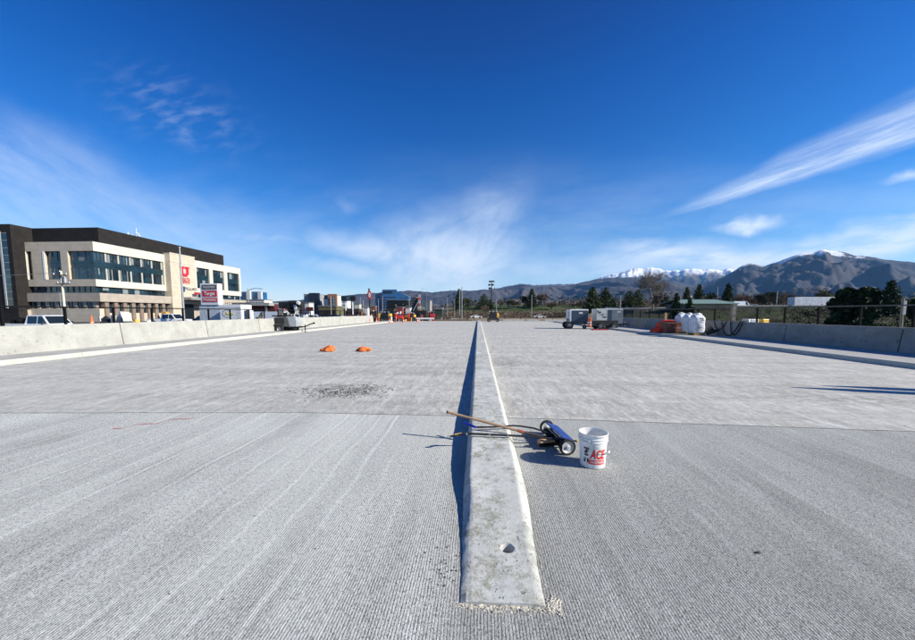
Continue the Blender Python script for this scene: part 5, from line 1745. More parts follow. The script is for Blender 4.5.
# blue office
bo, x0, x1, z0, z1 = block('blue_office', 375.5, 397.0, 293.8, 330, 30, blue_gl, 'big stepped blue glass office block on the skyline')
mb = MB(); a, b_ = WY(382.5, 300, 328.6), WY(396.8, 300, 328.6); mb.bb(a.x, b_.x, 327.5, 329.9, z0, WY(389, 289.6, 328.6).z); mb.build('tower', blue_gl, bo, world=True)
mb = MB(); pts = [WY(397.05, 292.5, 331), WY(403, 293.6, 331), WY(409.8, 297, 331), WY(409.8, 311, 331), WY(397.05, 311, 331)]
mb.prism([(p.x, p.z) for p in pts], 331, 337, 'XZ'); mb.build('wing', blue_gl, bo, world=True)
mb = MB(); a, b_ = WY(383.2, 291, 327.4), WY(392, 291, 327.4); mb.bb(a.x, b_.x, 327.0, 327.45, WY(385, 292.9, 327).z, WY(385, 291.2, 327).z); mb.build('roof_sign', navy_w, bo, world=True)
for i in range(6):
    mb = MB(); zz = lerp2(z0 + 4, z1 - 1, i / 6); a, b_ = WY(376, 300, 327.3), WY(396.5, 300, 327.3); mb.bb(a.x + 0, b_.x, 327.2, 327.44, zz, zz + .5); mb.build('floor_band', navy_w, bo, world=True)
t_, x0, x1, z0, z1 = block('black_office', 386.5, 411, 300.2, 280, 15, M('black_glass', (.012, .014, .018), .12, spec=.8, var=.3), 'low black glass building in front of the blue office')
grid_windows(t_, x0, x1, z0 + 2, z1, 280, 8, 3, glass_d, .8, .6, navy_w)
t_, x0, x1, z0, z1 = block('black_tower_block', 411.4, 418, 297.5, 290, 15, M('black_render', (.02, .02, .024), .6, var=.3), 'dark block right of the blue office')
grid_windows(t_, x0, x1, z0 + 2, z1, 290, 3, 5, slate_w, .5, .5)
t_, x0, x1, z0, z1 = block('grey_block', 425, 432, 300.8, 210, 12, grey_w, 'small pale grey block with a gridded front')
grid_windows(t_, x0, x1, z0 + 1, z1, 210, 3, 5, slate_w, .6, .5)
for i, (p0, p1_, pt, mt, lb) in enumerate([(362, 370, 308, wht_w, 'low white unit left of the blue office'), (370.5, 377, 306.5, M('brick_brown', (.16, .08, .06), .8, var=.3), 'low brick unit below the blue office'),
                                        (396, 405, 307.5, M('brick_red', (.26, .06, .05), .8, var=.3), 'low red unit below the blue office'), (405.5, 412, 308, wht_w, 'low white unit right of the red unit'), (422, 430, 312.2, red_p, 'low red canopy below the grey block')]):
    block('low_unit', p0, p1_, pt, 170 + i * 3, 8, mt, lb)
# right hand low building with a green roof
Yg = 96
a, b_ = WY(684, 305, Yg), WY(737.5, 305, Yg); zt_ = WY(700, 303.2, Yg).z; zb_ = WY(700, 314, Yg).z
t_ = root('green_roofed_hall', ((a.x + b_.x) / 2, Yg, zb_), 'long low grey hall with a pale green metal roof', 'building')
mb = MB(); mb.bb(a.x, b_.x, Yg, Yg + 9, zb_ - 3, zt_ - .05); mb.build('wall', M('dark_grey_wall', (.16, .16, .15), .8, var=.2), t_, world=True)  # plain dark grey wall colour
mb = MB(); zz = WY(700, 300.2, Yg + 4).z
xa_, xb_ = WY(680.5, 304, Yg - 1.2).x, WY(739.5, 304, Yg - 1.2).x
mb.add([(xa_, Yg - 1.2, zt_ - .25), (xb_, Yg - 1.2, zt_ - .25), (xb_ - 2.5, Yg + 4.5, zz), (xa_ + 1, Yg + 4.5, zz), (xa_, Yg + 10, zt_ - .25), (xb_, Yg + 10, zt_ - .25),
        (xa_, Yg - 1.2, zt_ - .05), (xb_, Yg - 1.2, zt_ - .05), (xb_ - 2.5, Yg + 4.5, zz + .2), (xa_ + 1, Yg + 4.5, zz + .2), (xa_, Yg + 10, zt_ - .05), (xb_, Yg + 10, zt_ - .05)],
       [(0, 1, 2, 3), (3, 2, 5, 4), (6, 9, 8, 7), (9, 10, 11, 8), (0, 6, 7, 1), (1, 7, 8, 2), (2, 8, 11, 5), (5, 11, 10, 4), (4, 10, 9, 3), (3, 9, 6, 0)])
mb.build('roof', M('pale_green_metal', (.17, .25, .20), .5, var=.1), t_, world=True)
mb = MB(); zs_ = WY(700, 309.3, Yg).z; mb.bb(a.x + 1, b_.x, Yg - .12, Yg - .01, zs_ - .25, zs_); mb.build('sill_rail', grey_w, t_, world=True)
for i in range(7):
    mb = MB(); cx = a.x + 1 + (b_.x - a.x - 2) * (i + .5) / 7; mb.bb(cx - .8, cx + .8, Yg - .05, Yg - .012, zs_ + .1, zt_ - .5); mb.build('window', glass_d, t_, world=True)

# highway on the right: parapet, lorry, cars
def road_z(x, y): return T(x, y)
Yh = 112
a, b_ = WY(738, 305, Yh), WY(1150, 305, Yh)
zt1 = WY(860, 305.2, Yh).z
mb = MB(); mb.bb(a.x, b_.x, Yh, Yh + .3, zt1 - 1.1, zt1); tag(mb.build('highway_parapet', M('pale_parapet', (.40, .39, .36), .8, var=.2)), 'long pale parapet of the road on the right', 'wall')
mb = MB(); zq = WY(800, 307.6, Yh - 3).z; mb.bb(a.x - 40, b_.x, Yh - 3, Yh - 2.9, zq - .15, zq + .12)
gr_ = root('guard_rail', (a.x, Yh - 3, zq - .9), 'long grey guard rail in front of the road on the right', 'guard rail')
mb.build('rail', steel_gry, gr_, world=True)
mb = MB(); x_ = a.x - 39
pc_ = 0
while x_ < b_.x and pc_ < 60:
    mb = MB(); mb.bb(x_ - .06, x_ + .06, Yh - 2.89, Yh - 2.75, zq - 2.2, zq + .1); mb.build('post', steel_gry, gr_, world=True); x_ += 3.8; pc_ += 1
mb = MB(); mb.bb(a.x - 30, b_.x, Yh + .4, Yh + 14, zt1 - 2.5, zt1 - .98); tag(mb.build('highway_road', M('asphalt', (.055, .055, .055), .9)), kind='structure')
lt, lb_ = WY(792, 297.2, Yh + 4), WY(831, 304.8, Yh + 4)
zrd = zt1 - .98
tr = root('lorry_trailer', ((lt.x + lb_.x) / 2, Yh + 4, zrd), 'long white lorry trailer passing on the road on the right', 'lorry trailer')
mb = MB(); mb.bb(lt.x, lb_.x, Yh + 3, Yh + 5.5, zrd + 1.0, lt.z, bev=.05); mb.build('box_body', M('trailer_white', (.62, .65, .68), .5, var=.2, scale=1.2, dirt=.35), tr, world=True)
mb = MB(); mb.bb(lt.x + .2, lb_.x - .2, Yh + 3.2, Yh + 5.3, zrd + .75, zrd + .99); mb.build('chassis', steel_blk, tr, world=True)
for f_ in (.06, .16, .80, .9):
    for d_ in (3.3, 5.1):
        mb = MB(); mb.lathe([(.001, -.15), (.45, -.15), (.5, -.1), (.5, .1), (.45, .15), (.001, .15)], (lerp2(lt.x, lb_.x, f_), Yh + d_, zrd + .5), 18, axis='Y'); mb.build('wheel', rubber, tr, world=True)
for i, (px, lb2, kd, pt) in enumerate([(741, 'white van on the road right of the green roofed hall', 'van', grime_w), (752, 'grey car on the road behind the fence', 'sedan', M('grey_car', (.25, .26, .28), .3, coat=.4))]):
    q = WY(px, 305, Yh + 6); make_car(lb2, 'car' if kd != 'van' else 'van', (q.x, q.y, zrd), PI * i, kd, pt)
q = WY(539.5, 318, 140); make_car('white car on the road right of the grey lamp pole', 'car', (q.x, q.y, T(q.x, q.y)), 0, 'sedan', grime_w)
q = WY(476, 317, 140); make_car('white car just left of the far end of the median', 'car', (q.x, q.y, T(q.x, q.y)), R(10), 'sedan', grime_w)

# cars and vans among the left background
rndc = random.Random(12)
cols = [grime_w, M('silver_car', (.42, .43, .45), .3, coat=.4), M('black_car', (.02, .02, .022), .25, coat=.4), M('maroon_car', (.16, .02, .02), .3, coat=.4)]
for px, Y_, kd, ci, lb2 in [(258, 62, 'van', 0, 'white van under the grey canopy left of the boom truck'), (270, 60, 'van', 0, 'second white van closer to the boom truck'),
                            (315, 75, 'suv', 0, 'white estate car right of the white shed'), (330, 78, 'suv', 2, 'black estate car under the olive shed'), (338, 80, 'sedan', 0, 'white car under the olive shed'),
                            (348, 84, 'sedan', 1, 'silver car under the black road sign'), (356, 82, 'suv', 3, 'maroon estate car right of the black road sign')]:
    l = at(px, Y_, -.6); make_car(lb2, 'van' if kd == 'van' else 'car', l, rndc.choice([0, PI]) + rndc.uniform(-.15, .15), kd, cols[ci], group='vehicles parked behind the left barrier')

# black road sign on two posts
Yv = 95
a, b_ = WY(341, 301, Yv), WY(355.2, 296, Yv)
t_ = root('road_sign', ((a.x + b_.x) / 2, Yv, -.6), 'wide black electronic road sign on two white posts', 'sign')
mb = MB(); mb.bb(a.x, b_.x, Yv, Yv + .5, a.z, b_.z, bev=.05); mb.build('sign_panel', black_p, t_, world=True)
mb = MB(); c = (a.x + b_.x) / 2; mb.bb(c - .5, c + .5, Yv - .03, Yv - .002, a.z + .2, b_.z - .15); mb.build('display', M('dim_display', (.05, .12, .15), .3), t_, world=True)
for px in (345.3, 352.3):
    q = WY(px, 305, Yv); mb = MB(); mb.tube([(q.x, Yv + .25, -.6), (q.x, Yv + .25, a.z - .002)], .16, 8); mb.build('post', white_p, t_, world=True)
# tall oval petrol sign
Yo = 90; q = WY(369.5, 295, Yo)
t_ = root('oval_sign', (q.x, Yo, -.6), 'tall oval red and white sign on a dark pole', 'sign')
mb = MB(); mb.tube([(q.x, Yo, -.6), (q.x, Yo, WY(369.5, 299.5, Yo).z)], .12, 8); mb.build('post', steel_blk, t_, world=True)
zc = q.z; hh = WY(369.5, 290.6, Yo).z - zc
mb = MB(); mb.prism([(q.x + math.cos(2 * PI * i / 24) * .52, zc + math.sin(2 * PI * i / 24) * hh) for i in range(24)], Yo - .15, Yo + .15); mb.build('sign_panel', red_p, t_, world=True)
mb = MB(); mb.prism([(q.x + .05 + math.cos(2 * PI * i / 24) * .27, zc + math.sin(2 * PI * i / 24) * hh * .6) for i in range(24)], Yo - .19, Yo - .152); mb.build('inner_panel', white_p, t_, world=True)
mb = MB(); mb.box((q.x - .1, Yo, zc + hh + .25), (.35, .2, .6)); mb.build('cap', navy_p, t_, world=True)
for px, pt, Y_ in ((331.2, 296, 100), (363.5, 300, 120), (382.6, 296, 125), (378.6, 299, 150), (409.3, 297, 120), (360.6, 297, 160)):
    lamp(px, pt, Y_, {331.2: 'pale post in front of the terracotta hotel', 363.5: 'thin post left of the oval sign', 382.6: 'pale pole in front of the blue office', 378.6: 'shorter pale pole left of the blue office tower', 409.3: 'pale lamp post at the right edge of the blue office', 360.6: 'thin lamp post right of the black road sign'}[px], head=False, base=-.6, mat=M('pale_metal', (.5, .5, .48), .5))
# ================================================================ trailers and machines on the deck
def wheel(mb_parent, c, r, w_, axis, tyre=None, rimm=None, nm='wheel'):
    """wheel part with tyre ring and rim child"""
    mb = MB(); mb.lathe([(r * .55, -w_ / 2), (r * .9, -w_ / 2), (r, -w_ * .3), (r, w_ * .3), (r * .9, w_ / 2), (r * .55, w_ / 2), (r * .55, -w_ / 2)], c, 24, axis=axis)
    o = mb.build(nm, tyre or rubber, mb_parent, smooth=True)
    mb = MB(); mb.lathe([(.001, w_ * .22), (r * .2, w_ * .30), (r * .45, w_ * .12), (r * .56, w_ * .4), (r * .56, -w_ * .4), (r * .45, -w_ * .12), (r * .2, -w_ * .30), (.001, -w_ * .22)], c, 20, axis=axis)
    mb.build('rim', rimm or steel_gry, o, smooth=True)
    return o


# --- folded light tower trailer on the left
p = WZ(289, 332.2)
lt = root('light_tower', (p.x, p.y, 0), 'grey mobile light tower with folded mast standing near the left kerb', 'light tower', rz=R(3))
gshell = M('dark_grey_shell', (.10, .105, .105), .5, var=.25, dirt=.3); lshell = M('light_grey_shell', (.36, .38, .39), .45, var=.15, dirt=.3)
prf = [(-.92, .48), (-.95, .70), (-.92, 1.10), (-.80, 1.24), (-.1, 1.27), (.10, 1.2), (.22, .95), (.30, .58), (.30, .48)]
mb = MB(); mb.prism(prf, -.55, .55, 'XZ'); mb.build('engine_cover', gshell, lt)
mb = MB(); mb.prism([(-.05, .48), (.30, .5), (.235, .95), (.13, 1.2), (.0, 1.29), (.62, 1.32), (.78, 1.22), (.84, .9), (.84, .48)], -.5, .5, 'XZ'); mb.build('front_cover', lshell, lt)
mb = MB(); mb.box((-.45, -.56, .93), (.72, .02, .44), bev=.004); mb.box((-.45, -.575, .93), (.5, .01, .25)); mb.build('grille', black_p, lt)
mb = MB(); mb.bb(-1.2, .95, -.48, .48, .36, .475); mb.bb(-1.25, -1.15, -.7, .7, .36, .44); mb.build('chassis', steel_blk, lt)
for s in (-1, 1):
    wheel(lt, (-.42, s * .66, .31), .31, .2, 'Y')
wheel(lt, (.42, .2, .30), .30, .2, 'Y')
mb = MB()
for s in (-1, 1): mb.bb(-.80, -.05, s * .78, s * .55, .64, .68)
mb.build('mudguard', gshell, lt)
mb = MB(); mb.tube([(.9, 0, .42), (1.35, 0, .46), (1.75, 0, .66), (2.05, 0, .72)], .045, 8); mb.tube([(2.0, 0, .72), (2.12, 0, .76)], .07, 8); mb.build('drawbar', steel_blk, lt)
mb = MB(); mb.tube([(1.3, .08, .02), (1.3, .08, .62)], .04, 8); mb.box((1.3, .08, .01), (.2, .2, .02)); mb.build('jack', steel_blk, lt)
for s in (-1, 1):
    mb = MB(); mb.tube([(-1.18, s * .62, .01), (-1.18, s * .62, .75)], .035, 8); mb.box((-1.18, s * .62, .01), (.22, .22, .02)); mb.build('outrigger', steel_gry, lt)
mb = MB(); mb.box((-1.9, 0, .34), (2.2, .12, .12)); mb.box((-.2, 0, 1.33), (2.2, .14, .10)); mb.build('mast', steel_blk, lt)
for k, (x_, tlt) in enumerate(((-2.05, .2), (-2.35, .15), (-2.95, .3), (-2.65, -.1))):
    mb = MB(); mb.box((x_, (-.25 if k % 2 else .25), .52), (.16, .32, .42), ry=tlt, bev=.03); o = mb.build('floodlight', black_p, lt)
    mb = MB(); mb.box((x_ - .1, (-.25 if k % 2 else .25), .52), (.012, .26, .34), ry=tlt); mb.build('lens', glass_d, o)
mb = MB(); mb.tube([(.55, -.2, 1.30), (.7, -.2, 1.65), (.95, -.2, 1.7)], .03, 6); mb.build('exhaust', white_p, lt)

# --- black boom truck behind the left barrier
Yb = 36
bt = root('boom_truck', (WY(289, 310, Yb).x, Yb, -.6), 'tangled black machine with folded booms behind the left barrier', 'machine')
x0, x1 = WY(278.5, 310, Yb).x, WY(300, 310, Yb).x; zt_ = WY(290, 301, Yb).z; w_ = x1 - x0
mb = MB(); mb.bb(x0, x0 + w_ * .7, Yb, Yb + 2, zt_ - .75, zt_ - .1, bev=.05); mb.bb(x0 + w_ * .05, x0 + w_ * .75, Yb + .1, Yb + 1.9, .3, .9); mb.bb(x0 + w_ * .38, x0 + w_ * .9, Yb + .2, Yb + 1.6, zt_ - 1.3, zt_, bev=.08); mb.build('body', black_p, bt, world=True)
mb = MB()
rb = random.Random(6)
for i in range(10):
    a = Vector((x0 + w_ * rb.uniform(.3, 1), Yb - .1, zt_ - rb.uniform(.0, .9))); e = a + Vector((rb.uniform(-.8, .8), rb.uniform(-.2, .4), -rb.uniform(.2, .9)))
    mb.tube([a, e], rb.uniform(.03, .07), 6)
mb.build('hoses', steel_blk, bt, world=True)
mb = MB(); mb.box((x0 + w_ * .55, Yb - .15, zt_ - 1.35), (1.5, .1, .14), ry=R(38)); mb.box((x0 + w_ * .85, Yb - .15, zt_ - .9), (.25, .12, 1.0), ry=R(-12)); mb.box((x0 + w_ * .98, Yb - .2, zt_ - .2), (.35, .3, .3), ry=.4, bev=.05); mb.build('boom', white_p, bt, world=True)
mb = MB(); mb.box((x0 + w_ * .12, Yb - .05, zt_ - 1.25), (.5, .2, .85), bev=.05); mb.build('side_tank', M('grey_mixed', (.25, .22, .2), .6, var=.5), bt, world=True); mb = MB(); mb.box((x0 + w_ * .92, Yb - .12, zt_ - 1.1), (.18, .1, .8), ry=.2); mb.build('fittings', M('grey_mixed', (.25, .22, .2), .6, var=.5), bt, world=True)
for f_ in (.15, .6):
    wheel(bt, (x0 + w_ * f_ - bt.location.x, .05, .45), .45, .3, 'Y')
# dark machine and yellow bin left of it
clutter('loader', 241.5, 253, 306.5, 318, 44, [black_p, white_p], [9, 3], 41, 'black loader with raised arms right of the white box trailer', 'loader', zb=-.6)
clutter('skid_steer', 258, 267, 308, 318.5, 42, [black_p, yellow_p, steel_gry], [7, 2, 2], 43, 'small black machine with yellow parts between the white vans', 'machine', zb=-.6)


# --- generators on the right
def generator(px0, px1, pbase, rz, label, kind):
    p = WZ((px0 + px1) / 2, pbase); sc = p.y / FPX; w_ = (px1 - px0) * sc
    t_ = root('generator_trailer', (p.x, p.y + .6, 0), label, 'generator', rz=rz)
    if kind == 0:
        L, Wd = 1.75, 1.5
        mb = MB(); mb.bb(-L / 2, L / 2, -Wd / 2, Wd / 2, .72, 1.90, bev=.03); mb.build('enclosure', white_p, t_)
        mb = MB(); mb.bb(-L / 2 + .16, L / 2 - .02, -Wd / 2 - .02, -Wd / 2 - .003, .72, 1.80); mb.build('front_panel', navy_p, t_)
        mb = MB(); mb.bb(-L / 2 - .015, -L / 2 - .002, -Wd / 2 + .15, Wd / 2 - .15, .8, 1.0)
        for k in range(5): mb.bb(-L / 2 - .03, -L / 2 - .016, -Wd / 2 + .2, -.1, 1.1 + k * .12, 1.15 + k * .12)
        mb.build('vent', M('grey_vent', (.12, .12, .12), .6), t_)
        mb = MB(); mb.bb(-.02, .34, -Wd / 2 - .035, -Wd / 2 - .021, 1.48, 1.64); mb.build('plate', M('pale_decal', (.6, .62, .62), .5), t_)
        mb = MB(); mb.bb(-L / 2 + .05, L / 2 - .05, -Wd / 2 + .05, Wd / 2 - .05, .45, .715); mb.prism([(-.6, .72), (.6, .72), (.25, .42), (-.3, .42)], -Wd / 2 - .01, -Wd / 2 + .3, 'XZ', m=1); mb.build('chassis', [black_p, navy_p], t_)
        mb = MB(); mb.bb(-L / 2 - .28, L / 2 - .9, -Wd / 2 - .05, Wd / 2 + .05, .62, .68); mb.build('mudguard', black_p, t_)
        for s in (-1, 1): wheel(t_, (-L / 2 + .0, s * (Wd / 2 - .05), .36), .36, .26, 'Y')
        wheel(t_, (L / 2 - .2, -.3, .2), .2, .12, 'Y')
        mb = MB(); mb.tube([(L / 2 - .2, -.3, .3), (L / 2 - .2, -.3, .75)], .05, 8); mb.tube([(L / 2 - .5, -.3, .5), (L / 2 + .1, -.5, .45)], .04, 6); mb.build('jack', steel_gry, t_)
    else:
        L, Wd = 2.45, 1.5
        mb = MB(); mb.bb(-L / 2, L / 2, -Wd / 2, Wd / 2, .78, 1.95, bev=.03); mb.build('enclosure', M('pale_grey_green', (.46, .49, .46), .5, var=.12, dirt=.3), t_)
        mb = MB(); mb.bb(-L / 2 + 1.06, -L / 2 + 1.42, -Wd / 2 - .02, -Wd / 2 - .003, .6, 1.86); mb.build('louvre_panel', navy_p, t_)
        mb = MB(); mb.bb(-L / 2 + 1.43, L / 2 + .01, -Wd / 2 - .02, -Wd / 2 - .003, .55, 1.86); mb.build('door_panel', M('slate_grey_panel', (.13, .155, .175), .45, var=.2, dirt=.2), t_)
        mb = MB(); mb.bb(L / 2 - .5, L / 2 - .2, -Wd / 2 - .03, -Wd / 2 - .021, 1.58, 1.70); mb.bb(L / 2 - .45, L / 2 - .25, -Wd / 2 - .034, -Wd / 2 - .031, 1.59, 1.62, m=1); mb.build('plate', [M('pale_decal', (.6, .62, .62), .5), red_p], t_)
        mb = MB()
        for x_, z_, a, b2 in ((.08, 1.72, .12, .1), (.22, 1.62, .2, .13), (.42, 1.40, .07, .07), (.58, 1.45, .06, .06), (.68, 1.42, .05, .05), (.72, 1.18, .2, .1), (.62, 1.25, .05, .1), (.88, 1.45, .04, .04)):
            mb.bb(-L / 2 + x_, -L / 2 + x_ + a, -Wd / 2 - .03, -Wd / 2 - .002, z_ - b2 / 2, z_ + b2 / 2)
        mb.build('control_panel', black_p, t_)
        mb = MB(); mb.bb(-L / 2 + .02, L / 2 - .4, -Wd / 2 - .03, Wd / 2, .30, .86, bev=.02); mb.bb(-L / 2, L / 2 + .1, -.35, .35, .34, .5); mb.build('chassis', black_p, t_)
        for x_ in (-L / 2 + .45, L / 2 - .75):
            for s in (-1, 1): wheel(t_, (x_, s * (Wd / 2 + .02), .34), .34, .24, 'Y')
        mb = MB(); mb.tube([(L / 2, -.4, .5), (L / 2 + .75, 0, .44), (L / 2, .4, .5)], .045, 6); mb.box((L / 2 + .8, 0, .45), (.25, .14, .1), bev=.02); mb.box((L / 2 + .2, -.2, .55), (.5, .3, .1)); mb.build('drawbar', steel_blk, t_)
        mb = MB(); mb.tube([(L / 2 + .5, 0, .03), (L / 2 + .5, 0, .7)], .045, 8); mb.box((L / 2 + .5, 0, .02), (.22, .22, .03)); mb.build('jack', steel_gry, t_)
    mb = MB(); mb.tube([(0, 0, (1.90 if kind == 0 else 1.95)), (0, 0, (1.98 if kind == 0 else 2.03))], .05, 8); mb.build('exhaust', steel_gry, t_)
    for s in (-1, 1):
        mb = MB(); mb.bb(-.9 if kind else -.4, .9 if kind else .6, s * .5 - .02, s * .5 + .02, (1.905 if kind == 0 else 1.955), (1.935 if kind == 0 else 1.985)); mb.build('lifting_rail', steel_gry, t_)
    return t_


generator(568, 588.5, 328.9, R(0), 'narrow generator trailer with a navy front and white left end', 0)
generator(595, 622, 329.3, R(0), 'wide generator trailer with controls on its white left half', 1)
p = WZ(589.8, 326); dr = root('traffic_drum', (p.x, 40, 0), 'orange and white traffic drum standing between the two generators', 'traffic drum')
mb = MB(); mb.lathe([(.001, 0), (.32, 0), (.32, .08), (.26, .09), (.255, .35), (.24, .36), (.235, .62), (.22, .63), (.21, .95), (.12, 1.0), (.001, 1.0)], n=20); mb.build('body', orange_p, dr, smooth=True)
mb = MB(); mb.lathe([(.262, .20), (.258, .33)], n=20); mb.lathe([(.24, .46), (.238, .60)], n=20); mb.build('reflective_band', white_p, dr, smooth=True)
q = WY(589.8, 326, 40); dr.location.x = q.x
mb = MB(); p = WZ(601, 330.2); mb.box((p.x, p.y + .3, .03), (1.4, .5, .06), bev=.02); tag(mb.build('red_mat', red_p), 'flat red spill tray on the deck under the wide generator', 'tray')


# --- yellow and black light towers at the end of the deck
def yellow_tower(px, pbase, ptop, wpx, label, ends, grp, rz=0):
    p = WZ(px, pbase); sc = p.y / FPX; w_ = wpx * sc
    h = (1.6 - (ptop - 312.5) * sc)
    t_ = root('light_tower', (p.x, p.y, 0), label, 'light tower', rz=rz, group=grp)
    mb = MB(); mb.box((0, 0, .45 + (h - .55) / 2), (w_ * .72, 1.1, h - .65), bev=.06); mb.build('engine_housing', black_p, t_)
    for s in ends:
        mb = MB(); mb.box((s * w_ * .40, 0, .6 + (h - .6) / 2), (w_ * .22, 1.14, h - .8), bev=.09); mb.build('end_cover', yellow_p, t_, smooth=True)
    mb = MB(); mb.bb(-w_ * .45, w_ * .45, -.5, .5, .34, .45); mb.tube([(0, -.2, h - .1), (w_ * .2, -.2, h + .25)], .05, 6); mb.box((0, 0, h - .02), (w_ * .8, .15, .15)); mb.build('mast', steel_blk, t_)
    for s in (-1, 1):
        wheel(t_, (s * w_ * .38, -.45, .32), .32, .2, 'Y')
        mb = MB(); mb.tube([(s * w_ * .48, -.5, .02), (s * w_ * .48, -.5, .7)], .04, 6); mb.build('outrigger', steel_blk, t_)
    for k in range(3):
        mb = MB(); mb.box((-w_ * .3 + k * w_ * .3, -.1, h + .14), (.3, .25, .26), bev=.04); mb.build('floodlight', steel_gry, t_)
    return t_


GM = 'machines at the far end of the deck'
yellow_tower(385, 321.6, 313, 13, 'black light tower with yellow ends at the left of the far machines', (-1, 1), GM)
yellow_tower(411, 321.2, 314, 9, 'small yellow and black tower behind the red machine', (1,), GM)
yellow_tower(493, 321.8, 312.5, 11, 'black light tower with one yellow end right of the median', (1,), GM)
# red machine
p = WZ(399, 321.4); rm = root('trencher', (p.x, p.y, 0), 'red machine with white covers between the two left light towers', 'machine', group=GM)
mb = MB(); mb.box((0, 0, .7), (1.5, 1, .6), bev=.08); mb.box((-.5, 0, 1.1), (.4, .8, .5), ry=.3, bev=.08); mb.build('body', red_p, rm, smooth=True)
mb = MB(); mb.box((-.3, -.1, 1.45), (.5, .5, .3), ry=-.5, bev=.08); mb.box((.3, -.1, 1.55), (.25, .4, .5), ry=.4, bev=.06); mb.build('cover', white_p, rm, smooth=True)
mb = MB(); mb.tube([(.4, 0, .8), (.9, 0, 1.4)], .05, 6); mb.tube([(-.7, 0, .8), (-.9, 0, 1.5)], .04, 6); mb.build('lever', steel_blk, rm)
for x_ in (-.5, .5):
    for s in (-1, 1): wheel(rm, (x_, s * .5, .3), .3, .2, 'Y')
for i, (px, h, lb) in enumerate([(373.2, 1.35, 'orange marker post at the left end of the far machines'), (380.5, 1.1, 'orange marker post touching the left light tower'), (397.5, 1.0, 'orange marker post in front of the red machine')]):
    p = WZ(px, 322); t_ = root('marker_post', (p.x, p.y - 1, 0), lb, 'marker post', group='orange marker posts')
    mb = MB(); mb.lathe([(.001, 0), (.2, 0), (.2, .06), (.06, .07), (.05, h), (.001, h)], n=12); mb.build('post', orange_p, t_, smooth=True)
    mb = MB(); mb.lathe([(.056, h * .7), (.055, h * .85)], n=12); mb.v = [v * 1.0 for v in mb.v]; mb.build('reflective_band', white_p, t_)
clutter('pump_set', 404, 414, 313.4, 321, 64, [yellow_p, black_p, red_p], [5, 6, 2], 71, 'yellow and black pump set left of the small tower', 'machine', zb=0)
clutter('air_compressor', 366, 376, 315.5, 321, 64.5, [black_p, steel_gry, orange_p], [7, 3, 2], 72, 'low dark compressor at the end of the left barrier', 'machine', zb=0)
more = [
    ('skip_loader', 361, 370, 314.5, 321.5, 62, [black_p, yellow_p, white_p], [8, 2, 2], 81, 'black skip loader with a yellow arm beside the oval sign', 'machine', 0),
    ('tool_crate_stack', 377, 382, 316.5, 321.8, 60, [M('dark_timber', (.10, .06, .04), .8), orange_p, black_p], [5, 2, 3], 82, 'stack of dark timber with orange ends left of the left light tower', 'stack', 0),
    ('saw_cart', 388, 394, 315.5, 321.6, 61, [black_p, red_p, white_p], [5, 3, 2], 83, 'small black and red saw cart between the light tower and the red machine', 'cart', 0),
    ('paver', 404, 424, 311.5, 319.5, 74, [black_p, M('dark_red_paint', (.22, .03, .02), .6), M('pale_grit', (.4, .38, .34), .8)], [12, 5, 4], 84, 'dark paving machine partly hidden by the pump set', 'machine', -.6),
    ('wrecked_frames', 370, 384, 309.5, 317, 80, [black_p, M('rust_brown', (.18, .08, .045), .8), steel_gry], [10, 5, 5], 85, 'tangle of dark steel and rusty frames behind the left light tower', 'scrap heap', -.6),
    ('formwork_stack', 356, 366, 311.5, 317.5, 82, [M('rust_brown', (.18, .08, .045), .8), black_p, white_p], [6, 6, 3], 86, 'rusty formwork stacked behind the end of the left barrier', 'stack', -.6),
    ('tank_cart', 391, 402, 308.5, 315.5, 86, [M('dark_red_paint', (.22, .03, .02), .6), black_p, white_p], [5, 7, 3], 87, 'dark red tank cart behind the red machine', 'cart', -.6),
    ('pipe_rack', 436, 452, 315.5, 319.5, 78, [M('dark_timber', (.10, .06, .04), .8), steel_gry, black_p], [7, 5, 4], 88, 'rack of dark pipes under the green site container', 'rack', -.6),
    ('gravel_truck', 424, 434, 309.5, 316, 95, [black_p, M('dull_brown_wall', (.10, .07, .055), .8), red_p], [8, 4, 1], 89, 'dark truck left of the green site container', 'truck', -.6),
    ('frame_stack', 463, 472, 314.5, 319, 84, [M('rust_brown', (.18, .08, .045), .8), black_p], [6, 4], 90, 'rusty frames just left of the far white car', 'scrap heap', -.6),
    ('light_plant', 301, 309, 309.5, 317, 48, [white_p, black_p, steel_gry], [5, 4, 4], 91, 'white and grey light plant right of the boom truck', 'machine', -.6),
    ('hose_cart', 317, 325, 312, 318, 55, [black_p, white_p], [6, 2], 92, 'black hose cart behind the left barrier under the olive shed', 'cart', -.6),
]
for nm_, p0, p1_, pt, pb, Y_, ms, ns, sd_, lb, ct, zb_ in more:
    clutter(nm_, p0, p1_, pt, pb, Y_, ms, ns, sd_, lb, ct, zb=zb_)
for px, py, lb in ((376.5, 323.2, 'orange cone in front of the timber stack'), (389.5, 323, 'orange cone between the left light tower and the saw cart'), (403.5, 322.6, 'orange cone right of the red machine'), (417.5, 322.3, 'orange cone at the right end of the far machines'), (370.0, 323.6, 'orange cone at the end of the left barrier')):
    p = WZ(px, py); cone((p.x, p.y, 0), lb, .8, group='traffic cones on the deck')
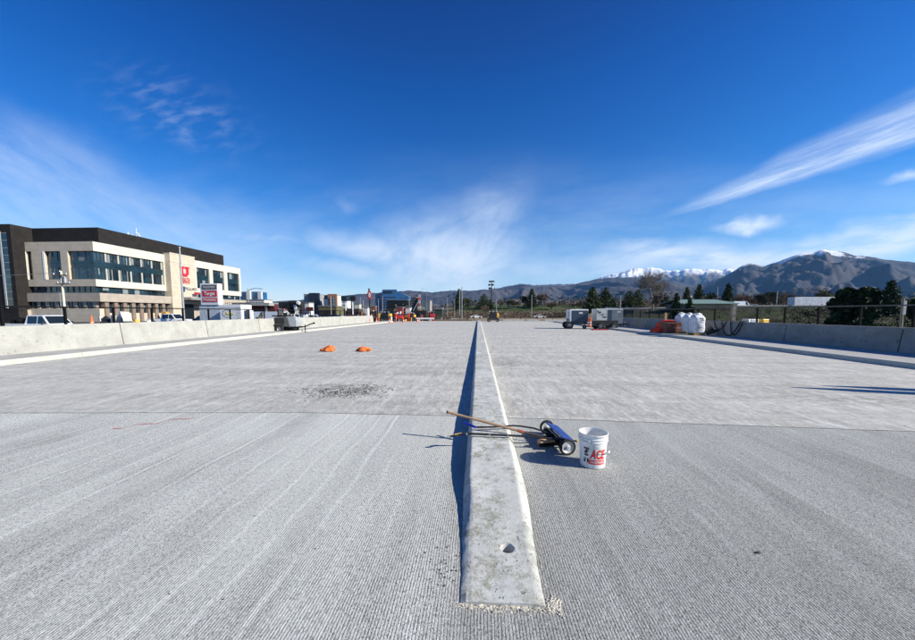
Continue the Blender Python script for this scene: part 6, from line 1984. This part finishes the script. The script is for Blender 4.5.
# drilling rig behind
Yd = 76
t_ = root('drilling_rig', (WY(416, 312, Yd).x, Yd, -.6), 'black drilling rig with a leaning boom and red and white mast', 'drilling rig')
mb = MB(); a = WY(410, 312.5, Yd); b_ = WY(416.5, 298, Yd); c = WY(420, 298, Yd); d = WY(414.5, 314, Yd)
mb.prism([(a.x, a.z), (b_.x, b_.z), (c.x, c.z), (d.x, d.z)], Yd, Yd + 1, 'XZ'); mb.build('boom', black_p, t_, world=True)
q = WY(419.5, 294.5, Yd); m1, m2 = MB(), MB(); zb_ = -.6; n_ = 9
for i in range(n_):
    za, zc_ = lerp2(-.2, q.z, i / n_), lerp2(-.2, q.z, (i + 1) / n_)
    mm = m1 if i % 2 else m2; mm.box((q.x, Yd - .3, (za + zc_) / 2), (.38 + .25 * (i % 3 == 1), .4, zc_ - za - .02))
m1.build('mast', M('faded_red', (.42, .10, .07), .6, var=.3), t_, world=True); m2.build('mast_section', M('faded_white', (.5, .46, .42), .6, var=.3), t_, world=True)
mb = MB(); mb.tube([WY(413, 311, Yd - .6), WY(418.5, 301, Yd - .6)], .12, 6); mb.build('hydraulic_ram', steel_gry, t_, world=True)
mb = MB(); q = WY(421, 310, Yd); mb.box((q.x, Yd, 1.0), (2.6, 2, 2.0), bev=.1); mb.build('cab', black_p, t_, world=True)
for s in (-1, 1):
    mb = MB(); mb.box((q.x - .8, Yd + s * 1, -.2), (4, .5, .8), bev=.2); mb.build('track', rubber, t_, world=True)
# dark green container, red box
t2, *_ = block('site_container', 435, 443.2, 309.3, 90, 3, M('dark_green_steel', (.03, .045, .03), .6, var=.3), 'dark green site container beyond the end of the deck', base=-.6, cat='container')
p = WY(432.3, 316, 68.5); mb = MB(); mb.box((p.x, 68.5, 1.0), (.9, .6, .7), bev=.05); mb.bb(p.x - .3, p.x + .3, 68.3, 68.7, -.5, .66); tag(mb.build('red_tank', red_p), 'small bright red tank beside the white pipe', 'tank')
a, b_ = WY(416, 319, 67.6), WY(434, 319, 67.6)
mb = MB(); mb.tube([(a.x, 67.6, .42), (b_.x, 67.6, .42)], .17, 12); mb.bb(a.x + .5, a.x + .8, 67.4, 67.8, -.5, .26); mb.bb(b_.x - .8, b_.x - .5, 67.4, 67.8, -.5, .26); tag(mb.build('white_pipe', white_p, smooth=True), 'long white pipe lying across the end of the deck', 'pipe')
# end of deck: low wall, timber railing
a, b_ = WY(425, 320, 69), WY(600, 320, 69)
segs = [(425, 472), (503, 524), (527, 539), (545, 592)]
for i, (s0, s1) in enumerate(segs):
    mb = MB(); x0, x1 = WY(s0, 320, 69.3).x, WY(s1, 320, 69.3).x
    mb.prism([(69.0, -.6), (69.1, .05), (69.22, .28), (69.42, .28), (69.5, .05), (69.6, -.6)], x0, x1, 'YZ')
    tag(mb.build('concrete_barrier', wall_c if i else M('brown_stained_concrete', (.16, .12, .08), .9, var=.4)), ['low brown stained concrete block left of the median at the end of the deck', 'short pale concrete block right of the last light tower', 'second short pale concrete block at the end of the deck', 'long pale concrete block ending behind the narrow generator'][i], 'wall', group='concrete blocks closing the deck')
fr = root('timber_railing', (WY(480, 316, 70).x, 70, -.6), 'brown timber railing with round posts across the end of the deck', 'railing')
x0, x1 = WY(424, 316, 70).x, WY(596, 316, 70).x
rail_m = M('brown_timber_rail', (.15, .09, .055), .85, var=.3)
for z_ in (.55, 1.0):
    mb = MB(); mb.bb(x0, x1, 69.96, 70.04, z_ - .05, z_ + .06); mb.build('rail', rail_m, fr, world=True)
for px in (432.5, 446.5, 460, 474, 505, 520.5, 537.5, 552.6, 568, 584):
    q = WY(px, 316, 70.15); mb = MB(); mb.tube([(q.x, 70.15, -.6), (q.x, 70.15, 1.2)], .075, 8); mb.build('post', rail_m, fr, world=True)
# end of the left barrier: clutter
clutter('rebar_stack', 352, 366, 317, 323, 56, [white_p, steel_gry, black_p], [4, 4, 3], 73, 'pale boxes and bars stacked at the end of the left barrier', 'stack', zb=0.15)

# ================================================================ right walkway goods
def lumpy_cover(px0, px1, ptop, pbase, X_, label):
    p = WX((px0 + px1) / 2, pbase, X_); Y_ = p.y; sc = Y_ / FPX
    w_ = (px1 - px0) * sc; h = 1.6 - (ptop - 312.5) * sc - .15
    t_ = root('plastic_cover', (p.x, Y_, .152), label, 'cover')
    mb = MB(); rr = random.Random(2)
    prof_ = [(-.5, 0), (-.47, .10), (-.30, .42), (-.24, .46), (-.14, .84), (-.02, .97), (.16, 1.0), (.42, .97), (.49, .80), (.5, 0)]
    n = len(prof_); ny = 8; vs = []
    for j in range(ny + 1):
        v = j / ny; k = 1 - .12 * abs(v - .5) * 2
        for u, z_ in prof_:
            vs.append((u * w_, (v - .5) * 1.1, z_ * h * k + (.05 * noise.noise(Vector((u * 5, v * 4, 0))) if z_ > 0 else 0)))
    fs = [list(range(n))[::-1], [ny * n + i for i in range(n)]]
    for j in range(ny):
        for i in range(n - 1): fs.append([j * n + i, j * n + i + 1, (j + 1) * n + i + 1, (j + 1) * n + i])
    mb.add(vs, fs); mb.build('shell', M('bright_red_plastic', (.92, .055, .012), .65, var=.1, spec=.15), t_, smooth=True)
    mb = MB(); mb.box((-.2 * w_, -.57, .3 * h), (.3 * w_, .05, .2 * h), bev=.02); mb.build('handle', M('bright_red_plastic', (.92, .055, .012), .65), t_)
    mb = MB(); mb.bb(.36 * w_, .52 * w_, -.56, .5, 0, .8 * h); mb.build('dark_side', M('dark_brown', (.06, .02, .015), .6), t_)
    return t_


lumpy_cover(653.5, 674, 319.6, 331, 13.6, 'bright red moulded plastic cover lying against the right walkway')
p = WX(677.3, 332.2, 13.9); sc = p.y / FPX; w_ = 20.5 * sc; h = 1.6 - (322.3 - 312.5) * sc - .15
cr = root('cardboard_crate', (p.x, p.y + .4, .152), 'reddish brown crate with a pale strip of lettering beside the red cover', 'crate')
mb = MB(); mb.bb(-w_ / 2, w_ / 2, -.4, .5, .06, h, bev=.015); mb.build('box', M('red_brown_box', (.18, .055, .03), .7, var=.2), cr)
mb = MB(); mb.bb(-w_ / 2 + .05, w_ / 2 - .05, -.35, .45, 0, .058); mb.build('skid', wood_m, cr)
mb = MB(); place2d(mb, glyph_row(8, w_ * .40, h * .13, 5), (0, -.405, h * .52), (1, 0, 0), (0, 0, 1)); place2d(mb, glyph_row(3, w_ * .12, h * .10, 6), (-w_ * .38, -.405, h * .72), (1, 0, 0), (0, 0, 1)); mb.build('lettering', M('letter_pale', (.6, .5, .48), .6), cr)
mb = MB(); mb.bb(-w_ / 2 - .012, w_ / 2 + .012, -.414, .51, h * .86, h + .012); mb.build('lid', M('red_brown_lid', (.15, .05, .03), .7), cr)
bagm = bpy.data.materials.new('white_woven_bag'); t9, _, _ = nt(bagm); g9 = G(t9); p9 = g9.obj()
g9.bsdf(g9.mix(g9.ramp(g9.noise(p9, 6, 4), .35, .7), (.66, .66, .67), (.82, .82, .82)), .7, bump=g9.noise(p9, 9, 5, .7), dist=.05)


def bulk_bag(px0, px1, ptop, pbase, X_, label, seed, marks):
    p = WX((px0 + px1) / 2, pbase, X_); sc = p.y / FPX; w_ = (px1 - px0) * sc; h = 1.6 - (ptop - 312.5) * sc - .27
    t_ = root('bulk_bag', (p.x, p.y + .45, .152), label, 'bulk bag', group='white bulk bags on pallets by the right barrier')
    mb = MB(); vs = []; n = 28; lv = 14
    for j in range(lv + 1):
        v = j / lv; z_ = .14 + (h - .14) * v
        k = 1.0 + .05 * math.sin(v * PI) - (.42 * max(0, (v - .86) / .14) ** 1.5)
        for i in range(n):
            a = 2 * PI * i / n; c, s = math.cos(a), math.sin(a)
            q = (abs(c) ** 5 + abs(s) ** 5) ** (-1 / 5)
            r_ = w_ / 2 * q * k * (1 + .07 * noise.noise(Vector((c * 1.6, s * 1.6, v * 5 + seed * 3))) + .04 * noise.noise(Vector((c * 4, s * 4, v * 11 + seed))))
            vs.append((c * r_, s * r_, z_ + (.10 * noise.noise(Vector((c * 2, s * 2, seed))) if v > .8 else 0)))
    fs = []
    for j in range(lv):
        for i in range(n): fs.append([j * n + i, j * n + (i + 1) % n, (j + 1) * n + (i + 1) % n, (j + 1) * n + i])
    fs += [list(range(n))[::-1], [lv * n + i for i in range(n)]]
    mb.add(vs, fs); mb.build('bag', bagm, t_, smooth='all')
    mb = MB(); mb.blob((0, 0, h + .02), (.18, .16, .14), seed=seed, amp=.7); mb.build('spout', bagm, t_, smooth='all')
    for sx_ in (-1, 1):
        mb = MB(); mb.tube([(sx_ * w_ * .34, -w_ * .3, h - .12), (sx_ * w_ * .3, -w_ * .1, h + .1), (sx_ * w_ * .3, w_ * .1, h + .1), (sx_ * w_ * .34, w_ * .3, h - .12)], .02, 6); mb.build('strap', bagm, t_)
    if marks:
        mb = MB(); rr = random.Random(4)
        for k in range(8):
            z_ = h * (.22 + .09 * k); x_ = rr.uniform(-.25, .2) * w_
            mb.tube([(x_ - w_ * .22, -w_ * .535, z_), (x_ + w_ * .02, -w_ * .545, z_ + .03), (x_ + w_ * .2, -w_ * .53, z_ - .02)], .014, 5)
        mb.build('creases', M('bag_crease_shade', (.10, .10, .11), .7), t_)  # dark strokes paint crease shade onto the bag front
    mb = MB()
    for k in range(5): mb.bb(-w_ * .48 + k * w_ * .215, -w_ * .48 + k * w_ * .215 + w_ * .12, -w_ * .5, w_ * .5, .10, .125)
    for k in range(3): mb.bb(-w_ * .48, w_ * .46, -w_ * .5 + k * w_ * .45, -w_ * .5 + k * w_ * .45 + .08, 0, .098)
    mb.build('pallet', M('yellow_pallet', (.50, .30, .08), .8, var=.25), t_)
    return t_


bulk_bag(695.5, 706.0, 313.4, 334.4, 14.1, 'nearest white bulk bag with painted crease shade on a yellow pallet', 1, True)
bulk_bag(687.5, 697.5, 313.4, 332.6, 14.35, 'middle plain white bulk bag behind the brown crate', 2, False)
bulk_bag(680, 689, 313.0, 331.6, 14.5, 'farthest white bulk bag mostly hidden by the brown crate', 3, False)
mb = MB(); a = WX(705.6, 332, 14.7); mb.tube([(a.x - .0, a.y, .30), (a.x + .3, a.y - .2, .62)], .16, 12); mb.tube([(a.x - .1, a.y - .3, .26), (a.x + .45, a.y - .5, .5)], .1, 12)
tag(mb.build('rolled_mat', black_p, smooth=True), 'black rolled mat leaning on the barrier beside the nearest bag', 'roll')


def hose(px_a, px_b, dip, pxl, label):
    mb = MB(); ya = WX(px_a, 322, RBX + .1).y; yb = WX(px_b, 322, RBX + .1).y; pts = []
    n = 26
    for i in range(n + 1):
        u = i / n; y_ = lerp2(ya, yb, u)
        z_ = 1.08 - dip * (1 - abs(2 * u - 1) ** 2.2)
        xo = RBX - .035 + (.13 * max(0, (z_ - .3)) / .83)
        if i in (0, n): pts.append(Vector((RBX + .3, y_, 1.09)))
        pts.append(Vector((xo - .01, y_, max(.19, z_))))
        
    pts = [Vector((RBX + .3, ya, 1.09))] + [p for p in pts if not abs(p.x - RBX - .3) < 1e-6] + [Vector((RBX + .3, yb, 1.09))]
    mb.tube(pts, .028, 6)
    return tag(mb.build('black_hose', rubber, smooth=True), label, 'hose', 'black hoses slung over the right barrier')


hose(714.5, 727, .55, 0, 'shallow loop of black hose right of the bulk bags')
hose(741, 722, .88, 0, 'deep loop of black hose reaching the foot of the barrier')
hose(743.5, 731, .82, 0, 'black hose loop beside the barrier joint')
# small rubble seen over the wall
for i, (px, Y_, mt, lb) in enumerate([(752.5, 30, white_p, 'white sack behind the right barrier'), (763, 30, yellow_p, 'pale yellow block behind the right barrier'), (747, 30, wht_w, 'pale slab leaning behind the right barrier')]):
    q = WY(px, 320.3, Y_); mb = MB(); mb.box((q.x, Y_, q.z - 1.2), (.62, .5, 2.6), rz=.3 * i, bev=.05); tag(mb.build(['sack_stack', 'block_stack', 'slab_stack'][i], mt), lb, 'stack')

# ================================================================ sandbags
for px, py, lb, sd in ((328.5, 351.3, 'left one of two slumped orange sandbags on the deck', 1), (364.5, 351.3, 'right flatter one of two slumped orange sandbags on the deck', 2)):
    p = WZ(px, py); t_ = root('sandbag', (p.x, p.y, 0), lb, 'sandbag', group='orange sandbags on the deck')
    mb = MB(); mb.blob((0, 0, .075), (.27, .19, .095), seed=sd, sub=4, amp=.42, fr=1.7, flat=-.075)
    mb.blob((.09 if sd == 1 else -.07, .02, .15 if sd == 1 else .12), (.15, .13, .10 if sd == 1 else .07), seed=sd + 5, sub=4, amp=.5, fr=1.8)
    mb.build('bag', M('orange_fabric', (.85, .20, .045), .75, var=.25, bump=.01), t_, smooth='all')
    mb = MB(); mb.blob((-.27, .0, .05), (.10, .08, .05), seed=sd + 9, sub=2, amp=.5); mb.build('tied_end', M('orange_fabric_dark', (.60, .10, .03), .8), t_, smooth='all')
# pair of guessed posts out of view, added only to cast thin deck shadows
for px, py, lb in ((791, 387.3, 'nearer of two unseen posts added by the right kerb to cast shadows'), (822, 385.6, 'farther of two unseen posts added by the right kerb to cast shadows')):
    s_ = WZ(px, py); hh = 3.1
    k = hh / math.tan(SUN_EL); x_, y_ = s_.x + SH.x * k, s_.y + SH.y * k
    t_ = root('shadow_post', (x_, y_, 0), lb, 'pole', group='unseen posts added to cast deck shadows')
    mb = MB(); mb.tube([(0, 0, .04), (0, 0, hh * .8), (0, 0, hh)], [.2, .17, .03], 12); mb.build('pole', orange_p, t_, smooth=True)
    mb = MB(); mb.lathe([(.001, 0), (.28, 0), (.26, .06), (.1, .08), (.001, .08)], n=20); mb.build('base', rubber, t_)

# ================================================================ tools on the median
def V(px, py, z): return WZ(px, py, z)


# wooden handled shovel
t_ = root('shovel', V(575, 440, 0), 'shovel with a pale wooden handle lying across the median', 'shovel')
a, b_ = V(447.3, 412, .345), V(519.5, 431, .185)
mb = MB(); pts = [a.lerp(b_, i / 10) for i in range(11)]; mb.tube(pts, [.0165] * 2 + [.0155] * 8 + [.014], 10); mb.tube([a - (b_ - a).normalized() * .008, a + (b_ - a).normalized() * .012], .018, 10, m=1)
mb.build('handle', [M('handle_wood', (.42, .26, .15), .65, var=.25, scale=12), M('dark_end', (.05, .03, .02), .8)], t_, world=True, smooth=True)
c = V(524, 432.3, .168); mb = MB(); mb.tube([b_ - (b_ - a).normalized() * .02, c], [.019, .018], 10); mb.build('ferrule', M('rusty_red_ferrule', (.35, .07, .04), .6, var=.3), t_, world=True, smooth=True)
d = V(547, 437, .085); e = V(562, 440, .03)
mb = MB(); mb.tube([c, d], [.017, .014], 10); mb.build('socket', M('worn_dark_steel', (.05, .045, .04), .5, .6, var=.4), t_, world=True, smooth=True)
mb = MB(); ax = (e - d).normalized(); sd = Vector((-ax.y, ax.x, 0)).normalized()
rows = []
for i in range(7):
    u = i / 6; c0 = d.lerp(e, u) + Vector((0, 0, -.012 * math.sin(u * PI)))
    hw = .085 * (1 if u < .75 else 1 - (u - .75) * 1.6) if u > .05 else .05
    rows.append([c0 + sd * hw * s + Vector((0, 0, .02 * abs(s))) for s in (-1, -.5, 0, .5, 1)])
for i in range(6):
    for j in range(4): mb.quad(rows[i][j], rows[i][j + 1], rows[i + 1][j + 1], rows[i + 1][j]); 
for i in range(6):
    for j in range(4):
        dz = Vector((0, 0, .003)); mb.quad(rows[i][j] - dz, rows[i + 1][j] - dz, rows[i + 1][j + 1] - dz, rows[i][j + 1] - dz)
mb.build('blade', M('worn_dark_steel', (.05, .045, .04), .5, .6, var=.4), t_, world=True)

# push broom with black pole
t_ = root('push_broom', V(550, 444, 0), 'push broom with a black pole and wooden head resting on the median', 'broom')
a, b_, c = V(447.5, 437.2, .15), V(470, 433.6, .178), V(577.5, 441.0, .10)
mb = MB(); pts = [a, V(458, 434.6, .168), b_, V(500, 434.9, .178), V(530, 436.6, .152), c]; mb.tube(pts, .0125, 10); mb.build('pole', M('black_pole', (.02, .02, .02), .35, var=.2), t_, world=True, smooth=True)
mb = MB(); mb.tube([V(454.5, 435.2, .163), V(461.5, 433.9, .171)], .0165, 10); mb.build('grip', M('tan_grip', (.55, .33, .13), .7), t_, world=True, smooth=True)
for p0, p1_ in ((447.5, 450), (466, 467.2), (489, 490.5), (507, 508.2)):
    f_ = lambda px: V(px, 437.2 - (px - 447.5) * .16 if px < 470 else 433.6 + (px - 470) * .045, .15 + (px - 447.5) * .0012 if px < 470 else .178)
    mb = MB(); mb.tube([f_(p0), f_(p1_)], .0155, 10); mb.build('collar', steel_gry, t_, world=True)
mb = MB(); mb.tube([V(572.8, 440.3, .104), V(577.8, 441.1, .099)], .0145, 10); mb.build('end_cap', M('yellow_plastic', (.80, .60, .05), .5), t_, world=True, smooth=True)
q0, q1 = V(539.5, 441.5, .075), V(561, 439.5, .075)
ctr = (q0 + q1) / 2; ang = math.atan2(q1.y - q0.y, q1.x - q0.x); ln = (q1 - q0).length
mb = MB(); mb.box(ctr, (ln * 1.1, .085, .05), rz=ang, bev=.008, rx=R(-30)); mb.build('head', M('broom_head_wood', (.50, .30, .17), .75, var=.3, scale=14), t_, world=True)
mb = MB(); rb = random.Random(3)
for i in range(420):
    u = rb.uniform(-.49, .49) * ln; v = rb.uniform(-.022, .022)
    p0 = ctr + Vector((math.cos(ang) * u - math.sin(ang) * v, math.sin(ang) * u + math.cos(ang) * v, -.014))
    p1_ = p0 + Vector((rb.gauss(0, .006), rb.gauss(.028, .007), -.058))
    mb.tube([p0, p1_], .0014, 3, cap=False)
mb.build('bristles', M('black_bristle', (.012, .012, .012), .8), t_, world=True)

# wheeled magnetic sweeper
A, B = V(546.8, 427, .095), V(567.5, 446.5, .1)
t_ = root('magnetic_sweeper', ((A.x + B.x) / 2, (A.y + B.y) / 2, 0), 'blue wheeled magnetic sweeper with a long black handle propped on the median', 'sweeper')
ax = (B - A).normalized(); ax.z = 0; ax.normalize(); RM = 0.094
rotw = Matrix.Rotation(math.atan2(ax.y, ax.x), 3, 'Z')
for P_ in (A, B):
    P_ = Vector((P_.x, P_.y, RM)); wv = .03
    mb = MB(); mb.lathe([(RM * .72, -wv / 2), (RM * .95, -wv / 2), (RM, -wv * .25), (RM, wv * .25), (RM * .95, wv / 2), (RM * .72, wv / 2), (RM * .72, -wv / 2)], P_, 32, axis='X', rot=rotw); o = mb.build('wheel', rubber, t_, world=True, smooth=True)
    mb = MB(); mb.lathe([(.001, wv * .7), (.014, wv * .7), (.018, wv * .25), (RM * .5, wv * .05), (RM * .66, wv * .30), (RM * .725, wv * .42), (RM * .725, -wv * .42), (RM * .66, -wv * .30), (RM * .5, -wv * .05), (.018, -wv * .25), (.014, -wv * .7), (.001, -wv * .7)], P_, 28, axis='X', rot=rotw); mb.build('rim', M('pale_rim', (.62, .62, .60), .4, .3), o, world=True, smooth=True)
A0 = Vector((A.x, A.y, RM)); B0 = Vector((B.x, B.y, RM)); mid = (A0 + B0) / 2; L = (B0 - A0).length
mb = MB(); az_ = math.atan2(ax.y, ax.x)
mb.box(mid + Vector((.035, .0, .062)), (L - .15, .155, .016), rz=az_, rx=R(-18), bev=.003); mb.build('housing', M('bright_blue_paint', (.009, .045, .24), .45, var=.25, dirt=.35), t_, world=True)
mb = MB(); mb.tube([A0, B0], .011, 10); mb.build('axle', steel_gry, t_, world=True, smooth=True)
mb = MB(); mb.box(mid + Vector((-.01, 0, -.02)), (L - .09, .10, .04), rz=az_, bev=.005); mb.build('magnet_bar', steel_blk, t_, world=True)
hp = [V(475, 427.2, .185), V(492, 426.9, .187), V(513, 425.6, .188), V(520, 426.0, .186), V(534, 428.2, .165), V(547, 432.5, .135), mid + Vector((-.03, .0, .02))]
mb = MB(); mb.tube(hp, .0105, 10); mb.build('handle', M('black_pole', (.02, .02, .02), .35), t_, world=True, smooth=True)
mb = MB(); ga, gb = V(463.8, 422.6, .205), V(475.6, 427.3, .187); gp = [ga.lerp(gb, i / 12) for i in range(13)]; mb.tube(gp, [.017 if i % 2 else .0145 for i in range(13)], 10); mb.build('grip', M('blue_grip', (.01, .03, .45), .5), t_, world=True, smooth=True)

# ================================================================ paint bucket
bc = WZ(592.3, 464.3); HB = .37
bk = root('plastic_bucket', (bc.x, bc.y, 0), 'white plastic bucket with red lettering standing on the deck', 'bucket')
bm_ = bpy.data.materials.new('white_bucket_plastic'); t9, _, _ = nt(bm_); g9 = G(t9); p9 = g9.obj()
cc = g9.mix(g9.ramp(g9.noise(p9, 9, 5, .7), .46, .66, 0, .6), (.78, .78, .76), (.50, .49, .45))
bs_ = g9.bsdf(cc, .38); bs_.inputs['Subsurface Weight'].default_value = .12; bs_.inputs['Subsurface Radius'].default_value = (.02, .02, .02)
def rad(z): return .131 + (.147 - .131) * z / HB
outp = [(.001, 0), (.122, 0), (.130, .006), (rad(.02), .02), (rad(.285), .285), (.152, .288), (.152, .292), (rad(.29), .295), (rad(.315), .315), (.153, .318), (.153, .323), (rad(.32) + .001, .326), (rad(.35), .352), (.153, .354), (.154, .366), (.151, .370), (.146, .370), (.144, .362)]
mb = MB(); mb.lathe(outp + [(.143 - .013 * (1 - z / .36), z) for z in (.34, .2, .05, .012)] + [(.001, .010)], n=64)
mb.build('body', bm_, bk, smooth=True)
d0 = math.atan2(-bc.y, -bc.x)          # bearing from the bucket to the camera


def wrap(nm, geo, mat, dang, zc, off=.0012, par=None):
    mb = MB(); vs = []
    for v in geo[0]:
        z_ = zc + v.y; r_ = rad(z_) + off; an = d0 + dang + v.x / rad(z_); vs.append((math.cos(an) * r_, math.sin(an) * r_, z_))
    mb.add(vs, geo[1]); mb.keep = True
    return mb.build(nm, mat, par or bk, smooth=None)


def rect_geo(x0, x1, y0, y1, n=12):
    vs, fs = [], []
    for i in range(n + 1):
        x = lerp2(x0, x1, i / n); vs += [Vector((x, y0, 0)), Vector((x, y1, 0))]
        if i: o = 2 * i; fs.append([o - 2, o, o + 1, o - 1])
    return vs, fs


lr = M('bucket_red', (.72, .035, .03), .45, var=.1, dirt=.1); lk = M('bucket_black', (.03, .03, .03), .5)
DA = .40
wrap('lettering', text_mb('ACE', .135, shear=.22, bold=.006, width=.175, slices=.012), lr, DA, .158)
bn = wrap('red_banner', rect_geo(-.090, .082, -.024, .024, 18), lr, DA - .02, .077)
wrap('banner_lettering', text_mb('HARDWARE', .034, shear=.2, bold=.0006, width=.145, slices=.012), lw, DA - .02, .077, .0024, par=bn)
lab = ([], [])
def addr(*a):
    v, f = rect_geo(*a, n=4); o = len(lab[0]); lab[0].extend(v); lab[1].extend([[o + i for i in q] for q in f])
addr(-.030, .030, .062, .082); addr(-.012, .022, .035, .058); addr(-.024, .012, .015, .036); addr(-.020, .022, -.012, .010); addr(-.030, -.008, -.085, -.05); addr(.008, .026, -.085, -.035); addr(-.028, .0, -.045, -.035)
wrap('black_label', lab, lk, -.48, .15)
# bail wire hanging over the front right
mb = MB(); pts = []
e0, e1 = d0 - 1.1, d0 + 1.9
for i in range(33):
    u = i / 32; an = lerp2(d0 + 1.25, d0 - 1.9, u); r_ = .160 + .012 * math.sin(PI * u)
    pts.append(Vector((math.cos(an) * r_, math.sin(an) * r_, .31 - (.075 * math.sin(PI * u)) )))
pts = []
for i in range(33):
    u = i / 32; an = lerp2(d0 - .25, d0 + PI - .25, u) ; pts.append(Vector((math.cos(an) * (.156 + .01 * math.sin(PI * u)), math.sin(an) * (.156 + .01 * math.sin(PI * u)), .305 - .13 * math.sin(PI * u))))
mb.tube(pts, .0032, 6); mb.build('bail_handle', steel_gry, bk, smooth=True)
for u in (-.25, PI - .25):
    mb = MB(); mb.tube([(math.cos(d0 + u) * .145, math.sin(d0 + u) * .145, .305), (math.cos(d0 + u) * .163, math.sin(d0 + u) * .163, .305)], .012, 12); mb.build('ear', bm_, bk, smooth=True)
mb = MB(); an = d0 + PI * .5 - .25; mb.tube([pts[14], pts[15], pts[16], pts[17], pts[18]], .008, 8); mb.build('grip', bm_, bk, smooth=True)

bk.scale = (.96, .96, .96)
HAZE = 2.6e-5
if HAZE:
    hm = bpy.data.materials.new('haze_air'); t9, n9, l9 = nt(hm)
    pv = n9.new('ShaderNodeVolumePrincipled'); pv.inputs['Density'].default_value = HAZE
    pv.inputs['Color'].default_value = (.22, .52, 1, 1); pv.inputs['Anisotropy'].default_value = .2
    o9 = n9.new('ShaderNodeOutputMaterial'); l9.new(pv.outputs[0], o9.inputs['Volume'])
    mb = MB(); mb.bb(-14500, 14500, -9000, 14500, -120, 1750)
    hz = tag(mb.build('haze', hm, origin=(0, 0, 0)), kind='stuff', label='thin blue air between here and the mountains')
